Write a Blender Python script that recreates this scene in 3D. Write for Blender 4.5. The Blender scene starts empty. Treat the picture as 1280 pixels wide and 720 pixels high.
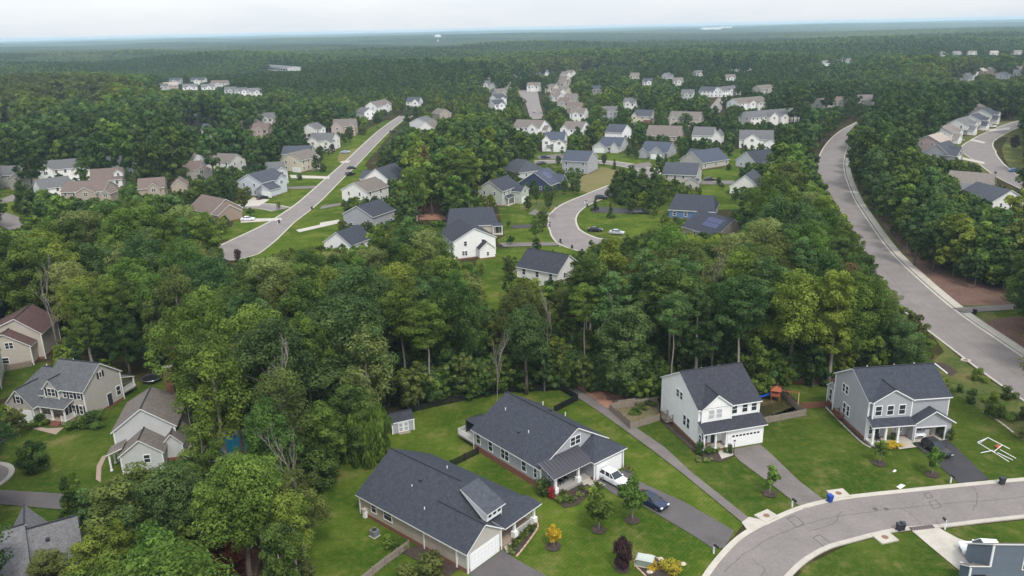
import bpy, bmesh, math, random
import numpy as np
from mathutils import Vector, Matrix

sc = bpy.context.scene
# ------------------------------------------------------------------ camera
CAMH = 62.0; FPX = 1000.0
PITCH = math.atan(325/1000); ROLL = math.atan(28/1280)
cp, sp = math.cos(PITCH), math.sin(PITCH); cr, sr = math.cos(ROLL), math.sin(ROLL)
cam_d = bpy.data.cameras.new('camera'); cam = bpy.data.objects.new('camera', cam_d)
sc.collection.objects.link(cam); sc.camera = cam
cam_d.sensor_width = 36; cam_d.lens = 36*FPX/1280; cam_d.clip_start = 0.5; cam_d.clip_end = 60000
Rv, Uv, Fv = Vector((1,0,0)), Vector((0,sp,cp)), Vector((0,cp,-sp))
X = Rv*cr - Uv*sr; Y = Rv*sr + Uv*cr; Z = -Fv
M = Matrix((X, Y, Z)).transposed().to_4x4(); M.translation = Vector((0,0,CAMH)); cam.matrix_world = M
# ------------------------------------------------------------------ light
SUN_EL, SUN_AZ = 54, 158            # azimuth clockwise from +Y (the way the camera looks)
w = bpy.data.worlds.new('World'); sc.world = w; w.use_nodes = True
nt = w.node_tree; nt.nodes.clear()
def N(tree, typ, **kw):
    n = tree.nodes.new(typ)
    for k, v in kw.items():
        if k == 'inp':
            for i, val in v.items(): n.inputs[i].default_value = val
        else: setattr(n, k, v)
    return n
sky = N(nt, 'ShaderNodeTexSky', sky_type='NISHITA', sun_disc=False, sun_elevation=math.radians(SUN_EL),
        sun_rotation=math.radians(SUN_AZ), air_density=1.0, dust_density=2.0, ozone_density=1.0)
bg1 = N(nt, 'ShaderNodeBackground', inp={'Strength':0.05}); nt.links.new(sky.outputs[0], bg1.inputs[0])
tc = N(nt, 'ShaderNodeTexCoord'); mp = N(nt, 'ShaderNodeMapping'); mp.inputs['Scale'].default_value = (1.2,1.2,7)
nt.links.new(tc.outputs['Generated'], mp.inputs[0])
ns = N(nt, 'ShaderNodeTexNoise', inp={'Scale':1.7,'Detail':6.0,'Roughness':0.6}); nt.links.new(mp.outputs[0], ns.inputs['Vector'])
rp = N(nt, 'ShaderNodeValToRGB'); nt.links.new(ns.outputs[0], rp.inputs[0])
rp.color_ramp.elements[0].position = .35; rp.color_ramp.elements[0].color = (.76,.82,.90,1)
rp.color_ramp.elements[1].position = .65; rp.color_ramp.elements[1].color = (.93,.945,.97,1)
bg2 = N(nt, 'ShaderNodeBackground', inp={'Strength':0.80}); nt.links.new(rp.outputs[0], bg2.inputs[0])
# an overcast sky grows brighter from the horizon to the zenith
sx = N(nt, 'ShaderNodeSeparateXYZ'); nt.links.new(tc.outputs['Generated'], sx.inputs[0])
gr = N(nt, 'ShaderNodeMapRange', inp={1:0.0,2:1.0,3:.88,4:1.72}); nt.links.new(sx.outputs[2], gr.inputs[0]); nt.links.new(gr.outputs[0], bg2.inputs['Strength'])
add = N(nt, 'ShaderNodeAddShader'); nt.links.new(bg1.outputs[0], add.inputs[0]); nt.links.new(bg2.outputs[0], add.inputs[1])
wo = N(nt, 'ShaderNodeOutputWorld'); nt.links.new(add.outputs[0], wo.inputs[0])
sd = bpy.data.lights.new('sun', 'SUN'); sd.energy = 2.4; sd.angle = math.radians(10); sd.color = (1,.95,.87)
sun = bpy.data.objects.new('sun', sd); sc.collection.objects.link(sun)
az, el = math.radians(SUN_AZ), math.radians(SUN_EL)
sdir = Vector((math.sin(az)*math.cos(el), math.cos(az)*math.cos(el), math.sin(el)))
sun.rotation_euler = sdir.to_track_quat('Z','Y').to_euler()
sc.view_settings.view_transform = 'Standard'; sc.view_settings.look = 'None'
sc.view_settings.exposure = 0.0; sc.view_settings.gamma = 1.0; sc.view_settings.use_curve_mapping = False
HAZE = 0.00010
sc.cycles.volume_step_rate = 4.0; sc.cycles.volume_bounces = 2; sc.cycles.max_bounces = 6
sc.cycles.diffuse_bounces = 3; sc.cycles.transparent_max_bounces = 4

# ------------------------------------------------------------------ survey: a point of the photograph -> metres on the ground
def G(px, py, z=0.0):
    u0, v0 = px-640, py-360
    u = u0*cr - v0*sr; v = u0*sr + v0*cr
    t = (z-CAMH)/(-FPX*sp - v*cp)
    return (u*t, (FPX*cp - v*sp)*t)
def PJ(x, y, z):
    z = z-CAMH; f = y*cp - z*sp
    u = x/f*FPX; v = -(y*sp+z*cp)/f*FPX
    return u*cr+v*sr+640, -u*sr+v*cr+360

# ------------------------------------------------------------------ materials
MATS = {}
def mat(name, col, rough=.8, var=.12, vscale=3.0, bump=0.0, bscale=20, metallic=0, spec=.3, kind=None, col2=None, **kw):
    if name in MATS: return MATS[name]
    m = bpy.data.materials.new(name); m.use_nodes = True; t = m.node_tree; b = t.nodes['Principled BSDF']
    b.inputs['Roughness'].default_value = rough; b.inputs['Metallic'].default_value = metallic
    b.inputs['Specular IOR Level'].default_value = spec
    c = N(t, 'ShaderNodeTexCoord'); src = c.outputs['Object']
    if kind == 'world':
        g = N(t, 'ShaderNodeNewGeometry'); src = g.outputs['Position']
    n = N(t, 'ShaderNodeTexNoise', inp={'Scale':vscale,'Detail':5.0,'Roughness':.6}); t.links.new(src, n.inputs['Vector'])
    mr = N(t, 'ShaderNodeMapRange', inp={1:.3,2:.7}); t.links.new(n.outputs[0], mr.inputs[0])
    mx = N(t, 'ShaderNodeMix', data_type='RGBA')
    a = tuple(max(0,x*(1-var)) for x in col)+(1,); d = tuple(x*(1+var) for x in col)+(1,)
    if col2: a, d = tuple(col)+(1,), tuple(col2)+(1,)
    mx.inputs[6].default_value = a; mx.inputs[7].default_value = d
    t.links.new(mr.outputs[0], mx.inputs[0]); out = mx.outputs[2]
    if 'fine' in kw:                       # second, finer speckle (fine = (scale, amount))
        n2 = N(t, 'ShaderNodeTexNoise', inp={'Scale':kw['fine'][0],'Detail':3.0}); t.links.new(src, n2.inputs['Vector'])
        m2 = N(t, 'ShaderNodeMapRange', inp={1:.3,2:.7,3:1-kw['fine'][1],4:1+kw['fine'][1]}); t.links.new(n2.outputs[0], m2.inputs[0])
        v = N(t, 'ShaderNodeVectorMath', operation='SCALE'); t.links.new(out, v.inputs[0]); t.links.new(m2.outputs[0], v.inputs['Scale']); out = v.outputs[0]
    if 'rows' in kw:                       # siding boards / shingle rows: (axis, period, depth)
        ax, per, dep = kw['rows']
        s = N(t, 'ShaderNodeSeparateXYZ'); t.links.new(c.outputs['Object'], s.inputs[0])
        f = N(t, 'ShaderNodeMath', operation='MULTIPLY', inp={1:1/per}); t.links.new(s.outputs[ax], f.inputs[0])
        fr = N(t, 'ShaderNodeMath', operation='FRACT'); t.links.new(f.outputs[0], fr.inputs[0])
        if dep:
            bp = N(t, 'ShaderNodeBump', inp={'Strength':.5,'Distance':dep}); t.links.new(fr.outputs[0], bp.inputs['Height'])
            t.links.new(bp.outputs[0], b.inputs['Normal'])
    elif bump:
        n3 = N(t, 'ShaderNodeTexNoise', inp={'Scale':bscale,'Detail':4.0}); t.links.new(src, n3.inputs['Vector'])
        bp = N(t, 'ShaderNodeBump', inp={'Strength':.6,'Distance':bump}); t.links.new(n3.outputs[0], bp.inputs['Height'])
        t.links.new(bp.outputs[0], b.inputs['Normal'])
    t.links.new(out, b.inputs['Base Color']); MATS[name] = m
    return m
def siding(name, col): return mat(name, col, .65, .04, 1.5, rows=(2,.18,.02), fine=(.7,.03))
def shingle(name, col): return mat(name, col, .95, .16, 1.6, fine=(5,.24), bump=.02, bscale=12, spec=.1)
white   = mat('white_trim', (.78,.78,.77), .5, .03)
glass   = mat('window_glass', (.03,.036,.045), .15, .3, .7, spec=.4)
blinds  = mat('window_blind', (.42,.43,.43), .5, .1, 2)
brick   = mat('brick', (.20,.085,.06), .9, .3, 8, bump=.01)
brick_t = mat('tan_brick', (.30,.23,.18), .9, .2, 8, bump=.01)
concrete= mat('concrete', (.42,.385,.33), .9, .1, .6, fine=(6,.08), kind='world')
asphalt = mat('asphalt', (.195,.172,.160), .92, .12, .22, fine=(2.5,.09), kind='world')
asph_d  = mat('dark_asphalt', (.10,.09,.09), .92, .15, .3, fine=(5,.08), kind='world')
asph_b  = mat('fresh_asphalt', (.045,.043,.047), .85, .15, .3, fine=(5,.1), kind='world')
asph_m  = mat('path_asphalt', (.15,.132,.122), .92, .15, .3, fine=(5,.08), kind='world')
mulch   = mat('mulch', (.055,.04,.033), 1, .35, 2, bump=.05, bscale=8, kind='world')
wood_g  = mat('weathered_wood', (.25,.21,.17), .9, .2, 3)
wood_r  = mat('stained_wood', (.17,.07,.045), .85, .2, 3)
wood_o  = mat('orange_wood', (.30,.085,.04), .8, .15, 3)
blackm  = mat('black_metal', (.015,.015,.017), .5, .1)
tyre    = mat('tyre_rubber', (.02,.02,.02), .8, .1)
chrome  = mat('wheel_rim', (.45,.45,.47), .3, .05, metallic=.8)
lampg   = mat('lamp_glass', (.75,.75,.75), .15, .05, spec=.6)
redlamp = mat('red_lamp', (.35,.02,.02), .2, .05)
bark    = mat('bark', (.11,.09,.075), .95, .3, 4, bump=.03, bscale=9)
bark_p  = mat('pale_bark', (.27,.235,.20), .95, .2, 4, bump=.03, bscale=9)
deadw   = mat('dead_wood', (.25,.22,.19), .95, .15, 4)
bed_mix = mat('dry_bed', (.17,.13,.085), 1, .3, .4, fine=(3,.25), kind='world', col2=(.11,.105,.04), bump=.06, bscale=3)
stone   = mat('pale_stone', (.48,.42,.33), .9, .2, 3)
blue_p  = mat('blue_plastic', (.01,.05,.30), .4, .05)
dark_p  = mat('dark_plastic', (.035,.038,.05), .5, .05)
solar   = mat('solar_panel', (.02,.025,.09), .2, .1, spec=.6)
metalr  = mat('metal_roof', (.052,.049,.060), .55, .06)
deckm   = mat('deck_floor', (.33,.31,.29), .8, .1)
# grass: patches of yellow and deep green, faint mowing stripes
def grass_mat(name, c1, c2, c3, stripe=0, ang=0):
    m = bpy.data.materials.new(name); m.use_nodes = True; t = m.node_tree; b = t.nodes['Principled BSDF']
    b.inputs['Roughness'].default_value = 1; b.inputs['Specular IOR Level'].default_value = 0
    g = N(t, 'ShaderNodeNewGeometry')
    n1 = N(t, 'ShaderNodeTexNoise', inp={'Scale':.085,'Detail':4.0,'Roughness':.65}); n2 = N(t, 'ShaderNodeTexNoise', inp={'Scale':.9,'Detail':6.0,'Roughness':.7})
    n3 = N(t, 'ShaderNodeTexNoise', inp={'Scale':6.0,'Detail':4.0,'Roughness':.7})
    for n in (n1,n2,n3): t.links.new(g.outputs['Position'], n.inputs['Vector'])
    r1 = N(t, 'ShaderNodeMapRange', inp={1:.4,2:.62}); t.links.new(n1.outputs[0], r1.inputs[0])
    r2 = N(t, 'ShaderNodeMapRange', inp={1:.45,2:.72}); t.links.new(n2.outputs[0], r2.inputs[0])
    a = N(t, 'ShaderNodeMix', data_type='RGBA'); a.inputs[6].default_value=c1+(1,); a.inputs[7].default_value=c2+(1,); t.links.new(r1.outputs[0], a.inputs[0])
    k = N(t, 'ShaderNodeMath', operation='MULTIPLY', inp={1:.55}); t.links.new(r2.outputs[0], k.inputs[0])
    c = N(t, 'ShaderNodeMix', data_type='RGBA'); t.links.new(a.outputs[2], c.inputs[6]); c.inputs[7].default_value=c3+(1,); t.links.new(k.outputs[0], c.inputs[0])
    n5 = N(t, 'ShaderNodeTexNoise', inp={'Scale':.17,'Detail':7.0,'Roughness':.72}); t.links.new(g.outputs['Position'], n5.inputs['Vector'])
    r5 = N(t, 'ShaderNodeMapRange', inp={1:.54,2:.70,3:0,4:.75}); t.links.new(n5.outputs[0], r5.inputs[0])
    c5 = N(t, 'ShaderNodeMix', data_type='RGBA'); t.links.new(c.outputs[2], c5.inputs[6]); c5.inputs[7].default_value=(.17,.14,.06,1); t.links.new(r5.outputs[0], c5.inputs[0]); c = c5
    r3 = N(t, 'ShaderNodeMapRange', inp={1:.3,2:.7,3:.68,4:1.28}); t.links.new(n3.outputs[0], r3.inputs[0])
    out = r3.outputs[0]
    if stripe:
        mpp = N(t, 'ShaderNodeMapping'); mpp.inputs['Rotation'].default_value=(0,0,math.radians(ang)); t.links.new(g.outputs['Position'], mpp.inputs[0])
        wv = N(t, 'ShaderNodeTexWave', inp={'Scale':.62,'Distortion':1.5,'Detail':2.0,'Detail Scale':.6}); t.links.new(mpp.outputs[0], wv.inputs['Vector'])
        r4 = N(t, 'ShaderNodeMapRange', inp={1:0.,2:1.,3:1-stripe,4:1+stripe}); t.links.new(wv.outputs[1], r4.inputs[0])
        mm = N(t, 'ShaderNodeMath', operation='MULTIPLY'); t.links.new(out, mm.inputs[0]); t.links.new(r4.outputs[0], mm.inputs[1]); out = mm.outputs[0]
    v = N(t, 'ShaderNodeVectorMath', operation='SCALE'); t.links.new(c.outputs[2], v.inputs[0]); t.links.new(out, v.inputs['Scale'])
    t.links.new(v.outputs[0], b.inputs['Base Color'])
    bp = N(t, 'ShaderNodeBump', inp={'Strength':.7,'Distance':.06}); t.links.new(n3.outputs[0], bp.inputs['Height']); t.links.new(bp.outputs[0], b.inputs['Normal'])
    return m
grass   = grass_mat('lawn_grass', (.036,.074,.008), (.080,.120,.014), (.145,.138,.036), .06, 40)
grass2  = grass_mat('mown_grass', (.031,.064,.008), (.066,.098,.014), (.13,.122,.036), .06, -60)
grass_y = grass_mat('dry_grass', (.17,.14,.07), (.13,.14,.045), (.24,.18,.10))
grass_m = grass_mat('verge_grass', (.055,.085,.02), (.12,.12,.04), (.17,.14,.07), .12, -38)
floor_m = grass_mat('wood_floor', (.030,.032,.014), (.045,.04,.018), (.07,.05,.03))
clay    = mat('red_clay', (.30,.12,.07), 1, .2, .3, fine=(2,.12), kind='world', col2=(.33,.21,.14))
soil    = mat('red_brown_soil', (.13,.075,.055), 1, .2, .25, fine=(2,.2), kind='world', bump=.08, bscale=2)

def leaf_mat(name, ca, cb):
    m = bpy.data.materials.new(name); m.use_nodes = True; t = m.node_tree; b = t.nodes['Principled BSDF']
    b.inputs['Roughness'].default_value = .8; b.inputs['Specular IOR Level'].default_value = .08
    a = N(t, 'ShaderNodeAttribute', attribute_name='tint'); o = N(t, 'ShaderNodeObjectInfo')
    mx = N(t, 'ShaderNodeMix', data_type='RGBA'); mx.inputs[6].default_value=ca+(1,); mx.inputs[7].default_value=cb+(1,)
    t.links.new(a.outputs['Fac'], mx.inputs[0])
    hs = N(t, 'ShaderNodeHueSaturation')
    h = N(t, 'ShaderNodeMapRange', inp={3:.476,4:.506}); t.links.new(o.outputs['Random'], h.inputs[0])
    q = N(t, 'ShaderNodeMath', operation='MULTIPLY', inp={1:7.31}); t.links.new(o.outputs['Random'], q.inputs[0])
    q2 = N(t, 'ShaderNodeMath', operation='FRACT'); t.links.new(q.outputs[0], q2.inputs[0])
    v = N(t, 'ShaderNodeMapRange', inp={3:.88,4:1.42}); t.links.new(q2.outputs[0], v.inputs[0])
    t.links.new(h.outputs[0], hs.inputs['Hue']); t.links.new(v.outputs[0], hs.inputs['Value']); t.links.new(mx.outputs[2], hs.inputs['Color'])
    t.links.new(hs.outputs[0], b.inputs['Base Color'])
    tr = N(t, 'ShaderNodeBsdfTranslucent'); t.links.new(hs.outputs[0], tr.inputs[0])
    ms = N(t, 'ShaderNodeMixShader', inp={0:.28}); t.links.new(b.outputs[0], ms.inputs[1]); t.links.new(tr.outputs[0], ms.inputs[2])
    t.links.new(ms.outputs[0], t.nodes['Material Output'].inputs[0]); return m
LEAF = dict(
 dark   = leaf_mat('dark_green_leaves', (.015,.037,.009), (.092,.158,.034)),
 mid    = leaf_mat('green_leaves', (.028,.060,.010), (.135,.22,.040)),
 bright = leaf_mat('bright_green_leaves', (.055,.095,.012), (.20,.26,.045)),
 blue   = leaf_mat('blue_green_leaves', (.019,.048,.014), (.105,.18,.054)),
 olive  = leaf_mat('olive_leaves', (.034,.052,.014), (.125,.16,.04)),
 pale   = leaf_mat('pale_green_leaves', (.10,.13,.035), (.20,.235,.075)),
 brown  = leaf_mat('brown_leaves', (.10,.075,.03), (.16,.12,.055)),
 yellow = leaf_mat('yellow_leaves', (.35,.25,.02), (.55,.42,.03)),
 lime   = leaf_mat('lime_leaves', (.30,.30,.03), (.48,.45,.05)),
 purple = leaf_mat('purple_leaves', (.025,.012,.014), (.07,.035,.035)),
 red    = leaf_mat('red_leaves', (.15,.025,.02), (.30,.06,.04)),
 rust   = leaf_mat('rust_leaves', (.12,.035,.02), (.22,.07,.035)))

# ------------------------------------------------------------------ mesh helpers
C = sc.collection
class MB:
    def __init__(s): s.v=[]; s.f=[]; s.m=[]
    def quad(s, pts, m=0): i=len(s.v); s.v+= [tuple(p) for p in pts]; s.f.append(tuple(range(i,i+len(pts)))); s.m.append(m)
    def box(s, x0,x1,y0,y1,z0,z1, m=0, skip_bottom=False):
        i=len(s.v); s.v += [(x0,y0,z0),(x1,y0,z0),(x1,y1,z0),(x0,y1,z0),(x0,y0,z1),(x1,y0,z1),(x1,y1,z1),(x0,y1,z1)]
        F=[(4,5,6,7),(0,1,5,4),(1,2,6,5),(2,3,7,6),(3,0,4,7)]
        if not skip_bottom: F.append((3,2,1,0))
        s.f += [tuple(i+k for k in f) for f in F]; s.m += [m]*len(F); return s
    def prism(s, poly, z0, z1, m=0, bottom=True):
        n=len(poly); i=len(s.v); a=sum(poly[k][0]*poly[(k+1)%n][1]-poly[(k+1)%n][0]*poly[k][1] for k in range(n))
        if a<0: poly=poly[::-1]
        s.v += [(p[0],p[1],z0) for p in poly]+[(p[0],p[1],z1) for p in poly]
        s.f.append(tuple(range(i+n,i+2*n))); s.m.append(m)
        if bottom: s.f.append(tuple(range(i+n-1,i-1,-1))); s.m.append(m)
        for k in range(n): s.f.append((i+k,i+(k+1)%n,i+n+(k+1)%n,i+n+k)); s.m.append(m)
        return s
    def tube(s, pts, rad, n=6, m=0, cap=True):
        pts=[Vector(p) for p in pts]; i0=len(s.v)
        if not hasattr(rad,'__len__'): rad=[rad]*len(pts)
        for k,p in enumerate(pts):
            d=(pts[min(k+1,len(pts)-1)]-pts[max(k-1,0)]).normalized()
            a=d.orthogonal().normalized() if abs(d.z)<.95 else Vector((1,0,0)); a=(a-d*a.dot(d)).normalized(); b=d.cross(a)
            for j in range(n):
                t=2*math.pi*j/n; s.v.append(tuple(p+(a*math.cos(t)+b*math.sin(t))*rad[k]))
        for k in range(len(pts)-1):
            for j in range(n):
                a0=i0+k*n+j; a1=i0+k*n+(j+1)%n; s.f.append((a0,a1,a1+n,a0+n)); s.m.append(m)
        if cap:
            s.f.append(tuple(i0+(len(pts)-1)*n+j for j in range(n))); s.m.append(m)
            s.f.append(tuple(i0+n-1-j for j in range(n))); s.m.append(m)
        return s
    def mesh(s, name, mats, smooth=False):
        me=bpy.data.meshes.new(name); me.from_pydata(s.v,[],s.f)
        for mm in (mats if isinstance(mats,(list,tuple)) else [mats]): me.materials.append(mm)
        if any(s.m): me.polygons.foreach_set('material_index', s.m)
        if smooth: me.polygons.foreach_set('use_smooth',[True]*len(s.f))
        me.update(); return me
    def build(s, name, mats, parent=None, loc=(0,0,0), rz=0, smooth=False): return put(name, s.mesh(name,mats,smooth), parent, loc, rz)
def put(name, me, parent=None, loc=(0,0,0), rz=0, scale=None):
    o=bpy.data.objects.new(name, me); C.objects.link(o); o.location=loc; o.rotation_euler=(0,0,rz)
    if scale: o.scale=scale
    if parent: o.parent=parent
    return o
def tag(o, label=None, cat=None, group=None, kind=None):
    if label: o['label']=label
    if cat: o['category']=cat
    if group: o['group']=group
    if kind: o['kind']=kind
    return o
def thing(name, label, cat, loc=(0,0,0), rz=0, group=None):
    if len(loc)==2: loc=(loc[0],loc[1],0)
    o=bpy.data.objects.new(name,None); C.objects.link(o); o.location=loc; o.rotation_euler=(0,0,rz); o.empty_display_size=.5
    return tag(o,label,cat,group)
def dup(root, label, loc=None, rz=None, scale=None, group=None):
    r=root.copy(); C.objects.link(r); r['label']=label
    if group: r['group']=group
    if loc is not None: r.location=loc if len(loc)==3 else (loc[0],loc[1],0)
    if rz is not None: r.rotation_euler=(0,0,rz)
    if scale: r.scale=scale
    for ch in list(root.children):
        c=ch.copy(); C.objects.link(c); c.parent=r
        for g in ch.children:
            d=g.copy(); C.objects.link(d); d.parent=c
    return r
def catmull(pts, n=8):
    P=[np.array(p,float) for p in pts]; P=[2*P[0]-P[1]]+P+[2*P[-1]-P[-2]]; out=[]
    for i in range(1,len(P)-2):
        a,b,c,d=P[i-1:i+3]
        for k in range(n):
            t=k/n; out.append(tuple(.5*(2*b+(c-a)*t+(2*a-5*b+4*c-d)*t*t+(3*b-a-3*c+d)*t**3)))
    out.append(tuple(P[-2])); return out
ZL={}
def sheet(name, poly_px, m, z, kind='structure', world=False):
    P=[(p if world else G(*p)) for p in poly_px]
    a=sum(P[k][0]*P[(k+1)%len(P)][1]-P[(k+1)%len(P)][0]*P[k][1] for k in range(len(P)))
    if a<0: P=P[::-1]
    bm=bmesh.new(); vs=[bm.verts.new((p[0],p[1],z)) for p in P]; f=bm.faces.new(vs); bmesh.ops.triangulate(bm,faces=[f])
    me=bpy.data.meshes.new(name); bm.to_mesh(me); bm.free(); me.materials.append(m)
    return tag(put(name,me),kind=kind)
def ribbon_mesh(mb, L, R, z, m=0):
    for k in range(len(L)-1): mb.quad([(L[k][0],L[k][1],z),(R[k][0],R[k][1],z),(R[k+1][0],R[k+1][1],z),(L[k+1][0],L[k+1][1],z)],m)
def offset(line, d):
    out=[]
    for k,p in enumerate(line):
        a=line[max(k-1,0)]; b=line[min(k+1,len(line)-1)]; dx,dy=b[0]-a[0],b[1]-a[1]; l=math.hypot(dx,dy) or 1
        out.append((p[0]-dy/l*d, p[1]+dx/l*d))
    return out
# ------------------------------------------------------------------ ground, lawns, roads
def big_ground():
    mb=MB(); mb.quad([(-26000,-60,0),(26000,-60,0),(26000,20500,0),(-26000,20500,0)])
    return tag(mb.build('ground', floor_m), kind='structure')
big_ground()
LAWNS = [
 ('lawn',grass,[(395,560),(470,545),(500,512),(560,497),(640,489),(705,481),(735,500),(862,589),(930,655),(890,700),(860,790),(430,790),(380,700),(375,620)]),
 ('lawn',grass2,[(787,531),(824,519),(900,525),(946,527),(1007,515),(995,507),(965,477),(1045,474),(1130,474),(1180,440),(1290,520),(1320,590),(1280,598),(1198,606),(1135,612),(1054,621),(1002,633),(935,655),(862,589)]),
 ('lawn',grass2,[(975,745),(1010,706),(1060,681),(1120,666),(1180,661),(1300,648),(1340,800),(960,800)]),
 ('lawn',grass2,[(-60,585),(-60,560),(0,540),(40,520),(110,500),(160,490),(175,500),(230,560),(236,600),(135,660),(-60,690)]),
 ('lawn',grass2,[(150,480),(235,470),(240,500),(170,505)]),
 ('lawn',grass2,[(-60,500),(-60,470),(0,462),(60,452),(70,470),(0,500)]),
 ('lawn',grass,[(285,300),(300,250),(345,215),(400,180),(450,165),(485,150),(506,149),(486,170),(458,203),(440,240),(436,280),(415,300),(380,325),(300,330)]),
 ('lawn',grass2,[(620,250),(655,192),(800,188),(940,186),(948,250),(900,262),(860,300),(770,305),(720,330),(640,330)]),
 ('lawn',grass_m,[(-20,232),(60,212),(240,212),(262,240),(240,262),(-20,300)]),
 ('lawn',grass,[(277,285),(345,279),(341,285),(320,293),(277,300)]),('lawn',grass,[(301,265),(343,264),(356,269),(350,273),(319,274),(301,272)]),
 ('lawn',grass,[(290,252),(350,230),(389,236),(365,251),(332,256),(303,258)]),('lawn',grass,[(355,223),(407,223),(393,233),(350,234)]),
 ('lawn',grass,[(385,216),(420,200),(428,206),(412,221)]),('lawn',grass_y,[(422,202),(424,190),(455,183),(455,186),(432,207)]),
 ('lawn',grass,[(374,284),(398,260),(424,253),(426,277)]),('lawn',grass,[(352,308),(372,290),(400,282),(418,290),(400,320),(360,330)]),
 ('lawn',grass,[(400,259),(426,238),(430,250),(424,261)]),('lawn',grass,[(438,222),(452,206),(460,210),(448,226)]),
 ('lawn',grass,[(636,262),(693,262),(687,278),(640,279)]),('lawn',grass,[(622,300),(650,284),(687,286),(697,304),(624,306)]),
 ('lawn',grass,[(600,312),(713,308),(720,330),(700,372),(655,400),(640,440),(600,440),(560,380),(590,350)]),
 ('lawn',grass,[(718,275),(734,264),(800,266),(860,272),(900,290),(830,300),(770,294),(732,288)]),
 ('lawn',grass_m,[(650,250),(735,252),(700,262),(650,262)]),('lawn',grass_y,[(705,232),(751,209),(795,216),(781,228),(738,242)]),
 ('lawn',grass,[(648,190),(700,190),(700,200),(665,201)]),('lawn',grass,[(748,192),(815,200),(815,208),(750,202)]),
 ('lawn',grass_m,[(798,206),(832,204),(840,218),(812,224)]),
 ('lawn',grass,[(874,214),(935,207),(918,226),(874,226)]),('lawn',grass,[(872,231),(915,232),(905,246),(872,245)]),
 ('lawn',grass,[(860,192),(925,186),(945,205),(905,207),(870,203)]),('lawn',grass,[(904,250),(960,250),(960,262),(900,262)]),
 ('lawn',grass_m,[(1180,196),(1190,176),(1215,166),(1250,152),(1300,150),(1300,168),(1250,172),(1225,192),(1245,232),(1300,262),(1300,300),(1240,300),(1200,240)]),
 ('lawn',grass_m,[(1300,160),(1262,168),(1252,186),(1256,200),(1270,222),(1300,240)]),
 ('lawn',grass,[(0,236),(30,232),(40,262),(34,280),(0,290),(-20,290),(-20,236)]),
 ('verge',grass_m,[(1065,190),(1072,188),(1084,222),(1118,270),(1158,315),(1196,352),(1230,372),(1300,383),(1340,420),(1340,520),(1290,462),(1225,404),(1150,346),(1090,280),(1064,236)]),
 ('verge',grass_m,[(1180,440),(1165,418),(1205,452),(1240,478),(1290,508),(1340,535),(1340,610),(1290,560),(1215,505),(1150,468)]),
 ('lawn',grass2,[(1240,388),(1300,384),(1300,440),(1262,420)]),
]
zl=.02
for n,m,poly in LAWNS: sheet(n,poly,m,zl); zl+=.0015
sheet('soil_bank',[(1070,190),(1075,189),(1098,225),(1135,270),(1180,318),(1225,345),(1300,352),(1300,381),(1200,382),(1172,363),(1140,330),(1100,275),(1078,232)],soil,.075)
sheet('soil_bed',[(1232,402),(1262,396),(1300,396),(1300,440),(1272,432),(1248,424)],soil,.08)
sheet('clay_patch',[(538,239),(550,240),(548,256),(560,275),(525,275),(518,266),(531,256)],clay,.08)
sheet('clay_path',[(697,474),(712,474),(750,488),(768,505),(760,512),(744,500),(720,484)],clay,.08)
sheet('clay_patch',[(712,480),(820,476),(850,492),(765,506)],soil,.07)
sheet('clay_patch',[(235,668),(262,668),(330,690),(320,720),(240,720)],soil,.08)
# ---- asphalt with kerbs
KERB=MB()
def kerb_line(line, width, side, h=.11):
    """a rolled kerb lying on the inner side of line; each stretch its own solid"""
    inn=offset(line, side*width)
    for k in range(len(line)-1):
        a,b,c,d=line[k],line[k+1],inn[k+1],inn[k]
        i=len(KERB.v); KERB.v+=[(a[0],a[1],0),(b[0],b[1],0),(c[0],c[1],0),(d[0],d[1],0),(a[0],a[1],h+.06),(b[0],b[1],h+.06),(c[0],c[1],.10),(d[0],d[1],.10)]
        for f in ((4,5,6,7),(0,1,5,4),(3,2,6,7)): KERB.f.append(tuple(i+j for j in f)); KERB.m.append(0)
ROADS=[]                                # centre lines with half widths, to keep trees off
def road(name, cpx, half, m=asphalt, z=.09, kerb=.55, lkerb=True, rkerb=True):
    c=catmull([G(*p) for p in cpx],8)
    if not hasattr(half,'__len__'): hw=[half]*len(c)
    else: hw=list(np.interp(np.linspace(0,1,len(c)),np.linspace(0,1,len(half)),half))
    L=[offset(c,hw[k])[k] for k in range(len(c))]; R=[offset(c,-hw[k])[k] for k in range(len(c))]
    mb=MB(); ribbon_mesh(mb,L,R,z); tag(mb.build(name,m),kind='structure')
    if kerb:
        if lkerb: kerb_line(L,kerb,-1)
        if rkerb: kerb_line(R,kerb,1)
    ROADS.append((c,max(hw)))
    return c,L,R
top=catmull([G(*p) for p in [(866,745),(880,717),(905,686),(930,665),(965,647.5),(1002,632.6),(1054,621),(1135,612),(1198,605.5),(1280,598),(1400,590)]],6)
bot=catmull([G(*p) for p in [(968,752),(985,727),(1008,704),(1035,688),(1060,680),(1120,665.5),(1180,660),(1230,654),(1280,648.5),(1330,643),(1420,634)]],6)
mb=MB(); ribbon_mesh(mb,top,bot,.09); tag(mb.build('street',asphalt),kind='structure')
kerb_line(top,.75,-1); kerb_line(bot,.75,1)
ROADS.append(([((a[0]+b[0])/2,(a[1]+b[1])/2) for a,b in zip(top,bot)],6))
pc,pL,pR=road('parkway',[(1085,152),(1062,165),(1045,184),(1038,208),(1045,242),(1060,272),(1085,312),(1120,350),(1165,391),(1215,428),(1270,467),(1340,512),(1440,570)],5.9,z=.095)
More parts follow.
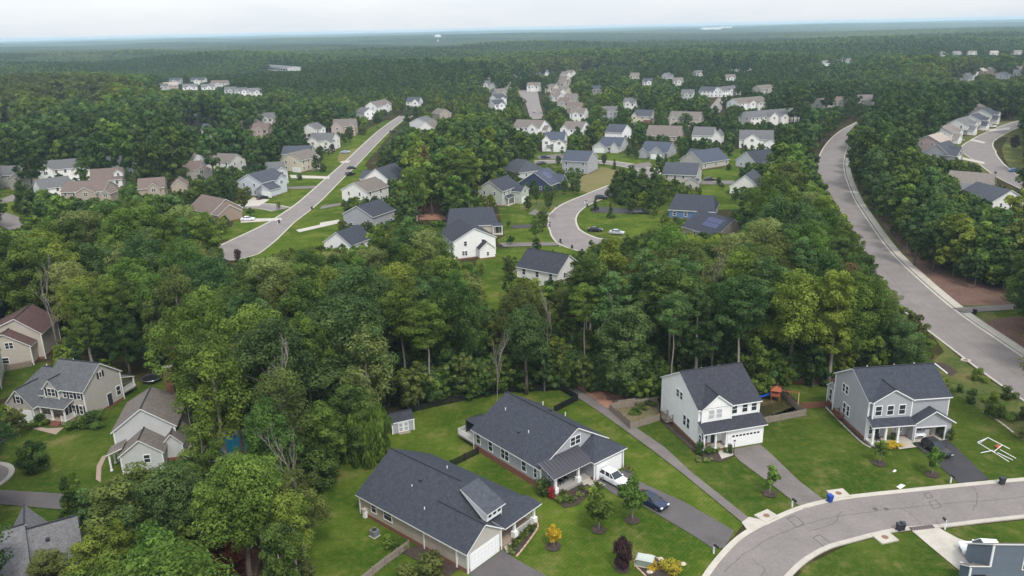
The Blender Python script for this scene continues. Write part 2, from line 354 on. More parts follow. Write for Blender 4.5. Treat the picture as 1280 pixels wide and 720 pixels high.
# sidewalk on the far side of the parkway, one slab every few metres
for a,b in ((pL,1),):
    s0=offset(a,.3); s1=offset(a,2.3)
    sw=MB()
    for k in range(len(s0)-1):
        for j in range(2):
            t0=j/2; t1=(j+1)/2-.02
            lp=lambda p,q,t:(p[0]+(q[0]-p[0])*t,p[1]+(q[1]-p[1])*t)
            sw.prism([lp(s0[k],s0[k+1],t0),lp(s0[k],s0[k+1],t1),lp(s1[k],s1[k+1],t1),lp(s1[k],s1[k+1],t0)],.02,.14)
    tag(sw.build('sidewalk',concrete),kind='structure')
road('street',[(270,322),(290,316),(318,300),(352,278),(385,254),(415,226),(440,203),(462,181),(480,164),(497,151),(508,145)],[6,9,7.5,4.8,4.4,4.2,4.2,4.2,4.2,4.2,5.5])
road('side_street',[(352,262),(330,258),(306,258),(285,262)],4.2,z=.10)
road('street',[(768,310),(745,307),(722,301),(706,288),(703,272),(716,258),(745,245),(772,234),(800,224),(812,215),(795,209),(765,204),(735,202),(705,202),(668,203)],[6,8.5,7,5,5,5,5,5,5,5,4.6,4.6,4.6,4.6,4.6])
road('street',[(657,113),(660,118),(666,130),(672,149)],[11,10,6,5],kerb=0)
road('street',[(1300,240),(1262,222),(1238,204),(1222,188),(1228,176),(1250,164),(1275,154),(1300,148)],[4.8,4.8,5.2,8,5.5,5,5,5])
road('street',[(1222,188),(1205,189),(1196,190)],5,z=.11,kerb=0)
road('street',[(-30,252),(0,252),(12,249),(30,242)],4,kerb=0); road('street',[(-30,262),(0,272),(20,280),(34,286)],4.6,kerb=0)
road('street',[(890,142),(899,130),(905,122)],5,kerb=0)
# cul-de-sac at the left edge
cx,cy=G(-30,600); rr=math.dist((cx,cy),G(16,595))
circ=[(cx+rr*math.cos(t),cy+rr*math.sin(t)) for t in np.linspace(0,2*math.pi,41)]
mb=MB(); mb.quad([(p[0],p[1],.09) for p in circ[:-1]]); tag(mb.build('cul_de_sac',asphalt),kind='structure'); kerb_line(circ,.8,1)
tag(KERB.build('kerb',concrete),kind='structure')
DRIVES=[
 ('driveway',asph_d,[(744,602),(781,587.5),(786,589),(800,603),(853,627),(918,664),(905,686),(891,686),(865,669),(831,649),(804,633),(767,618)]),
 ('driveway',asph_d,[(588,717),(629,688),(642,698),(682,720),(730,760),(590,790)]),
 ('driveway',asph_m,[(912,563),(950,556),(966,570),(1000,603),(1032,627),(1004,637),(960,603),(925,577)]),
 ('driveway',asph_b,[(1139,551),(1183,549),(1191,556),(1236,600),(1200,606),(1153,565)]),
 ('driveway',concrete,[(1138,663),(1170,659),(1198,674),(1220,681),(1250,690),(1280,740),(1216,740),(1209,722),(1170,690)]),
 ('driveway',asph_b,[(13,527),(37,531),(-5,561),(-50,575),(-60,530)]),
 ('driveway',asph_d,[(-60,609),(0,613),(80,618),(86,622),(80,638),(0,631),(-60,628)]),
 ('path',asph_m,[(692,474),(704,474),(709.5,479.5),(737,496),(787.5,530),(831,560),(862,589),(937,649),(928,654),(852,591.5),(813.6,562),(761.5,524),(723,498),(697,479)]),
 ('path_apron',concrete,[(927,654),(936,647),(958,652),(962,656),(935,665)]),
 ('driveway',asph_m,[(668,262),(695,268),(693,273),(660,268)]),('driveway',asph_b,[(640,282),(688,280),(688,284),(640,286)]),
 ('driveway',asph_m,[(624,304),(696,303),(700,307),(630,309)]),('driveway',asph_b,[(738,258),(802,262),(815,268),(740,266)]),
 ('driveway',asph_m,[(872,226),(918,226),(918,231),(872,231)]),('driveway',concrete,[(301,274),(352,273),(352,276),(301,279)]),
 ('driveway',concrete,[(316,247),(337,250),(324,258),(300,259)]),('driveway',concrete,[(362,219),(412,221),(412,224),(364,223)]),
 ('driveway',asph_m,[(350,234),(394,233),(394,236),(352,237)]),('driveway',concrete,[(370,288),(420,277),(422,280),(374,291)]),
 ('driveway',concrete,[(400,279),(424,275),(424,279),(400,283)]),('driveway',asph_m,[(402,258),(426,254),(426,257),(400,262)]),
 ('driveway',asph_m,[(790,206),(812,203),(815,208),(800,210)]),('driveway',concrete,[(752,178),(765,180),(765,186),(752,186)]),
 ('driveway',concrete,[(1214,174),(1232,178),(1230,180),(1212,176)]),('driveway',concrete,[(1203,197),(1230,203),(1231,206),(1203,200)]),
 ('driveway',asph_m,[(670,196),(705,192),(705,199),(675,200)]),('driveway',concrete,[(427,202),(438,201),(436,204),(425,204)]),
 ('driveway',asph_m,[(1190,386),(1300,379),(1300,386),(1204,392)]),('driveway',concrete,[(85,226),(115,224),(112,232),(90,232)]),
 ('driveway',concrete,[(1236,162),(1262,160),(1262,163),(1236,165)]),
]
zd=.105
for n,m,poly in DRIVES: sheet(n,poly,m,zd); zd+=.004
# walks by the doors
sheet('front_walk',[(727,600),(737,597),(757,607),(745,614)],concrete,.16); sheet('front_walk',[(896,563),(905,559),(918,570),(902,575)],concrete,.2)
sheet('front_walk',[(1120,556),(1131,552),(1146,560),(1124,563)],concrete,.2); sheet('front_walk',[(625,676),(636,671),(645,684),(634,693)],concrete,.2)
sheet('brick_walk',[(38,533),(60,536),(80,535),(70,544),(42,537)],brick_t,.12)
sheet('brick_walk',[(120,600),(121,583),(128,571),(134,569),(127,585),(126,604)],brick_t,.12)
# patches cut in the asphalt, sealed seams round them
def seam_patch(poly):
    P=[G(*p) for p in poly]; mb=MB()
    for k in range(4):
        a,b=P[k],P[(k+1)%4]; dx,dy=b[0]-a[0],b[1]-a[1]; l=math.hypot(dx,dy); nx,ny=-dy/l*.06,dx/l*.06
        mb.quad([(a[0]+nx,a[1]+ny,.099+.001*k),(a[0]-nx,a[1]-ny,.099+.001*k),(b[0]-nx,b[1]-ny,.099+.001*k),(b[0]+nx,b[1]+ny,.099+.001*k)])
    return tag(mb.build('road_patch_seam',asph_d),kind='structure')
def crack(pts,w=.035):
    c=catmull([G(*p) for p in pts],6); q=random.Random(len(pts)*7+int(pts[0][0])); c=[(x+q.uniform(-.12,.12),y+q.uniform(-.12,.12)) for x,y in c]
    mb=MB(); ribbon_mesh(mb,offset(c,w),offset(c,-w),.1045); tag(mb.build('crack_seal',asph_d),kind='structure')
crack([(905,715),(935,690),(975,668),(1030,650),(1090,640),(1170,632),(1280,622)]); crack([(1010,665),(1040,655),(1052,640)]); crack([(1128,636),(1140,645),(1150,655)]); crack([(1215,608),(1222,622),(1216,640)])
crack([(1150,378),(1185,408),(1230,440),(1278,474)]); crack([(1098,330),(1122,358),(1150,392)]); crack([(940,700),(955,712),(950,722)])
for p in ([(984,649),(993,645),(1005,655),(996,660)],[(1016,673),(1024,669),(1041,682),(1032,686)],[(1161,628),(1170,626),(1177,634),(1167,637)],[(1155,618),(1161,616),(1166,622),(1159,624)]): seam_patch(p)
# ------------------------------------------------------------------ house building kit
FOOT=[]                                 # footprints (world polygons) to keep trees off
HULL=[]                                 # (list of 3-D points, distance) for sight lines
WIN={}
capm=mat('ridge_cap_shadow_line',(.035,.037,.044),.95,.2,3)  # cap along each ridge, coloured dark to paint in the ridge's shadow line
def window_meshes(w,h,style,glassm):
    k=(round(w,2),round(h,2),style,glassm.name)
    if k in WIN: return WIN[k]
    fr=MB(); t=.11                         # local: x across, y = out of the wall (negative), z up from sill
    fr.box(-w/2-t,-w/2,-.07,.02,-t,h+t); fr.box(w/2,w/2+t,-.07,.02,-t,h+t); fr.box(-w/2,w/2,-.07,.02,h,h+t); fr.box(-w/2,w/2,-.08,.02,-t,0)
    if style>=1: fr.box(-w/2,w/2,-.055,.02,h*.48,h*.48+.06)
    if style>=2: fr.box(-.06,.06,-.06,.02,0,h)
    pn=MB(); pn.box(-w/2,w/2,-.03,-.005,0,h)
    WIN[k]=(fr.mesh('window',[white]),pn.mesh('pane',[glassm])); return WIN[k]
class House:
    def __init__(s,name,label,loc,ang,wallm,roofm,cat='house',group=None,detail=2):
        s.root=thing(name,label,cat,loc,math.radians(ang),group); s.loc=loc; s.ang=math.radians(ang)
        s.wm=wallm; s.rm=roofm; s.wall=MB(); s.roof=MB(); s.trim=MB(); s.found=MB(); s.d=detail; s.boxes=[]; s.brk=brick
        s.extra={}; s.caps=[]; s.tl=[]
    def W(s,x,y): c,q=math.cos(s.ang),math.sin(s.ang); return (s.loc[0]+x*c-y*q, s.loc[1]+x*q+y*c)
    def reg(s,x0,x1,y0,y1,z):
        s.boxes.append((x0,x1,y0,y1,z)); FOOT.append([s.W(x0,y0),s.W(x1,y0),s.W(x1,y1),s.W(x0,y1)])
        pts=[]
        for x in (x0,x1):
            for y in (y0,y1):
                X_,Y_=s.W(x,y); pts += [(X_,Y_,1.0)]
        xm,ym=(x0+x1)/2,(y0+y1)/2
        for q in ((x0,y0),(x1,y0),(x1,y1),(x0,y1)): X_,Y_=s.W(*q); pts.append((X_,Y_,z*.7))
        X_,Y_=s.W(xm,ym); pts.append((X_,Y_,z))
        HULL.append((pts,math.hypot(X_,Y_)-3))
    def gable(s,x0,x1,y0,y1,ze,zr,axis='x',z0=0,ov=.4,hip0=0,hip1=0,wallm=None,mid=None,wi=0,ri=0,noroof=False,found=True,rk=.3):
        """box with a ridged roof; ridge along axis; hip0/hip1 = how far the ridge end is pulled in"""
        if axis=='x': f=lambda a,b,z:(a,b,z); a0,a1,b0,b1=x0,x1,y0,y1
        else: f=lambda a,b,z:(b,a,z); a0,a1,b0,b1=y0,y1,x0,x1
        bm_=(b0+b1)/2 if mid is None else mid
        w=s.wall; i=len(w.v)
        w.v+=[f(a0,b0,z0),f(a1,b0,z0),f(a1,b1,z0),f(a0,b1,z0),f(a0,b0,ze),f(a1,b0,ze),f(a1,b1,ze),f(a0,b1,ze)]
        g0,g1=zr if not hip0 else ze, zr if not hip1 else ze
        w.v+=[f(a0,bm_,g0),f(a1,bm_,g1)]
        for q in ((0,1,5,4),(2,3,7,6),(1,2,6,9,5),(3,0,4,8,7)): w.f.append(tuple(i+k for k in q)); w.m.append(wi)
        if z0>0.5: w.f.append((i+3,i+2,i+1,i)); w.m.append(wi)
        if noroof: return
        th=.20; r=s.roof; j=len(r.v); s0=(zr-ze)/(bm_-b0); s1=(zr-ze)/(b1-bm_)
        e0,e1=ze-s0*ov,ze-s1*ov; A0,A1=a0-rk if not hip0 else a0-ov, a1+rk if not hip1 else a1+ov
        up=[f(A0,b0-ov,e0),f(A1,b0-ov,e0),f(A1,b1+ov,e1),f(A0,b1+ov,e1),f(A0 if not hip0 else a0+hip0,bm_,zr),f(A1 if not hip1 else a1-hip1,bm_,zr)]
        r.v+=[(p[0],p[1],p[2]+th) for p in up]+[(p[0],p[1],p[2]+.015) for p in up]
        for q in ((0,1,5,4),(2,3,4,5)): r.f.append(tuple(j+k for k in q)); r.m.append(ri)
        if hip0: r.f.append((j+3,j+0,j+4)); r.m.append(ri)
        if hip1: r.f.append((j+1,j+2,j+5)); r.m.append(ri)
        for q in ((6,7,11,10),(8,9,10,11)): r.f.append(tuple(j+k for k in q)); r.m.append(1)
        if hip0: r.f.append((j+9,j+6,j+10)); r.m.append(1)
        if hip1: r.f.append((j+7,j+8,j+11)); r.m.append(1)
        rim=[(0,1),(2,3)]+([(1,2)] if hip1 else [(1,5),(5,2)])+([(3,0)] if hip0 else [(3,4),(4,0)])
        for a,b in rim: r.f.append((j+a,j+b,j+b+6,j+a+6)); r.m.append(1)
        if s.d>=2:
            p,q=f(A0 if not hip0 else a0+hip0,bm_,zr+th+.01),f(A1 if not hip1 else a1-hip1,bm_,zr+th+.01)
            rc=MB(); n_=max(1,int((abs(q[0]-p[0])+abs(q[1]-p[1]))/1.2))
            rc.tube([p,q],.13,4); s.caps.append(rc)
            t=.09
            for (a,b) in ((a0,b0),(a1,b0),(a1,b1),(a0,b1)):
                p=f(a,b,0); zz=ze-.05; s.tl.append((p[0],p[1],z0+.02,zz))
        if s.d>=1 and found and z0<.1:
            s.found.box(x0-.035,x1+.035,y0-.035,y1+.035,0,.55 if s.d>=2 else .4)
        if z0<.5: s.reg(x0,x1,y0,y1,zr)
    def shed(s,x0,x1,y0,y1,zlow,zhigh,low='y0',ri=0,part=None,mats=None,th=.16):
        r=s.roof if part is None else part; j=len(r.v)
        z={'y0':(zlow,zlow,zhigh,zhigh),'y1':(zhigh,zhigh,zlow,zlow),'x0':(zlow,zhigh,zhigh,zlow),'x1':(zhigh,zlow,zlow,zhigh)}[low]
        P=[(x0,y0,z[0]),(x1,y0,z[1]),(x1,y1,z[2]),(x0,y1,z[3])]
        r.v+=[(p[0],p[1],p[2]+th) for p in P]+[(p[0],p[1],p[2]) for p in P]
        r.f.append((j,j+1,j+2,j+3)); r.m.append(ri); r.f.append((j+7,j+6,j+5,j+4)); r.m.append(1)
        for a in range(4): b=(a+1)%4; r.f.append((j+a,j+4+a,j+4+b,j+b)); r.m.append(1)
    def win(s,side,u,z,w=.95,h=1.45,at=0,style=1,g=None,shut=False):
        """side: y0 y1 x0 x1 = which way the wall looks; at = the wall plane; u = position along it"""
        fr,pn=window_meshes(w,h,style,g or glass)
        loc,rz={'y0':((u,at,z),0),'y1':((u,at,z),math.pi),'x0':((at,u,z),-math.pi/2),'x1':((at,u,z),math.pi/2)}[side]
        o=put('window',fr,s.root,loc,rz); put('pane',pn,o)
        if shut:
            for k in (-1,1):
                c=MB(); c.box(k*(w/2+.35)-.2,k*(w/2+.35)+.2,-.05,.01,-.05,h+.05); c.build('shutter',blackm,o)
        return o
    def door(s,side,u,z,at,w=1.0,h=2.1,m=None):
        mb=MB(); mb.box(-w/2-.1,w/2+.1,-.04,.02,0,h+.12,1); mb.box(-w/2,w/2,-.08,.02,0.02,h,0)
        for q in (.15,.85,1.45): mb.box(-w*.36,w*.36,-.10,-.07,q,q+.5,0)
        loc,rz={'y0':((u,at,z),0),'y1':((u,at,z),math.pi),'x0':((at,u,z),-math.pi/2),'x1':((at,u,z),math.pi/2)}[side]
        o=mb.build('door',[m or dark_p,white],s.root,loc,rz)
        k=MB(); k.box(w*.36,w*.42,-.15,-.08,1.0,1.1); k.build('handle',chrome,o); return o
    def garage(s,side,u,at,w=4.9,h=2.2,z=.05,lights=False,m=None):
        mb=MB(); mb.box(-w/2-.18,w/2+.18,-.05,.02,0,h+.18,1); mb.box(-w/2,w/2,-.03,.02,0,h,0)
        loc,rz={'y0':((u,at,z),0),'y1':((u,at,z),math.pi),'x0':((at,u,z),-math.pi/2),'x1':((at,u,z),math.pi/2)}[side]
        o=mb.build('garage_door',[m or white,white],s.root,loc,rz)
        nc=8; nr=4
        if s.d>=2:
            k1=(w,h,m.name if m else ''); me=WIN.get(('gp',)+k1)
            if me is None:
                q=MB(); q.box(0,w/nc-.07,-.075,-.02,0,h/nr-.06); me=q.mesh('door_panel',[m or white]); WIN[('gp',)+k1]=me
            for i in range(nc):
                for j_ in range(nr):
                    if lights and j_==3 : continue
                    put('door_panel',me,o,(-w/2+i*w/nc+.035,0,j_*h/nr+.03))
            if lights:
                q=MB(); q.box(0,w/nc-.2,-.06,-.02,0,h/nr-.25); me=q.mesh('door_light',[glass])
                for i in range(nc): put('door_light',me,o,(-w/2+i*w/nc+.1,0,3*h/nr+.1))
        return o
    def posts(s,pts,z0,z1,r=.11,taper=False,m=None):
        mb=MB(); mb.box(-r,r,-r,r,0,z1-z0); mb.box(-r*1.5,r*1.5,-r*1.5,r*1.5,0,.18)
        if taper: mb.prism([(-.34,-.34),(.34,-.34),(.34,.34),(-.34,.34)],0,.8)
        me=mb.mesh('porch_post',[m or white])
        for x,y in pts: put('porch_post',me,s.root,(x,y,z0))
    def rail(s,pts,z,h=.95,m=None,name='porch_railing'):
        mb=MB()
        for (a,b) in zip(pts[:-1],pts[1:]):
            L=math.dist(a,b); n=max(2,int(L/.16)); dx,dy=(b[0]-a[0])/L,(b[1]-a[1])/L
            for zz in (.08,h-.06): mb.tube([(a[0],a[1],z+zz),(b[0],b[1],z+zz)],.035,4)
            for k in range(n+1): x,y=a[0]+dx*L*k/n,a[1]+dy*L*k/n; mb.box(x-.018,x+.018,y-.018,y+.018,z+.08,z+h-.06)
            for e in (a,b): mb.box(e[0]-.06,e[0]+.06,e[1]-.06,e[1]+.06,z,z+h+.05)
        return mb.build(name,m or white,s.root)
    def slab(s,name,x0,x1,y0,y1,z0,z1,m): mb=MB(); mb.box(x0,x1,y0,y1,z0,z1); return mb.build(name,m,s.root)
    def steps(s,x0,x1,y,n,dz,m=None,depth=.3):
        mb=MB()
        for k in range(n): mb.box(x0,x1,y-depth*(n-k),y-depth*(n-k-1)-.002,0,dz*(k+1))
        return mb.build('step',m or concrete,s.root)
    def pipes(s,pts,m=None):
        mb=MB(); mb.tube([(0,0,-.3),(0,0,.35)],.07,6); me=mb.mesh('vent_pipe',[m or white])
        for p in pts: put('vent_pipe',me,s.root,p)
    def vents(s,pts):
        mb=MB(); mb.box(-.2,.2,-.2,.2,-.25,.16); me=mb.mesh('roof_vent',[dark_p])
        for p in pts: put('roof_vent',me,s.root,p)
    def chimney(s,x,y,z0,z1,w=1.1,d=.8,m=None):
        rf=s.extra.get('roof'); mb=MB(); mb.box(x-w/2,x+w/2,y-d/2,y+d/2,z0,z1); o=mb.build('chimney',m or s.brk,s.root)
        c=MB(); c.box(x-w/2-.08,x+w/2+.08,y-d/2-.08,y+d/2+.08,z1+.003,z1+.15); c.build('chimney_cap',concrete,o)
    def finish(s,roofs=None):
        ms=s.wm if isinstance(s.wm,(list,tuple)) else [s.wm]
        s.wall.build('wall',ms,s.root); rs=s.rm if isinstance(s.rm,(list,tuple)) else [s.rm]
        s.roof.build('roof',[rs[0],white]+list(rs[1:]),s.root)
        for x,y,za,zb in s.tl: MB().box(x-.09,x+.09,y-.09,y+.09,za,zb).build('corner_trim',white,s.root)
        for rc in s.caps: rc.build('ridge_cap_shadow_line',capm,s.root)
        if s.found.v: s.found.build('foundation',s.brk,s.root)
        return s.root
S=dict(
 white=siding('white_siding',(.83,.82,.80)), offw=siding('off_white_siding',(.62,.61,.58)), cream=siding('cream_siding',(.60,.54,.43)),
 tan=siding('tan_siding',(.40,.335,.27)), beige=siding('beige_siding',(.50,.45,.39)), grey=siding('grey_siding',(.36,.365,.385)),
 dgrey=siding('dark_grey_siding',(.17,.18,.19)), bluegrey=siding('blue_grey_siding',(.25,.30,.37)), navy=siding('navy_siding',(.045,.065,.12)),
 blue=siding('blue_siding',(.10,.17,.32)), sage=siding('sage_siding',(.46,.48,.42)), greige=siding('greige_siding',(.46,.43,.39)), pgrey=siding('pale_grey_siding',(.52,.53,.53)),
 stone=siding('grey_stone_siding',(.36,.34,.31)), pink=siding('pinkish_siding',(.45,.35,.31)), brick=brick, tbrick=brick_t, pale=siding('pale_blue_siding',(.55,.58,.62)), hwhite=siding('warm_white_siding',(.74,.72,.68)))
Rf=dict(char=shingle('charcoal_shingles',(.048,.053,.066)), slate=shingle('slate_shingles',(.068,.074,.088)), grey=shingle('grey_shingles',(.12,.12,.122)), taupe=shingle('taupe_shingles',(.155,.135,.12)),
 brown=shingle('brown_shingles',(.15,.115,.10)), maroon=shingle('maroon_shingles',(.095,.06,.055)), black=shingle('black_shingles',(.045,.047,.057)), lgrey=shingle('light_grey_shingles',(.145,.143,.148)),
 beige=shingle('beige_shingles',(.34,.29,.25)), blued=shingle('blue_slate_shingles',(.07,.08,.105)), greyb=shingle('blue_grey_shingles',(.098,.102,.108)), warm=shingle('warm_grey_shingles',(.195,.17,.15)))
rad=math.radians

# ---- A: tan ranch, bottom centre
o=G(585.6,694.4,3.0)
h=House('ranch_house','long tan one-storey house with charcoal roof and shed dormer, nearest the bottom edge',(o[0],o[1]),49,[S['tan'],S['greige']],Rf['char'])
h.gable(0.3,13.3,2.3,20.5,3.1,6.9,'y',hip0=5,mid=6.5,ov=.45)
h.gable(0.32,6.3,0.5,8,3.1,5.2,'y',ov=.42,wi=1)
h.garage('y0',3.3,.5,4.9,2.3); h.slab('porch_floor',6.6,13.2,.4,2.3,0,.45,brick_t); h.shed(6.5,13.75,-.1,2.6,3.0,3.25,'y0')
h.posts([(12.9,.6),(9.0,.6)],.45,3.05,.14,True,white); h.rail([(9.0,.55),(12.95,.55),(12.95,2.2)],.45)
h.win('y0',11.4,1.2,1.6,1.5,2.3,2); h.door('y0',7.6,.47,2.3)
# shed dormer
d=MB(); d.quad([(5.2,1.75,4.05),(8.0,1.75,4.05),(8.0,1.75,5.35),(5.2,1.75,5.35)]); 
d.quad([(5.2,1.75,3.6),(5.2,1.75,5.35),(5.2,5.6,6.7),(5.2,6.0,6.6)]); d.quad([(8.0,1.75,5.35),(8.0,1.75,3.6),(8.0,6.0,6.6),(8.0,5.6,6.7)]); d.build('dormer_wall',white,h.root)
dr=MB(); h.shed(4.9,8.3,1.35,5.9,5.2,7.1,'y0',part=dr); dr.build('dormer_roof',[Rf['slate'],white],h.root)
for k in (-.85,0,.85): h.win('y0',6.6+k,4.45,.6,.62,1.75,0)
h.pipes([(3.6,13.5,5.2),(2.0,9.5,4.3),(9.6,13,5.4)]); h.vents([(4.6,12.8,6.0)])
for y,ww in ((17.6,.9),(14.8,1.5)): h.win('x0',y,1.35,ww,1.4,.3,1)
h.chimney(.1,19.3,.0,1.2,.5,.5,white)
h.finish()

# ---- B: grey ranch
o=G(693.3,598.9,3.4)
h=House('ranch_house','grey one-storey house with charcoal roof, front gable and metal porch roof, white car outside',(o[0],o[1]),39.5,S['grey'],Rf['char'])
h.gable(.4,13.5,3.3,18.8,3.45,7.2,'y',mid=7.4,ov=.4)
h.gable(7.5,13.48,-.2,8,3.3,4.95,'y',hip0=3.0,ov=.42,z0=0)
# roof piece falling from the front gable over the garage
h.garage('y0',10.5,-.2,4.9,2.35)
h.slab('porch_floor',.6,7.5,.5,3.3,0,.55,deckm)
pr=MB(); h.shed(-.05,7.6,.05,3.3,3.15,4.35,'y0',part=pr,th=.1); po=pr.build('porch_roof',[metalr,white],h.root)
sm=MB(); L=math.hypot(3.25,1.2)
for k in range(13):
    x=-.05+.62*k+.05
    sm.quad([(x,.02,3.26),(x+.05,.02,3.26),(x+.05,3.3,4.51),(x,3.3,4.51)]); sm.quad([(x,.02,3.16),(x,.02,3.26),(x,3.3,4.51),(x,3.3,4.4)]); sm.quad([(x+.05,.02,3.26),(x+.05,.02,3.16),(x+.05,3.3,4.4),(x+.05,3.3,4.51)])
sm.build('roof_seam',metalr,po)
h.posts([(.85,.75),(5.2,.75)],.55,3.3,.16,True); h.door('y0',5.6,.57,3.3,1.0,2.1); h.win('y0',2.6,1.3,1.7,1.6,3.3,2)
h.win('y0',7.1,4.75,1.9,1.25,3.3,2); h.steps(5.6,7.2,.5,2,.25)
for y,ww in ((17.6,.9),(14.6,.9),(11.2,1.7),(6.9,.9),(4.4,.6)): h.win('x0',y,1.45,ww,1.6,.4,2 if ww>1 else 1)
for y in (6,12,16.5): h.win('x1',y,1.5,.9,1.4,13.5,1)
h.found.box(.33,13.55,3.9,18.87,0,.95)
h.pipes([(4.9,16.4,6.1),(3.6,9.5,5.4),(10.5,14,6.2),(11.5,10,5.5)]); h.vents([(3.0,11.0,5.1),(10.2,12,5.9)])
# rear deck with its white railing
h.slab('deck',.4,5.5,18.9,23.0,.75,1.0,deckm); h.rail([(.45,18.95),(.45,22.95),(5.45,22.95)],1.0,.95,name='deck_railing')
h.finish(); B_H=h
g=thing('canopy','dark square canopy standing on the white-railed deck of the grey one-storey house','canopy',h.W(3.2,21.0)+(1.0,),h.ang)
mb=MB(); mb.quad([(-1.6,-1.6,2.2),(1.6,-1.6,2.2),(0,0,2.9)]); mb.quad([(1.6,-1.6,2.2),(1.6,1.6,2.2),(0,0,2.9)]); mb.quad([(1.6,1.6,2.2),(-1.6,1.6,2.2),(0,0,2.9)]); mb.quad([(-1.6,1.6,2.2),(-1.6,-1.6,2.2),(0,0,2.9)]); mb.build('canopy_top',dark_p,g)
for a in (-1.5,1.5):
    for b in (-1.5,1.5): mb=MB(); mb.box(a-.04,a+.04,b-.04,b+.04,0,2.2); mb.build('leg',blackm,g)
mb=MB(); mb.box(-1.55,1.55,1.4,1.5,.1,2.1); mb.box(1.4,1.5,-1.55,1.4,.1,2.1); mb.build('side_curtain',dark_p,g)

# ---- C: white two-storey
o=G(872,560,.3)
h=House('two_storey_house','tall white two-storey house with black roof beside the asphalt path',(o[0],o[1]),15.5,S['white'],Rf['black'])
h.gable(.2,10.6,.6,12.9,6.5,10.0,'x',ov=.35,wallm=None)
h.gable(.62,5.6,0.3,4.5,6.5,8.5,'y',ov=.3,z0=3.6)
h.slab('porch_floor',.3,4.2,-1.2,.6,0,.35,concrete)
h.shed(.0,10.9,-1.7,.62,3.25,4.3,'y0'); h.posts([(.45,-1.0),(2.4,-1.0),(4.2,-1.0)],.35,3.3,.13)
h.gable(4.4,10.58,-1.1,1,3.2,3.3,'x',ov=0,noroof=True); h.reg(4.4,10.5,-1.1,1,3)
h.garage('y0',7.5,-1.1,4.9,2.25,lights=True); h.door('y0',3.0,.4,.6,1.0,2.1); h.win('y0',1.4,1.2,.9,1.4,.6); h.steps(2.6,4.2,-1.2,2,.17,brick)
h.win('y0',2.2,4.75,.9,1.45,.3,1,blinds); h.win('y0',3.5,4.75,.9,1.45,.3,1,blinds)
for x in (6.3,8.1,9.7): h.win('y0',x,4.9,.85,1.4,.6,1)
for y,z in ((3.6,1.8),(4.8,1.8),(6.2,5.6),(7.4,5.6)): h.win('x0',y,z,.8,1.7 if z<3 else 1.2,.2,1)
h.win('x0',-.3,1.4,.6,1.2,.2,1)
for y in (4,9): h.win('x1',y,5,.9,1.4,10.6); h.win('x1',y,1.6,.9,1.4,10.6)
for x in (2,5,8.5): h.win('y1',x,5,.9,1.4,12.9); h.win('y1',x,1.6,1.3,1.4,12.9)
h.slab('side_landing',-1.1,.2,8.6,10.4,.5,.8,wood_g); h.rail([(.1,8.6),(-1.1,8.6),(-1.1,10.4),(.1,10.4)],.8,.9,wood_g,'landing_railing')
h.pipes([(4.2,7.6,9.6),(7.5,8,9.4)],white); h.finish(); C_H=h

# ---- D: grey two-storey with open garage
o=G(1081,549,.3)
h=House('two_storey_house','grey two-storey house with three front gables, open garage and white porch posts',(o[0],o[1]),5.5,S['grey'],Rf['char'])
h.gable(0,12.9,0,10.4,6.8,9.8,'x',ov=.4,found=False)
for b_ in ((-.035,-.002,-.035,10.43),(-.035,6.7,-.035,-.002),(.0,12.93,10.402,10.43),(12.902,12.935,-.03,10.4)): h.found.box(*b_,0,.6)
del h.wall.f[0]; del h.wall.m[0]        # front wall with a way through to the garage room
h.wall.quad([(0,0,0),(6.9,0,0),(6.9,0,6.8),(0,0,6.8)]); h.wall.quad([(12.7,0,0),(12.9,0,0),(12.9,0,6.8),(12.7,0,6.8)]); h.wall.quad([(6.9,0,2.9),(12.7,0,2.9),(12.7,0,6.8),(6.9,0,6.8)])
rm=MB(); rm.box(6.85,6.9,0,6,0,2.9); rm.box(12.7,12.75,0,6,0,2.9); rm.box(6.9,12.7,6,6.1,0,2.9); rm.box(6.9,12.7,-1.3,6,2.75,2.9); rm.build('garage_room',mat('garage_lining',(.35,.34,.33)),h.root)
fl=MB(); fl.box(6.9,12.7,-1.6,6,0,.12); fl.build('garage_floor',concrete,h.root)
h.gable(.45,6.6,-.5,4,6.8,8.6,'y',ov=.35,z0=3.3)
h.shed(-.3,6.7,-2.1,.02,3.2,4.1,'y0'); h.slab('porch_floor',0,6.6,-1.9,0,0,.4,concrete); h.posts([(.2,-1.7),(2.2,-1.7),(4.2,-1.7)],.4,3.25,.14); h.posts([(.2,-.1)],.4,3.25,.14)
# garage wing: walls with an open doorway and a room behind it
for a,b,c,e,z0,z1 in ((6.7,7.2,-1.5,-1.3,0,3.2),(11.9,12.9,-1.5,-1.3,0,3.2),(7.2,11.9,-1.5,-1.3,2.45,3.2),(6.7,6.9,-1.3,0,0,3.2),(12.7,12.9,-1.3,0,0,3.2)): h.wall.box(a,b,c,e,z0,z1)
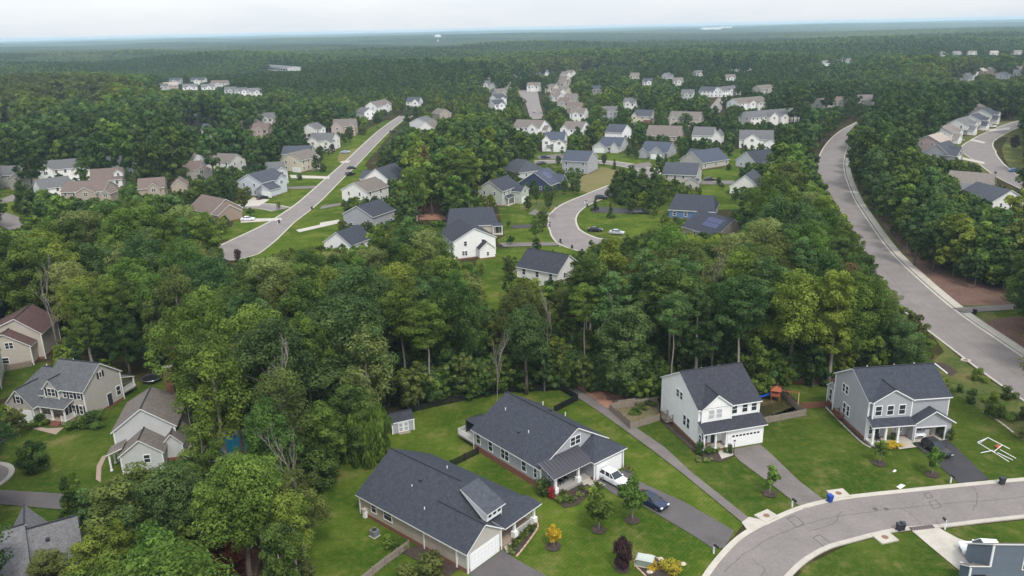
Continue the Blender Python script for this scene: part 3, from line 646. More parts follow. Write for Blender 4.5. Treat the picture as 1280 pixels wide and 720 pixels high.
# carve: the room is inside the main box, so its lining is built proud of nothing but open to the street
h.wall.quad([(6.7,-1.5,3.2),(12.9,-1.5,3.2),(9.8,-1.5,4.95)])
h.shedr=None
j=len(h.roof.v); th=.2
up=[(6.3,-1.95,3.0),(6.3,1.2,3.0),(9.8,1.2,5.15),(9.8,-1.95,5.15),(13.3,-1.95,3.0),(13.3,1.2,3.0)]
h.roof.v+=[(p[0],p[1],p[2]+th) for p in up]+[(p[0],p[1],p[2]) for p in up]
for q,m_ in (((0,3,2,1),0),((3,4,5,2),0),((6,7,8,9),1),((9,8,11,10),1),((0,6,9,3),1),((3,9,10,4),1),((0,1,7,6),1),((4,10,11,5),1)): h.roof.f.append(tuple(j+k for k in q)); h.roof.m.append(m_)
h.reg(6.7,12.9,-1.5,0,5)
t=MB(); t.box(7.05,7.2,-1.56,-1.5,.05,2.6); t.box(11.9,12.05,-1.56,-1.5,.05,2.6); t.box(7.2,11.9,-1.56,-1.5,2.45,2.6); t.build('garage_frame',white,h.root)
for x in (1.3,3.2,5.1): h.win('y0',x,4.55,.95,1.5,-.5,1)
h.win('y0',1.3,1.2,1.6,1.6,0,2); h.door('y0',3.9,.42,0,1.0,2.1,mat('pale_yellow_door',(.55,.45,.25),.5)); h.win('y0',5.4,1.3,.8,1.5,0)
for y,z in ((5.6,1.5),(6.8,1.5),(6.6,4.9),(7.6,4.9)): h.win('x0',y,z,.75,1.7 if z<3 else 1.3,0,1)
for y in (3,7): h.win('x1',y,4.9,.9,1.4,12.9); h.win('x1',y,1.6,.9,1.4,12.9)
h.gable(.6,4.6,10.4,13.6,3.2,4.4,'x',ov=.3,rk=.2); 
for y in (11.3,12.5): h.win('x0',y,1.0,.75,1.9,.6,1)
h.slab('side_landing',-1.0,0,6.6,8.2,.5,.75,wood_r); h.rail([(-.02,6.6),(-1.0,6.6),(-1.0,8.2),(-.02,8.2)],.75,.9,wood_r,'landing_railing')
h.steps(5.0,6.5,-1.9,2,.18); h.vents([(4,6.2,9.3),(9,6.6,9.2)]); h.pipes([(2.5,6,9.6),(7,6,9.6),(10.5,6.2,9.5)])
h.finish(); D_H=h

# ---- E: greige colonial at the left
o=G(13.3,525.6)
h=House('two_storey_house','greige two-storey house with grey roof, black shutters and small railed porch at left',(o[0],o[1]),-16,S['greige'],[Rf['greyb']])
h.gable(5.4,13.4,3,11.6,5.5,8.7,'x',ov=.35); h.gable(0,5.42,2.6,10.4,4.3,7.4,'x',ov=.35,hip0=2.2,z0=0)
h.gable(.0,5.4,0,5,3.2,5.9,'y',ov=.35); h.gable(5.8,8.6,2.6,6,5.5,7.0,'y',ov=.3,z0=3.0)
h.garage('y0',2.7,0,4.3,2.2); h.shed(5.6,11.2,.6,3.0,2.9,3.7,'y0'); h.slab('porch_floor',5.6,11.0,.8,3,0,.6,brick_t); h.posts([(5.9,1.0),(8.2,1.0),(10.8,1.0)],.6,2.95,.12)
h.rail([(5.9,.95),(8.2,.95)],.6); h.rail([(10.0,.95),(10.85,.95),(10.85,2.9)],.6); h.steps(8.3,9.9,.8,3,.2,brick); h.door('y0',9.0,.62,3.0,1,2.1)
h.win('y0',2.7,3.6,.8,1.2,0,1,None,True); h.win('y0',7.2,4.2,1.5,1.3,2.6,2,None,True)
for x in (9.6,): h.win('y0',x,4.0,.6,1.2,3.0,1)
for x in (10.9,12.4): h.win('y0',x,4.0,.7,1.35,3.0,1,None,True); h.win('y0',x,1.2,.7,1.5,3.0,1,None,True)
h.win('x1',7.3,6.2,.45,1.0,13.4,0,None,True); h.win('x1',10.6,1.4,.9,1.6,13.4,1); h.door('x1',8.4,.5,13.4)
h.shed(8.3,13.3,11.5,15.0,2.9,4.2,'y1'); h.posts([(8.5,14.8),(13.1,14.8)],1.2,2.9,.1); h.slab('deck',8.3,13.2,11.7,15,.9,1.15,deckm); h.rail([(13.15,11.8),(13.15,14.9),(8.4,14.9)],1.15,name='deck_railing')
h.pipes([(3,6.6,7.6),(8,7.6,8.7)]); h.finish(); E_H=h

# ---- F: pale house with brick chimney
o=G(133.3,562.2)
h=House('two_storey_house','pale grey house with taupe roof, low front wing and brick chimney beside the trees',(o[0],o[1]),12,S['pgrey'],[Rf['taupe'],Rf['warm']])
h.gable(2.9,11.6,-4.6,5.6,5.2,8.4,'y',ov=.4,hip1=2.5); h.gable(4.4,10.2,-8.6,-4,3.0,5.2,'y',ov=.35,found=False)
h.gable(9.8,12.6,-6.2,-1,2.9,4.4,'y',ov=.3)
h.win('y0',8.0,1.5,.8,1.2,-8.6,1); h.shed(2.2,4.5,-7.6,-4.5,2.7,3.6,'x0'); h.posts([(2.5,-7.3),(2.5,-5.0)],.1,2.8,.12)
h.chimney(9.4,6.3,0,10.4,1.3,.9); h.win('y0',5,5.3,.01,.01,-4.6,0) if 0 else None
h.win('x0',-1,3.8,.9,1.4,2.9); h.win('x0',3,3.8,.9,1.4,2.9); h.win('x1',-1,4,.9,1.4,11.6); h.win('x1',3,4,.9,1.4,11.6)
h.finish(); F_H=h

# ---- G: beige house with maroon roof, left edge
o=G(11.25,459)
h=House('two_storey_house','beige two-storey house with maroon roof cut off by the left edge',(o[0],o[1]),10,S['beige'],Rf['maroon'])
h.gable(-6,5.8,3,12,5.6,8.9,'y',mid=1.6,ov=.4); h.gable(-5.5,4.6,0,4,4.2,6.9,'y',mid=.2,ov=.4)
h.win('y0',.9,3.9,1.4,1.2,0,2); h.win('y0',-.4,.9,1.3,1.1,0,1); h.win('y0',1.6,7.2,.01,.01,3,0) if 0 else None
h.finish()
mbf=None
# ---- green-grey house at the very left edge
o=G(-70,500)
h=House('house','green-grey house corner with dark roof at the left edge below the maroon roof',(o[0],o[1]),-62,S['sage'],Rf['brown'])
h.gable(-9,0,0,9,4.6,7.2,'y',ov=.35); h.gable(-4,.2,-2,2,2.8,3.6,'x',ov=.3); h.win('x1',3,3.2,.8,1.2,0,1); h.win('x1',6,3.2,.8,1.2,0,1); h.finish()
# ---- J: bottom-left grey roofs
o=G(33.3,663.3,8.3)
h=House('house','house with big light grey roof planes in the bottom-left corner',(o[0],o[1]),30,S['pgrey'],[Rf['lgrey']])
h.gable(-.3,4.9,-4.2,4.2,4.9,8.3,'x',ov=.4); h.gable(-9,-.35,-6.5,6.5,4.9,9.0,'x',ov=.4); h.gable(-2.2,1.6,1,6.5,4.9,7.9,'y',ov=.3,mid=-.3)
h.vents([(1.9,-1.5,7.3)]); h.win('x1',0,5.2,.9,1.3,4.9); h.finish(); J_H=h
# ---- K: blue-grey house bottom right
o=G(1243,681,5.6)
h=House('house','blue-grey house wall with white trim and taupe roof in the bottom-right corner',(o[0],o[1]),-3,siding('slate_blue_siding',(.135,.165,.205)),[Rf['warm']])
h.wall.quad([(0,0,0),(12,0,0),(12,0,5.6),(0,0,5.6)]); h.wall.quad([(0,5,0),(0,0,0),(0,0,5.6),(0,5,2.1)]); h.wall.quad([(12,0,0),(12,5,0),(12,5,2.1),(12,0,5.6)]); h.wall.quad([(12,5,0),(0,5,0),(0,5,2.1),(12,5,2.1)])
h.shed(-.2,12.2,-.15,5.2,2.0,5.66,'y1'); h.wall.quad([(-2.1,0,0),(0,0,0),(0,0,2.65),(-2.1,0,2.65)]); h.wall.quad([(-2.1,2.1,0),(-2.1,0,0),(-2.1,0,2.65),(-2.1,2.1,1.3)]); h.wall.quad([(0,2.1,0),(-2.1,2.1,0),(-2.1,2.1,1.3),(0,2.1,1.3)]); h.shed(-2.4,-.02,-.15,2.3,1.25,2.72,'y1'); h.tl+=[(0,0,2.7,5.5),(-2.1,0,0,2.5)]
h.reg(-2,12,0,5,5.6)
h.win('y0',4.2,2.4,1.2,1.5,0,2); h.win('y0',8.4,2.4,1.0,1.5,0,1); h.finish()
# ------------------------------------------------------------------ houses farther off: found from the two ends of the ridge
def RH(p1,p2,zr,dep,wm,rm,label,f=-1,wings=(),gar=None,porch=None,hip=0,ln=None,st=None,name='house',group=None,d=1,minlen=7,ang=None,anchor='mid',winrows=True,prot=None,cat='house',col=None,roofm=None):
    a=G(p1[0],p1[1],zr); b=G(p2[0],p2[1],zr); L=math.dist(a,b); th=math.atan2(b[1]-a[1],b[0]-a[0]) if ang is None else rad(ang)
    m=((a[0]+b[0])/2,(a[1]+b[1])/2)
    if ln: 
        m=(a[0]+math.cos(th)*ln/2,a[1]+math.sin(th)*ln/2) if anchor=='first' else m; L=ln
    L=max(L,minlen); h=House(name,label,m,math.degrees(th),S[wm] if isinstance(wm,str) else wm,[Rf[rm]]+([Rf[roofm]] if roofm else []),cat,group,detail=d)
    if st is None: st=2 if zr>=7.9 else 1
    ze={2:min(zr-dep*.25,5.7),1:3.1}[st]; ze=max(ze,zr-dep*.42); y0,y1=-dep/2,dep/2
    n0=len(HULL); h.gable(-L/2,L/2,y0,y1,ze,zr,'x',hip0=hip,hip1=hip,ov=.4)
    F=y0 if f<0 else y1; side='y0' if f<0 else 'y1'; other='y1' if f<0 else 'y0'; B_=-F
    used=[]
    for wg in wings:
        cx_,ww,pj,z_=wg[:4]; zz=min(ze,z_-ww*.28); zz=max(zz,2.8)
        ya,yb=(F-pj,F+3) if f<0 else (F-3,F+pj)
        h.gable(cx_-ww/2,cx_+ww/2,ya,yb,zz,z_,'y',ov=.3,found=False); used.append((cx_-ww/2,cx_+ww/2,(ya if f<0 else yb),z_))
        if z_>6: h.win(side,cx_,3.9 if st==2 else 1.2,1.4,1.3,(ya if f<0 else yb),2)
    def plane(x):
        p=F
        for u in used:
            if u[0]-.6<x<u[1]+.6: p=u[2]
        return p
    if gar is not None:
        gx=gar; pl=plane(gx); h.garage(side,gx,pl,4.8,2.2)
    if porch:
        x0,x1=porch; pj=1.8
        if f<0: h.shed(x0,x1,F-pj,F+.02,2.8,3.5,'y0'); h.posts([(x0+.2,F-pj+.25),(x1-.2,F-pj+.25)],0,2.85,.12); h.slab('porch_floor',x0,x1,F-pj+.1,F,0,.3,concrete)
        else: h.shed(x0,x1,F-.02,F+pj,2.8,3.5,'y1'); h.posts([(x0+.2,F+pj-.25),(x1-.2,F+pj-.25)],0,2.85,.12); h.slab('porch_floor',x0,x1,F,F+pj-.1,0,.3,concrete)
        h.door(side,(x0+x1)/2,.32,F)
    if winrows:
        zs=[1.1]+([3.9] if st==2 else [])
        for z_ in zs:
            if z_+1.4>ze: continue
            n=max(2,int(L/3.2))
            for k in range(n):
                x=-L/2+(k+.5)*L/n
                if any(u[0]-.6<x<u[1]+.6 for u in used): pass
                elif not (gar is not None and z_<2 and abs(x-gar)<3.1) and not (porch and z_<2 and porch[0]-.3<x<porch[1]+.3): h.win(side,x,z_,.9,1.35,F,1)
                if d>=1 and (d>1 or k%2==0): h.win(other,x,z_,.9,1.35,B_,1)
        for e,at in (('x0',-L/2),('x1',L/2)):
            for z_ in zs:
                if z_+1.4>ze: continue
                for y in (-dep*.2,dep*.22): h.win(e,y,z_,.8,1.25,at,1)
    return h
# centre, nearest first
h=RH((661,311),(711,319.5),9.0,10,'hwhite','black','white two-storey house with black roof half hidden by the wood below the curved street',gar=None,d=2); h.shed(-8.6,-5.6,-4.5,3,3.0,5.2,'x0'); h.finish()
h=RH((592.7,285.6),(577,275.3),8.6,12.6,'white','black','white house with a big blank gable and small rear bump-out beside the green yard',f=1,ln=13,anchor='first',d=1,porch=None)
h.gable(-8.9,-6.45,-5.2,-.6,3.0,4.9,'x',ov=.3); h.win('x0',-3,1.0,.6,1.0,-8.9,1); h.win('x0',3.4,1.2,.7,1.2,-6.5,1); h.win('x0',-4.6,1.2,.7,1.2,-6.5,1); h.gable(-4.5,2.5,5.9,9.5,2.9,4.0,'x',ov=.3); h.finish()
h=RH((558,261.5),(619.5,259),7.2,13,'beige','char','long one-storey beige house with wide charcoal roof behind the white gabled house',hip=1.0,d=1,porch=(6.2,9.4),st=1); h.finish()
h=RH((611.7,226.5),(625,219),9.0,10.5,'sage','char','pale sage two-storey house with plain gable side, left of the navy house',ln=13,anchor='first',f=-1,gar=3.5,wings=((3.4,6,4,6.2),),porch=(-5,0),ang=60); h.finish()
h=RH((667.7,216),(690,207.5),7.6,14,'navy','blued','navy blue house with solar panels on its roof and white trimmed gable',ln=13,anchor='first',f=-1,wings=((3,5,1.6,5.8),),st=1,ang=62)
for k in range(2):
    for j in range(4):
        mb=MB(); s_=(7.6-3.1)/7; y0=-1.4-1.7*k; 
        z0=7.6+y0*s_+.26; z1=7.6+(y0-1.6)*s_+.26; x=-3+j*1.1
        mb.quad([(x,y0-1.6,z1),(x+1.02,y0-1.6,z1),(x+1.02,y0,z0),(x,y0,z0)]); mb.quad([(x,y0-1.6,z1-.06),(x+1.02,y0-1.6,z1-.06),(x+1.02,y0-1.6,z1),(x,y0-1.6,z1)]); mb.build('solar_panel',solar,h.root)
h.finish()
h=RH((644,197.5),(662,202),7.0,14,'pgrey','slate','one-storey house with broad slate roof directly behind the navy house',minlen=16,hip=4,st=1); h.finish()
h=RH((683,165),(707,165),9.2,13.0,'white','blued','small bright white two-storey house with navy roof at the head of the inner street',gar=3.2,wings=((3.0,6,2.5,6.4),(-4,4.5,.8,8.2)),porch=(-4,0),ang=-12); h.finish()
h=RH((710,188),(741,189.5),9.2,13.7,'grey','blued','grey two-storey house with slate-blue roof seen from behind beside the dry lawn',gar=None,f=1,ang=-26); h.finish()
h=RH((653,148.6),(674.6,151.5),9.0,14.3,'white','taupe','white two-storey house with taupe roof behind the small bright white house',wings=((5,7,2,8),),ang=-26); h.gable(7,12,-4,4,3.6,6.0,'x',ov=.3); h.finish()
h=RH((708,151.5),(732,152.4),9.0,14.3,'white','taupe','white house with brown-grey roof half hidden by dark trees near the inner street',wings=((-4,5,1.5,7.6),),ang=-26); h.finish()
h=RH((753,171.3),(781,172),6.8,15.0,'pgrey','blued','grey one-storey house with slate-blue roof and white garage above the dry lawn',gar=-4.5,wings=((-4.5,7,3,5.6),(3,4,1,5.4)),st=1,ang=-24); h.finish()
h=RH((763,155),(783,156.2),8.6,14.3,'white','slate','white house whose bright gable faces right, behind the slate-blue one-storey house',ang=-30); h.finish()
h=RH((794.5,137.3),(817,137.5),9.0,13.0,'cream','slate','cream house with a red brick front gable in the row of distant houses',gar=None,wings=((-5,4,1,8),),ang=-22); 
bw=MB(); bw.box(1.2,6.6,-8.2,-5.02,0,3.4); bw.build('brick_wall',brick,h.root); h.gable(1.25,6.55,-8.15,-3,3.2,5.9,'y',ov=.3,found=False,rk=.35); h.finish()
h=RH((842,138.6),(874.6,140.7),8.6,14.3,'beige','taupe','wide beige house with brown-grey roof between two dark round trees in the distance',wings=((-6,5,1.2,7.4),),porch=(-4,0),ang=-26); h.finish()
h=RH((818,155.5),(845,159),7.8,15.0,'pink','taupe','tan brick house with taupe roof behind the slate-roofed garage houses',f=1,ang=-24); h.finish()
h=RH((868.5,158.4),(893.5,159.3),8.8,14.3,'hwhite','grey','cream-white two-storey house with lower right wing, centre right distance',wings=(),ang=-22); h.gable(5.2,10,-6.5,4.0,5,7.6,'y',ov=.3); h.finish()
h=RH((931,161),(961,164.8),8.6,15.0,'white','grey','long white two-storey house with grey roof beside the wood right of centre',wings=((-2,8,1.5,7.6),(7,6,3,5.4)),ang=-16); h.finish()
h=RH((807.4,176.5),(840,178.2),7.0,15.0,'grey','blued','grey house with slate roof and white gabled garage facing the corner of the dry lawn',gar=2.2,wings=((2.2,6.5,3,6),(-5,4,1.5,5)),st=1,ang=-28); h.finish()
h=RH((873.7,192),(888,182.5),7.4,14,'greige','blued','dark-roofed house with a small gabled dormer, right of the slate-roofed garage house',f=1,ln=17,st=1,ang=34); h.gable(-3,1,2,7.5,5.2,7.2,'y',ov=.3,z0=3.2); h.win('y1',-1,5.2,1.2,1,7.5,2); h.finish()
h=RH((833,203.2),(874.6,204),9.0,14.3,'greige','slate','pale two-storey house with slate roof, dark car parked to its right',wings=((5,5,1.8,4.6),),ang=-22); h.shed(-12,-8.6,-4,4,3,5,'x0'); h.finish()
h=RH((841,242.7),(896,245.3),7.0,13,'blue','char','bright blue one-storey house with charcoal roof above the right half of the wood',st=1,hip=1.0,porch=None,d=1); h.finish()
h=RH((939,192),(955,184.5),7.4,12,'pgrey','char','charcoal-roofed house with small dormers at the edge of the right-hand wood',st=1,ln=14,porch=(-3,2),ang=30); h.finish()
h=RH((932,219),(940,210),7.6,11,'hwhite','slate','white gable-fronted house with a red wooden deck beside the right-hand wood',ln=14,anchor='first',st=1,ang=62)
h.slab('deck',-3.2,0,-5,5,.6,.9,wood_r); h.rail([(-.05,-5),(-3.2,-5),(-3.2,5),(-.05,5)],.9,.9,wood_r,'deck_railing'); h.finish()
h=RH((917.6,274.6),(906,264),7.2,13,'tan','char','tan house with blue solar panels on its charcoal roof, half hidden behind the blue house',ln=15,anchor='first',st=1,ang=118)
for k in range(2):
    for j in range(4):
        s_=(7.2-3.1)/6.5; y0=1.3+1.7*k; x=-5+j*1.6; z0=7.2-y0*s_+.26; z1=7.2-(y0+1.6)*s_+.26
        mb=MB(); mb.quad([(x,y0,z0),(x+1.5,y0,z0),(x+1.5,y0+1.6,z1),(x,y0+1.6,z1)]); mb.quad([(x,y0+1.6,z1-.06),(x,y0+1.6,z1),(x+1.5,y0+1.6,z1),(x+1.5,y0+1.6,z1-.06)]); mb.build('solar_panel',solar,h.root)
h.finish()
h=RH((925,123.7),(943,119.8),8.8,12,'white','taupe','white house with stacked gables, upper right row by the dense wood',ang=30,wings=((-3,6,3,7.5),(3,5,5,6.4))); h.finish()
h=RH((946,141),(976,134),8.6,13,'hwhite','grey','large pale house with three stepped gables, upper right beside the wood',ang=25,wings=((-4,7,3,7.8),(3,6,5,6.8))); h.finish()
h=RH((879,108),(893,109),8.8,10,'white','slate','white gabled house peeping over dark trees, upper right of centre',ang=-35); h.finish()
h=RH((898,109),(921,106.5),8.8,10,'white','grey','white house behind the far cul-de-sac between dark trees',wings=((-4,5,2,7.6),)); h.finish()
h=RH((946,107),(963,105.6),8.6,11,'greige','taupe','small greige house above the stacked white gables, at the edge of the dense wood',wings=((0,5,2,7),)); h.finish()
# left: the street on the left
h=RH((310,218),(334,202),8.8,12.5,'pale','slate','pale blue-grey gabled house with white garage and black car in its driveway',ln=15,anchor='first',f=-1,gar=None,wings=((2,6,2,7.4),),ang=66); h.gable(-7.5,-1,-10,-3,3,5,'x',ov=.35); h.garage('x0',-8.2,-7.5,4.4,2.2); h.finish()
h=RH((332,203.5),(354,202),8.4,11,'pgrey','grey','grey-roofed house touching the back of the pale blue-grey gabled house',ang=20,wings=((2,5,2,7),)); h.finish()
h=RH((362,191.5),(374,183),8.8,12,'cream','taupe','yellow-cream gabled house with taupe roof, up the street from the pale blue-grey house',ln=14,anchor='first',f=-1,wings=((2,5,2,7),),ang=66); h.garage('x0',-3,-7,4.4,2.2); h.finish()
h=RH((357.6,182),(388,183),8.8,11,'greige','slate','dark slate-roofed house right behind the yellow-cream gable',ang=0); h.finish()
h=RH((390,166.3),(419,166.3),9,12,'hwhite','grey','white house with grey roof and several gables left of the left-hand street',wings=((-3,6,3,7.8),(5,5,4,6.6)),porch=None); h.finish()
h=RH((417,149.3),(444.6,148.6),9.6,11,'pink','taupe','tall pinkish house with taupe roof near the top of the left-hand street',wings=((-4,7,2,8.4),(5,4,1,7.6))); h.finish()
h=RH((463,127.5),(482,124),9,10,'white','taupe','white house with taupe roof at the far end of the left-hand street, left side',wings=((2,5,2,7.6),)); h.finish()
h=RH((452,131.5),(462,138),8.4,9,'white','grey','small white house turned edge-on next to the last left-side house of the street',ang=-55,ln=14); h.finish()
h=RH((510,121.5),(525.6,121.5),9,10,'white','slate','white house with slate roof closing the end of the left-hand street',wings=((3,5,1.5,7.8),)); h.finish()
h=RH((521,150),(534,142.5),8,12,'pgrey','grey','pale grey gabled house, nearest of the pair right of the street end',ln=15,f=-1,ang=74); h.finish()
h=RH((531,153.5),(542,147),7.4,11,'hwhite','taupe','cream gabled house with taupe roof in front of the pair right of the street end',ln=14,ang=74); h.finish()
h=RH((548,131.5),(556,141),8.6,9,'tan','taupe','narrow tan house seen edge-on right of the street end',ang=-60,ln=13); h.finish()
h=RH((475,212),(488,203),7.6,12.5,'white','slate','white-gabled house with slate roof right of the left-hand street, farther one',ln=16,f=1,wings=((-4,7,2,6),),st=1,ang=68); h.finish()
h=RH((442,228.6),(457,222),8.6,12,'hwhite','taupe','cream gable-sided house with brown-grey roof right of the left-hand street',ln=13,anchor='first',f=1,ang=62); h.finish()
h=RH((446,258),(458,249),8.0,12,'grey','char','grey gabled house with charcoal roof half hidden by the wood below the cream gable',ln=12,anchor='first',f=1,ang=62); h.finish()
h=RH((428,290),(440,282),6.4,10,'white','char','small white house corner showing through trees right of the left-hand street',ln=10,st=1,ang=62); h.finish()
h=RH((258.6,240),(276,253),7.0,12,'tbrick','brown','brown-roofed brick house with lower right wing beside the left cul-de-sac lawn',ln=15,ang=-40,st=1); h.gable(5,12,-6,3,3,5.8,'x',ov=.35,hip1=0); h.finish()
h=RH((270,190),(288,194),8.6,11,'hwhite','taupe','white house with taupe roof among trees, left of the pale blue-grey house',ang=-22); h.finish()
h=RH((222,202),(251.5,201),8.2,12,'greige','brown','wide greige house with brown roof and end gables behind the dark trees at left',wings=((7,6,2,6.4),)); h.finish()
h=RH((230,191.5),(246,191),8.4,10,'white','taupe','white-gabled house directly behind the wide greige house',ang=-8); h.finish()
h=RH((173,223.7),(205,221.5),8.2,12,'tan','brown','tan house with brown roof and a gabled dormer, right end of the left front row',wings=((1,4.5,1,7.2),)); h.gable(7.2,13,-4,5,5,7.4,'y',ov=.3); h.finish()
h=RH((113.7,212),(152.5,209.5),9.6,11,'hwhite','brown','cream-white house with brown roof and a gabled dormer in the left front row',wings=()); h.gable(3,6.5,-4.6,0,8,9.4,'y',ov=.25,z0=6.8); h.win('y0',4.7,7.0,.9,1.1,-4.6,1); h.finish()
h=RH((81,229.5),(139,223.5),8.4,12,'tan','brown','tan house with long brown roof and central gable, lowest of the left front row',wings=((2,8,1.2,7.2),(10.5,4,3,6.2)),ang=-1); h.finish()
h=RH((44,225),(84,220),8.4,12,'white','grey','white house with grey roof and a tall gable window wing, lower left row',wings=((5.5,8,3,7.6),),f=-1); h.finish()
h=RH((51,202),(95.6,198.3),9,11,'white','grey','white house with grey roof and two front gables, white car in front, left rear row',gar=8,wings=((-6,6,1.2,8),(8,7,3,6.6))); h.finish()
h=RH((133.5,196.3),(168,194.2),9,11,'pale','slate','blue-grey house with slate roof at the right of the left rear row',wings=((-4,9,1.5,8.4),)); h.finish()
h=RH((-5,209.5),(26.7,205.5),8.8,12,'stone','grey','grey stone-fronted house with white trimmed gables at the far left edge',wings=((-2,5,1.5,8),(9,7,3,6.8)),ang=-6); h.finish()
# right: the row east of the parkway
QL='of the right-hand row'
qd=[((1215,131.5),(1230,129.8),8.6,'greige','taupe','farthest greige-gabled house '+QL,52),((1224,136),(1240,135.6),8.6,'hwhite','slate','second farthest, slate-roofed cream house '+QL,45),
 ((1210,143),(1226,142),8.6,'white','slate','white house with slate roof, third from the far end '+QL,45),((1193,148),(1212,146),8.8,'white','lgrey','white house with light grey roof patch, mid-way '+QL,45),
 ((1172,158),(1192,155),8.6,'white','warm','white-sided house with warm grey roof, mid-way '+QL,45),((1154,170),(1182,165),8.6,'pink','beige','house with pinkish beige roof '+QL,42),
 ((1171,180.6),(1187,175),7.6,'grey','slate','slate-roofed house with a small dark gable window '+QL,42),
 ((1203,209.5),(1229,222),7.4,'greige','warm','greige-roofed house, second nearest '+QL,-38),((1204,226),(1226,236),7.0,'pgrey','lgrey','light grey-roofed house between the trees and the big white house',-38)]
for i,(a,b,zr,wl,rf_,lab,an) in enumerate(qd):
    h=RH(a,b,zr,11.5,wl,rf_,lab,ang=an,ln=14.5,f=-1,wings=((1,5.5,2,zr-1.6),) if i<7 else ()); 
    if i<7: h.gable(-7.25,-1,-9,-2,2.9,5,'y',ov=.3); h.garage('y0',-4.1,-9,4.4,2.2)
    h.finish()
h=RH((1264,238),(1245,231.5),9.2,13,'white','slate','large white-gabled house with slate roof at the right edge above the wood',ln=15,anchor='first',f=1,ang=100); h.slab('deck',-1.0,0.0,-2,3,.3,1.2,wood_r); h.finish()
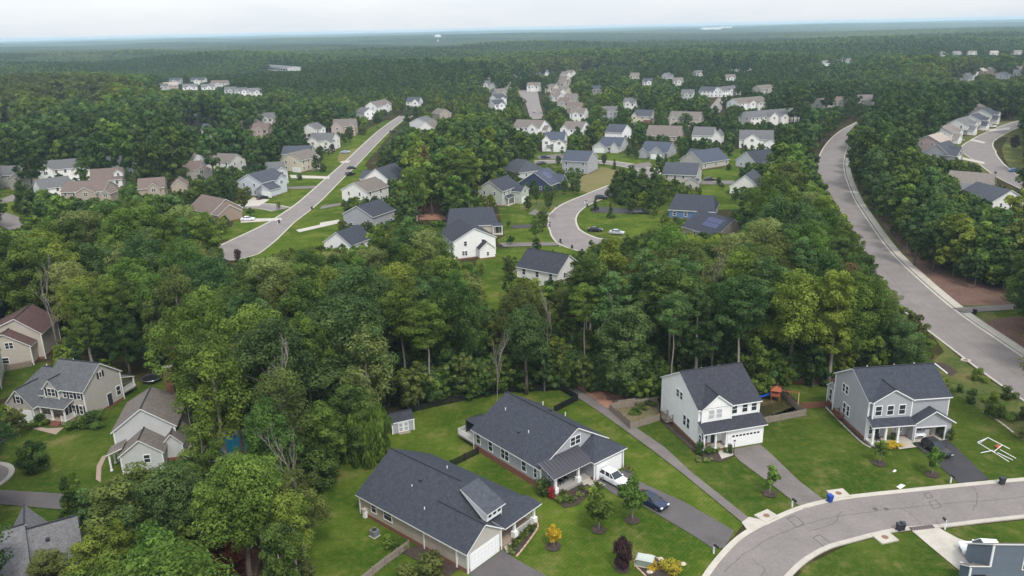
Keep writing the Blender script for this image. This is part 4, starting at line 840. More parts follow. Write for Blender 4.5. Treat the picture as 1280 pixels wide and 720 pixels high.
# far clusters
FAR=[]
def far(x0,x1,y,zr,wl,rf_,lab,ang=0,dep=10,wings=((0,5,2,7),)):
    h=RH((x0,y),(x1,y),zr,dep,wl,rf_,lab,ang=ang,wings=wings,winrows=False,d=0,name='distant_house',minlen=10)
    L=math.dist(G(x0,y,zr),G(x1,y,zr)); 
    for k in (-.3,.3): h.win('y0',k*max(L,10),3.4,1.3,1.5,-dep/2,0)
    h.win('x0' if x0>640 else 'x1',0,3.4,1.2,1.5,-max(L,10)/2 if x0>640 else max(L,10)/2,0)
    h.finish()
for t in [
 (676,684,87.5,'white','grey','small white house among the far line, second from its middle',10),(709,717,88,'offw','taupe','small off-white house right of the far central column, top',-35),(704,713,99.5,'cream','brown','small cream house low in the far central column',-40),(693,703,111,'white','taupe','white house between the two upper houses of the right stack',-40),(709,720,117,'greige','taupe','greige house right side of the right stack',-25),(604,612,92,'offw','grey','tiny off-white house above the left stack',20),(843,852,97,'hwhite','taupe','small cream house in the far wood right of centre',0),(868,877,88,'offw','grey','tiny off-white house near the tree line, right of centre',15),(806,814,98,'white','slate','tiny white house below the tree-line group, right',0),(855,865,112,'pgrey','grey','pale grey house behind dark trees left of the far cul-de-sac',-20),(908,918,93,'white','taupe','tiny white house above the far right cul-de-sac',0),
 (614,622,103.5,'offw','taupe','cream-gabled house, farthest of the left stack by the distant cul-de-sac',50),(627,638,102.5,'greige','taupe','taupe-roofed house right in the left stack by the distant cul-de-sac',0),
 (617,632,111,'greige','taupe','greige house, second of the left stack by the distant cul-de-sac',35),(615,630,118,'white','slate','white-edged gable, third of the left stack by the distant cul-de-sac',35),
 (613,628,124.5,'white','slate','nearest slate-roofed house of the left stack by the distant cul-de-sac',35),(660,675,103,'hwhite','taupe','white house closing the top of the distant cul-de-sac',-15),
 (684,696,105,'cream','taupe','cream gable, farthest of the right stack by the distant cul-de-sac',-40),(698,712,109,'cream','taupe','yellowish gable, second of the right stack by the distant cul-de-sac',-40),
 (690,702,116,'offw','taupe','off-white narrow house, third of the right stack by the distant cul-de-sac',-40),(700,714,122,'greige','brown','brown-roofed house low in the right stack by the distant cul-de-sac',-30),
 (712,727,128,'tan','brown','wide brown-roofed house near the bottom of the right stack',-20),(716,732,135,'white','taupe','bright white gable at the bottom of the right stack',-25),
 (704,716,84,'offw','taupe','pale house at the top of the far central column',-40),(702,712,90,'hwhite','taupe','pale house, second of the far central column',-40),(700,711,95,'offw','brown','pale house, third of the far central column',-40),(697,708,100,'greige','taupe','greige house, lowest of the far central column',-40),
 (722,735,81.5,'greige','grey','grey-roofed long house near the tree line, centre',0),(741,749,78.5,'cream','taupe','cream house near the tree line, right of the grey-roofed long house',15),
 (757,767,77.5,'white','slate','white house with two wings near the tree line, centre right',0),(771,783,77.5,'white','grey','bright white house near the tree line, largest of its group',0),(794,802,76.5,'hwhite','slate','small pale house near the tree line, right of the largest white one',0),
 (787,799,91,'cream','taupe','cream house among trees below the tree-line group',-10),(740,753,107,'greige','slate','greige house with slate roof standing alone among dark trees',0),(754,770,133,'grey','grey','grey roof low among trees right of the far right stack',0),
 (785,793,122.5,'white','grey','tiny white house among trees left of the brick-gabled cream house',-30),(603,611,100.8,'white','grey','tiny pale house left of the distant cul-de-sac stack',0),(642,648,89,'white','grey','tiny white house above the distant cul-de-sac',30),
 (669,675,85.5,'hwhite','grey','tiny pale house on the far line, left',0),(685,697,84.6,'hwhite','taupe','pale low house on the far line, middle',0),(893,906,77,'greige','grey','greige house far right of centre near the tree line',0),
 (917,920,82,'white','grey','tiny white gable far right of centre',50),(931,938,82.5,'white','slate','tiny bright white gable right of the tiny far gable',60),(832,836,91,'pgrey','grey','small pale house alone in the far wood, right of centre',50),
 (1026,1038,75.5,'white','lgrey','pale house with light grey roof far off, upper right',40),(1045,1055,71.5,'hwhite','taupe','small cream house right of the light grey roof, upper right',0),(1060,1066,73,'offw','grey','tiny pale house, rightmost of the three in the upper right wood',0),
 (1019,1036,123,'greige','brown','brown-grey roofed house half hidden by trees above the parkway',35),(1042,1059,121,'greige','brown','taupe house peeping over trees above the parkway',-20),(1072,1098,118.5,'greige','taupe','house with two brown roof ends deep in the wood right of the parkway top',-10),
 (1173,1183,64.5,'white','warm','white house, leftmost of the farthest right-hand row',0),(1191,1201,64,'offw','warm','off-white house, second of the farthest right-hand row',0),(1209,1221,63.5,'white','warm','white house, third of the farthest right-hand row',0),(1236,1248,63.5,'hwhite','beige','beige-roofed house, fourth of the farthest right-hand row',0),(1266,1278,63,'cream','warm','cream house, rightmost of the farthest right-hand row',0),
 (1191,1203,89,'pgrey','lgrey','light grey-roofed house, leftmost of the dense far right cluster',35),(1204,1214,91.5,'pgrey','greyb','blue-grey roofed house, front left of the dense far right cluster',35),(1209,1219,87,'white','lgrey','white house, second of the dense far right cluster',35),
 (1221,1232,85,'pink','beige','pinkish house, third of the dense far right cluster',35),(1232,1243,84,'tan','taupe','tan gabled house in the middle of the dense far right cluster',35),(1243,1252,83,'greige','taupe','greige house at the back of the dense far right cluster',35),
 (1249,1260,90,'grey','slate','slate-roofed house at the front of the dense far right cluster',35),(1257,1268,83.5,'brick','maroon','red-brown roofed house at the back of the dense far right cluster',0),(1268,1280,87,'pgrey','lgrey','light roofed house at the right of the dense far right cluster',-30),(1272,1284,81,'hwhite','taupe','cream house at the back right of the dense far right cluster',0),
 (196,208,104.5,'pgrey','grey','grey-roofed house, leftmost of the pale far left cluster',20),(206,220,103,'pink','beige','pinkish house, second of the pale far left cluster',20),(214,225,97.5,'pgrey','slate','slate-roofed house standing tallest at the left of the far left cluster',0),
 (230,244,105,'white','lgrey','white house in the middle of the far left cluster, lower',15),(240,255,97,'hwhite','slate','slate-roofed tall house in the middle of the far left cluster',0),(253,266,105,'white','lgrey','bright white gabled house right of the middle of the far left cluster',25),
 (266,283,100.5,'offw','brown','wide brown-roofed house right in the far left cluster',0),(282,294,108.5,'pgrey','grey','grey house right of the wide brown-roofed one, far left cluster',10),(299,306,109.5,'white','grey','small white house toward the right end of the far left cluster',30),(311,326,110,'white','lgrey','bright white gable at the right end of the far left cluster',30),
 (233,248,143,'greige','grey','grey roof alone among trees, left distance',-15),(256,272,154.5,'pgrey','slate','dark slate roof just showing above trees, left distance',0),(306,318,147,'tan','brown','brown gabled house among trees, left of the left-hand street',-40),(320,334,154,'pink','brown','pinkish house with brown roof below the brown gable, left distance',0),(328,340,141,'offw','grey','pale house behind trees left of the street row',0),
 (388,394,154,'white','grey','narrow white gable end left of the tall pinkish house',70),(113,122,118,'pgrey','grey','pale roof alone in the far left wood',-30),(75,79,115,'white','grey','tiny white house far left in the wood',0),(1,5,140,'offw','grey','tiny pale house at the far left edge in the wood',0)]:
    x0,x1,y,wl,rf_,lab,an=t; far(x0,x1,y,8.8,wl,rf_,lab,an)
# long low institutional building
a=G(325,88.5); b=G(360,92); L=math.dist(a,b)
h=House('long_building','long pale low building with dark window band beyond the far left cluster',a,math.degrees(math.atan2(b[1]-a[1],b[0]-a[0])),S['pgrey'],Rf['lgrey'],cat='building',detail=0)
h.gable(0,L,0,25,9,10.5,'x',ov=.6); 
for k in range(12): h.win('y0',(k+.5)*L/12,4.5,L/16,2.4,0,0,glass)
h.finish()
# water tower on the horizon
o=(-295,3600)
wt=thing('water_tower','pale water tower standing on the horizon left of centre','water tower',(o[0],o[1],0))
mb=MB(); rr_=[.6,10,21,24,22,14,.6]; zz_=[33,35,39,46,52,56,57]; nn=20
for k in range(len(rr_)): 
    for j in range(nn): mb.v.append((rr_[k]*math.cos(2*math.pi*j/nn),rr_[k]*math.sin(2*math.pi*j/nn),zz_[k]))
for k in range(len(rr_)-1):
    for j in range(nn): mb.f.append((k*nn+j,k*nn+(j+1)%nn,(k+1)*nn+(j+1)%nn,(k+1)*nn+j)); mb.m.append(0)
mb.build('tank',mat('tower_paint',(.5,.53,.55)),wt,smooth=True); mb=MB(); mb.tube([(0,0,-2),(0,0,34)],[6,4],12); mb.build('column',white,wt); wt.scale=(.66,.66,.72)
# pale warehouse roofs on the horizon
for lab,x,y,dx in (('pale flat warehouse on the horizon, left of the pair',878,40,150),('pale flat warehouse on the horizon, right of the pair',900,38,110)):
    o=G(x,y); t=thing('warehouse',lab,'warehouse',o); mb=MB(); mb.box(0,dx,0,90,0,34); mb.build('wall',white,t); mb=MB(); mb.box(-1,dx+1,-1,91,34.01,35); mb.build('roof',concrete,t)
# ------------------------------------------------------------------ vehicles
def paint(name,col): return mat(name,col,.28,.02,.5,spec=.6)
PA=dict(white=paint('white_car_paint',(.75,.76,.78)),black=paint('black_car_paint',(.012,.012,.014)),navy=paint('dark_blue_car_paint',(.012,.022,.06)),silver=paint('silver_car_paint',(.45,.46,.48)),
 grey=paint('dark_grey_car_paint',(.08,.085,.09)),blue=paint('blue_car_paint',(.10,.20,.38)),lblue=paint('pale_blue_car_paint',(.35,.42,.52)))
CARS={}
def lathe_wheel(r,w):
    t=MB(); n=14
    prof=[(r*.62,-w/2),(r,-w/2*.8),(r,w/2*.8),(r*.62,w/2)]
    for k in range(n):
        for p in prof: a=2*math.pi*k/n; t.v.append((p[0]*math.cos(a),p[1],p[0]*math.sin(a)))
    for k in range(n):
        for q in range(3): a=k*4+q; b=((k+1)%n)*4+q; t.f.append((a,a+1,b+1,b)); t.m.append(0)
    tm=t.mesh('tyre',[tyre]); r_=MB()
    for sgn in (-1,1):
        i=len(r_.v); r_.v+= [(r*.62*math.cos(2*math.pi*k/n),sgn*w*.42,r*.62*math.sin(2*math.pi*k/n)) for k in range(n)]+[(0,sgn*w*.36,0)]
        for k in range(n): r_.f.append((i+k,i+(k+1)%n,i+n) if sgn<0 else (i+(k+1)%n,i+k,i+n)); r_.m.append(0)
    return tm,r_.mesh('rim',[chrome])
TY,RI=lathe_wheel(.34,.22)
SHAPES=dict(  # body side outline (x forward, z) and cabin outline
 sedan=([(-2.35,.45),(-2.38,.85),(-2.2,.98),(-1.5,1.02),(.95,.98),(2.1,.82),(2.36,.66),(2.36,.35),(2.2,.25),(-2.2,.25)],[(-1.75,.98),(-1.05,1.42),(.25,1.44),(1.15,.95)],1.82),
 suv=([(-2.3,.5),(-2.34,1.0),(-2.25,1.1),(1.0,1.08),(2.15,.98),(2.34,.8),(2.34,.42),(2.15,.32),(-2.15,.32)],[(-2.24,1.08),(-1.8,1.66),(-.1,1.68),(.82,1.07)],1.9),
 pickup=([(-2.8,.55),(-2.84,1.05),(-2.75,1.1),(1.3,1.1),(2.55,1.02),(2.8,.85),(2.8,.45),(2.6,.35),(-2.6,.35)],[(-.95,1.08),(-.75,1.8),(.75,1.8),(1.45,1.09)],1.95))
def car(kind,col,label,loc,ang,group=None,z=.12,cat=None):
    key=(kind,col)
    cat=cat or ('pickup truck' if kind=='pickup' else 'car')
    if key in CARS:
        r=dup(CARS[key],label,(loc[0],loc[1],z),rad(ang),group=group); return r
    body,cab,wd=SHAPES[kind]; r=thing('parked_'+('pickup' if kind=='pickup' else 'car'),label,cat,(loc[0],loc[1],z),rad(ang),group); m=PA[col]; h=wd/2
    bm=bmesh.new(); n=len(body)
    a=[bm.verts.new((x,-h*(.97 if z_>.9 else 1),z_)) for x,z_ in body]; b=[bm.verts.new((x,h*(.97 if z_>.9 else 1),z_)) for x,z_ in body]
    bm.faces.new(a); bm.faces.new(b[::-1])
    for k in range(n): bm.faces.new((a[(k+1)%n],a[k],b[k],b[(k+1)%n]))
    bmesh.ops.recalc_face_normals(bm,faces=bm.faces); bmesh.ops.bevel(bm,geom=[e for e in bm.edges],offset=.06,segments=2,affect='EDGES',profile=.6)
    me=bpy.data.meshes.new('body'); bm.to_mesh(me); bm.free(); me.materials.append(m)
    for p in me.polygons: p.use_smooth=True
    put('body',me,r)
    if kind=='pickup':
        q=MB(); q.box(-2.7,-1.0,-.78,.78,1.105,1.115); q.build('cargo_bed',blackm,r)
    # glazed cabin, narrowing to the roof, then the painted roof skin and pillars
    (x0,z0),(x1,z1),(x2,z2),(x3,z3)=cab; hb,ht=h*.93,h*.74
    g=MB(); B=[(x0,-hb,z0),(x3,-hb,z3),(x3,hb,z3),(x0,hb,z0)]; T=[(x1,-ht,z1),(x2,-ht,z2),(x2,ht,z2),(x1,ht,z1)]
    for k in range(4): l=(k+1)%4; g.quad([B[k],B[l],T[l],T[k]])
    g.build('window_glass',glass,r)
    c=MB(); e=.05
    c.v+=[(x1-.08,-ht-.03,z1),(x2+.05,-ht-.03,z2),(x2+.05,ht+.03,z2),(x1-.08,ht+.03,z1),(x1+.05,-ht+.06,z1+.05),(x2-.08,-ht+.06,z2+.05),(x2-.08,ht-.06,z2+.05),(x1+.05,ht-.06,z1+.05)]
    for f in ((4,5,6,7),(0,1,5,4),(1,2,6,5),(2,3,7,6),(3,0,4,7)): c.f.append(f); c.m.append(0)
    pil=[((x0,hb,z0),(x1,ht,z1)),((x3,hb,z3),(x2,ht,z2))]
    for t in ((.36,.42) if kind!='pickup' else (.5,)): pil.append(((x0+(x3-x0)*t,hb,z0),(x1+(x2-x1)*t,ht,z1)))
    if kind=='suv': pil.append(((x0+(x3-x0)*.72,hb,z0),(x1+(x2-x1)*.86,ht,z1)))
    for p,q in pil:
        for s_ in (-1,1): c.tube([(p[0],s_*(p[1]+.01),p[2]-.02),(q[0],s_*(q[1]+.01),q[2])],.04,4,cap=False)
    c.build('roof',m,r)
    L=body[-2][0]+.1; xs=(-L*.62,L*.66); 
    for x in xs:
        for s_ in (-1,1):
            wh=MB(); wh.tube([(0,-s_*.02,0),(0,s_*.1,0)],.10,8); wo_=wh.build('wheel',chrome,r,(x,s_*(h-.1),.34)); put('tyre',TY,wo_); put('rim',RI,wo_)
    xf=max(p[0] for p in body); xb=min(p[0] for p in body)
    for s_ in (-1,1):
        q=MB(); q.box(xf-.16,xf+.015,s_*h*.78-.2,s_*h*.78+.2,.62,.76); q.build('headlight',lampg,r)
        q=MB(); q.box(xb-.015,xb+.1,s_*h*.8-.16,s_*h*.8+.16,.75,.95); q.build('taillight',redlamp,r)
        q=MB(); q.box(x3-.35,x3-.18,s_*(h+.1)-.09,s_*(h+.1)+.09,z3-.02,z3+.12); q.build('wing_mirror',m,r)
    q=MB(); q.box(xf-.05,xf+.02,-.45,.45,.42,.58); q.build('grille',blackm,r); q=MB(); q.box(xb-.02,xb+.02,-.26,.26,.55,.68); q.build('number_plate',white,r)
    CARS[key]=r; return r
car('suv','white','white SUV parked in the driveway right before the garage of the grey one-storey house',G(768,604),-50)
car('sedan','navy','dark blue sedan with its nose to the street, behind a young maple on the driveway',G(814,631),-48)
car('suv','black','black SUV on the fresh black driveway before the open garage',G(1170,566),-78)
h=D_H; p=h.W(8.6,1.4); car('sedan','white','white car standing inside the open garage of the grey two-storey house',p,-88,z=.14)
car('suv','white','white SUV on the pale concrete driveway in the bottom-right corner',G(1225,693),172)
car('suv','black','black car on the dark driveway at the left edge before the greige house',G(4,531),160)
car('sedan','black','black car low at the bottom-right garage, cut off by the frame',G(1218,727),80)
GC='cars parked along the distant streets and driveways'
for k,c,lab,p,a in [
 ('suv','black','black SUV at the mouth of the driveway right of the curved inner street',(752,249),-10),('sedan','black','black sedan at the inner kerb of the curved street',(744,289.5),-12),('sedan','silver','silver sedan half under the tree beside the curved street',(771,293),-20),
 ('pickup','grey','grey pickup before the bright blue house',(801,267),3),('sedan','black','dark car parked on the driveway right of the pale slate-roofed house',(887,226),0),('sedan','black','black car in the driveway of the pale blue-grey house on the left',(328,249),55),
 ('sedan','white','white car in front of the brown-roofed brick house',(310,276),5),('sedan','black','upper of two dark cars in the left-hand street',(440,211.5),8),('suv','black','lower of two dark cars in the left-hand street',(438,219.5),48),
 ('suv','white','white car before the white house with two gables, left rear row',(100,227),0),('sedan','lblue','pale green-blue car by the dry verge of the left-hand street',(432,191.5),8),('suv','black','dark car up the left-hand street near its end',(491,166),60),
 ('sedan','blue','blue car at the kerb of the right-hand street',(1268,215),-20),('suv','white','white van-like car before the farthest row house on the right',(1240,159.5),-10),('sedan','silver','silver car on the second driveway of the right row',(1199,176.5),10),
 ('suv','navy','dark blue car at the small bright white house',(682,198.5),0),('sedan','grey','small dark car left on the inner street near the navy house',(677,205.5),30),('sedan','silver','silver car in the distant cul-de-sac street',(668,141),90)]:
    car(k,c,lab,G(*p),a,GC)
# ------------------------------------------------------------------ fences
def fence(label,pts,h,m,cat='fence',post=2.4,style='picket',name='wooden_fence'):
    r=thing(name,label,cat,pts[0]); o=pts[0]; P=[(p[0]-o[0],p[1]-o[1]) for p in pts]; pm=MB(); pm.box(-.06,.06,-.06,.06,0,h+.12); pme=pm.mesh('post',[m])
    bays={}
    for a,b in zip(P[:-1],P[1:]):
        L=math.dist(a,b); n=max(1,round(L/post)); th=math.atan2(b[1]-a[1],b[0]-a[0])
        key=round(L/n,3)
        if key not in bays:
            q=MB(); w_=L/n
            if style=='picket':
                for z in (.25,h-.3): q.box(.06,w_-.06,-.03,.02,z,z+.09)
                nn=int(w_/.145)
                for k in range(nn): x=.07+(w_-.14)*(k+.5)/nn; q.box(x-.06,x+.06,-.055,-.032,.05,h+random.uniform(-.03,.03))
                bays[key]=q.mesh('picket_panel',[m])
            elif style=='mesh':
                for z in (.1,h*.5,h-.06): q.box(.06,w_-.06,-.02,.02,z,z+.05)
                nn=int(w_/.09)
                for k in range(nn): x=.07+(w_-.14)*(k+.5)/nn; q.box(x-.022,x+.022,-.018,.018,.08,h-.03)
                bays[key]=q.mesh('bar_panel',[m])
        for k in range(n+1): put('post',pme,r,(a[0]+(b[0]-a[0])*k/n,a[1]+(b[1]-a[1])*k/n,0),th)
        for k in range(n):
            if style=='rail':
                for z in (.35,.75,1.1): q=WIN.get(('rl',key,m.name)) or MB().box(.06,key-.06,-.025,.025,0,.13).mesh('rail',[m]); WIN[('rl',key,m.name)]=q; put('rail',q,r,(a[0]+(b[0]-a[0])*k/n,a[1]+(b[1]-a[1])*k/n,z),th)
            else: tag(put('picket_panel' if style=='picket' else 'bar_panel',bays[key],r,(a[0]+(b[0]-a[0])*k/n,a[1]+(b[1]-a[1])*k/n,0),th),kind='stuff')
    return r
g=lambda *p:[G(*q) for q in p]
fence('black metal fence around the back yard of the grey one-storey house',g((500,519),(530,512),(580,501),(632,491),(700,488),(722,501),(693,516)),1.25,blackm,style='mesh',name='metal_fence')
fence('short black metal fence between the two one-storey houses',g((598,568),(563,585)),1.25,blackm,style='mesh',name='metal_fence')
fence('weathered picket fence left of the tan one-storey house, running to the bottom edge',g((511,686),(482,707),(450,733)),1.2,wood_g)
fence('weathered picket fence around the planted side yard left of the white two-storey house',g((822,504),(762,513),(788,537),(824,526)),1.2,wood_g)
fence('weathered picket fence of the play yard right of the white two-storey house',g((932,487),(964,481),(995,512),(1007,520),(946,532)),1.25,wood_g)
fence('red-brown stained fence between the play yard and the lawn behind',g((965,480),(996,510)),1.3,wood_r)
fence('red-brown stained fence along the wood behind the far lawn',g((967,480),(1020,480),(1042,480)),1.2,wood_r)
fence('red-brown stained fence left of the grey two-storey house',g((1001,511),(1036,509)),1.2,wood_r)
fence('wooden fence behind the house with the maroon roof at the left edge',g((40,458),(11,464),(-20,470)),1.3,wood_g)
for lab,pts,m in (('upper stone retaining wall between the wood and the planted side yard',((762,500),(826,489)),soil),('middle timber retaining wall in the planted side yard',((772,506),(826,499)),wood_g),('timber retaining wall behind the play yard',((932,492),(962,486)),wood_g)):
    a,b=G(*pts[0]),G(*pts[1]); r=thing('retaining_wall',lab,'wall',a,math.atan2(b[1]-a[1],b[0]-a[0])); L=math.dist(a,b); k=0
    for lay in range(3):
        x=-(.5 if lay%2 else 0)
        while x<L-.3: bx=WIN.get(('blk',m.name)) or MB().box(0,1.16,-.2,.2,0,.24).mesh('block',[m]); WIN[('blk',m.name)]=bx; put('block',bx,r,(x,random.uniform(-.03,.03),lay*.25)); x+=1.2
# white kerb-like edging beside the beds
def edging(label,pts,m,w=.16,h=.18,name='garden_edging',step=.8):
    c=catmull([G(*p) for p in pts],6); r=thing(name,label,'edging',c[0]); o=c[0]; acc=[]; d=0
    fine=[]
    for a,b in zip(c[:-1],c[1:]):
        n=max(1,int(math.dist(a,b)/.1))
        for k in range(n): fine.append((a[0]+(b[0]-a[0])*k/n,a[1]+(b[1]-a[1])*k/n))
    cnt=int(len(fine)*.1/step)
    for k in range(cnt):
        a=fine[int(k*step/.1)]; b=fine[min(len(fine)-1,int((k+1)*step/.1)-1)]; L=math.dist(a,b)
        if L<.1: continue
        q=MB(); q.box(0,L-.02,-w/2,w/2,0,h); q.build('edging_stone',m,r,(a[0]-o[0],a[1]-o[1],0),math.atan2(b[1]-a[1],b[0]-a[0]))
    return r
edging('pinkish stone edging round the flower bed beside the tan one-storey house',[(660,647),(671,654),(673,659),(666,670),(655,685),(645,697)],mat('pink_edging',(.50,.33,.25)))
edging('pinkish edging of the island bed with the green utility box near the street',[(826,745),(808,722),(793,706),(797,698),(811,694),(838,708),(850,722)],mat('pink_edging',(.50,.33,.25)))
edging('pale edging along the bed left of the grey two-storey house',[(1029,506),(1052,530),(1080,556),(1095,562)],concrete,step=1.2)
edging('pale line of edging stones on the lawn near the parkway',[(1229,515),(1250,528),(1275,548)],stone,.3,.12,step=1.0)
edging('white plastic edging piece lying by the bare bed near the parkway',[(1168,455),(1187,470)],white,.25,.2,step=2.4)
for n_,poly in (('flower_bed',[(633,690),(640,675),(655,655),(662,650),(671,657),(664,671),(645,695)]),('flower_bed',[(684,612),(693,622),(705,636),(722,632),(742,614),(750,604),(726,601),(700,612)]),
  ('flower_bed',[(794,706),(798,699),(811,695),(838,708),(850,724),(826,742),(808,722)]),('flower_bed',[(866,560),(900,560),(915,573),(900,578),(878,574)]),('flower_bed',[(1031,507),(1042,505),(1085,550),(1130,560),(1100,563),(1082,557)]),
  ('flower_bed',[(1168,454),(1183,455),(1197,466),(1188,471)]),('flower_bed',[(824,526),(829,523),(874,563),(868,566)]) ,('flower_bed',[(500,690),(530,680),(575,712),(560,722)]),('garden_bed',[(765,508),(824,500),(824,520),(790,530)]),
  ('flower_bed',[(1104,556),(1124,552),(1128,560),(1106,563)])):
    sheet(n_,poly,mulch if n_!='garden_bed' else bed_mix,.13+random.random()*.01)
# ------------------------------------------------------------------ small yard things
def mailbox(label,p,a=0):
    r=thing('mailbox',label,'mailbox',G(*p),rad(a),None); r.scale=(1.25,1.25,1.2); q=MB(); q.box(-.06,.06,-.06,.06,0,1.15); q.box(-.05,.05,-.45,.06,.88,.97); q.build('post',white,r)
    q=MB(); sec=[(-.1,0),(.1,0),(.1,.14),(.06,.21),(-.06,.21),(-.1,.14)]; i=0
    q.v+=[(x,-.55,z) for x,z in sec]+[(x,0.02,z) for x,z in sec]; q.f+=[tuple(range(6)),tuple(range(11,5,-1))]+[(k,(k+1)%6+0,(k+1)%6+6,k+6) for k in range(6)]; q.m+=[0]*8
    q.build('box',blackm,r,(0,0,.97)); return r
mailbox('mailbox on a white post at the end of the driveway with the two parked cars',(892,692),30)
mailbox('mailbox on a white post beside the plain grey driveway of the white house',(990,634),20)
mailbox('mailbox on a white post beside the fresh black driveway',(1188,604),0)
mailbox('mailbox on a white post at the edge of the pale concrete driveway',(1181,662),180)
for lab,p in (('small mailbox at the kerb of the curved street, lower left bend',(700,309)),('small mailbox at the outer kerb of the curved street, upper left',(694,263)),('small mailbox at the left-hand cul-de-sac',(347,281)),('small mailbox by the first driveway of the left-hand street',(394,236)),('mailbox before the long beige house',(686,283)),('mailbox before the navy house',(731,255))): mailbox(lab,p,90)
def bin_(label,p,m,a=0,cat='bin'):
    r=thing('wheeled_bin',label,cat,G(*p)+(.1,),rad(a)); q=MB(); q.v+=[(-.24,-.26,.08),(.24,-.26,.08),(.24,.26,.08),(-.24,.26,.08),(-.31,-.36,.98),(.31,-.36,.98),(.31,.36,.98),(-.31,.36,.98)]
    q.f+=[(4,5,6,7),(0,1,5,4),(1,2,6,5),(2,3,7,6),(3,0,4,7),(3,2,1,0)]; q.m+=[0]*6; q.build('body',m,r)
    q=MB(); q.box(-.33,.33,-.40,.36,.985,1.06); q.build('lid',m,r); q=MB(); q.tube([(-.25,.42,.9),(.25,.42,.9)],.03,5); q.build('handle',m,r)
    for s_ in (-1,1): q=MB(); q.tube([(s_*.28,.26,.12),(s_*.34,.26,.12)],.12,8); q.build('wheel',tyre,r)
bin_('blue wheeled bin on the kerb at the end of the plain grey driveway',(1037,628),blue_p,20)
bin_('black wheeled bin on the kerb at the right, past the black driveway',(1252,606),dark_p,0)
bin_('dark wheeled bin, left of the pair on the lower kerb',(1123.5,664),dark_p,10); bin_('dark wheeled bin, right of the pair on the lower kerb',(1127.5,663),dark_p,-15)
bin_('black bin standing alone on the verge beyond the parkway',(1218,393),blackm,0)
bin_('dark bin at the outer kerb of the curved street',(700.5,303),dark_p); bin_('dark bin at the kerb beside the bigger curve, lower',(715,311),dark_p); bin_('dark bin at the inner kerb of the curved street, upper',(734,259),dark_p); bin_('bin on the right-hand street kerb',(1244,218),dark_p)
bin_('dark bin on the left-hand cul-de-sac kerb',(349,279),dark_p); bin_('dark bin at the right kerb of the left-hand street',(390,262),dark_p)
def inlet(label,p,a,s=1.25):
    r=thing('storm_drain',label,'storm drain',G(*p),rad(a)); q=MB(); q.box(-s,s,-s*.8,s*.8,0,.2); q.build('slab',concrete,r); q=MB(); n=14; q.prism([(.42*math.cos(2*math.pi*k/n),.42*math.sin(2*math.pi*k/n)) for k in range(n)],.19,.225); q.build('manhole_cover',mat('rusty_iron',(.22,.12,.08),.8,.2,4),r)
inlet('concrete storm drain slab beside the path apron',(958,646),30); inlet('concrete storm drain slab right of the blue bin',(1048,618),10); inlet('concrete storm drain slab inside the lower kerb',(1106,673),15); inlet('concrete storm drain slab on the parkway verge',(1207,451),-40,.8)
r=thing('drain_slot','long dark curb inlet at the mouth of the pale concrete driveway','storm drain',G(1152,661),rad(8)); q=MB(); q.box(-1.6,1.6,-.3,.3,.1,.24); q.build('slab',mat('red_grey_iron',(.16,.12,.12),.8),r); 
for k in range(9): q=MB(); q.box(-1.5+k*.35,-1.4+k*.35,-.25,.25,.241,.27); q.build('bar',blackm,r)
for lab,p in (('round manhole cover in the near street, left',(1094,637)),('round manhole cover in the near street, right',(1108,637))):
    r=thing('manhole_cover',lab,'manhole cover',G(*p)+(.09,)); q=MB(); n=16; q.prism([(.35*math.cos(2*math.pi*k/n),.35*math.sin(2*math.pi*k/n)) for k in range(n)],0,.012); q.build('lid',asph_d,r)
# green utility box
r=thing('utility_box','pale green utility box in the edged island bed','utility box',G(806,706),rad(-20)); q=MB(); q.box(-1,1,-.6,.6,.1,1.0); q.build('cabinet',mat('pale_green_metal',(.22,.27,.22),.5,.05),r)
q=MB(); q.v+=[(-1.08,-.68,1.0),(1.08,-.68,1.0),(1.08,.68,1.0),(-1.08,.68,1.0),(-.9,-.5,1.2),(.9,-.5,1.2),(.9,.5,1.2),(-.9,.5,1.2)]; q.f+=[(4,5,6,7),(0,1,5,4),(1,2,6,5),(2,3,7,6),(3,0,4,7)]; q.m+=[0]*5; q.build('lid',mat('light_green_metal',(.42,.46,.42),.5,.05),r); q=MB(); q.box(-1.15,1.15,-.75,.75,0,.14); q.build('pad',concrete,r)
for k,(x,y) in enumerate(((826,700),(845,716),(853,706),(812,716))):
    r=thing('boulder',('pale boulder behind the utility box','pale boulder by the lime shrub in the island bed','small white rock on the lawn right of the island bed','low tan rock in front of the utility box')[k],'rock',G(x,y)); bm=bmesh.new(); bmesh.ops.create_icosphere(bm,subdivisions=2,radius=.32)
    for v in bm.verts: v.co.x*=1.3*random.uniform(.85,1.15); v.co.y*=random.uniform(.85,1.15); v.co.z=v.co.z*.7*random.uniform(.85,1.15)+.12
    me=bpy.data.meshes.new('rock'); bm.to_mesh(me); bm.free(); me.materials.append(stone); put('rock',me,r)
# shed
r=thing('garden_shed','small grey garden shed with white double doors at the wood edge','shed',G(494,545),rad(22))
h=House('garden_shed','small grey garden shed with white double doors at the wood edge, dark gable roof',G(491,543),24,S['grey'],[Rf['black']],cat='shed',detail=2); bpy.data.objects.remove(r)
h.gable(0,3.6,0,2.5,1.95,2.9,'x',ov=.15,found=False,rk=.12); h.win('x0',1.2,.9,.5,.7,0,1)
q=MB(); 
for k in (0,1): 
    q=MB(); q.box(1.0+k*.87,1.84+k*.87,-.05,0,.1,1.8); dr_=q.build('door',white,h.root)
    for z in (.3,1.05): q=MB(); q.box(1.15+k*.87,1.69+k*.87,-.065,-.05,z,z+.6); q.build('door_panel',S['grey'],dr_)
h.slab('ramp',.9,2.8,-.8,-.05,0,.12,wood_g); h.finish(); HULL.pop()
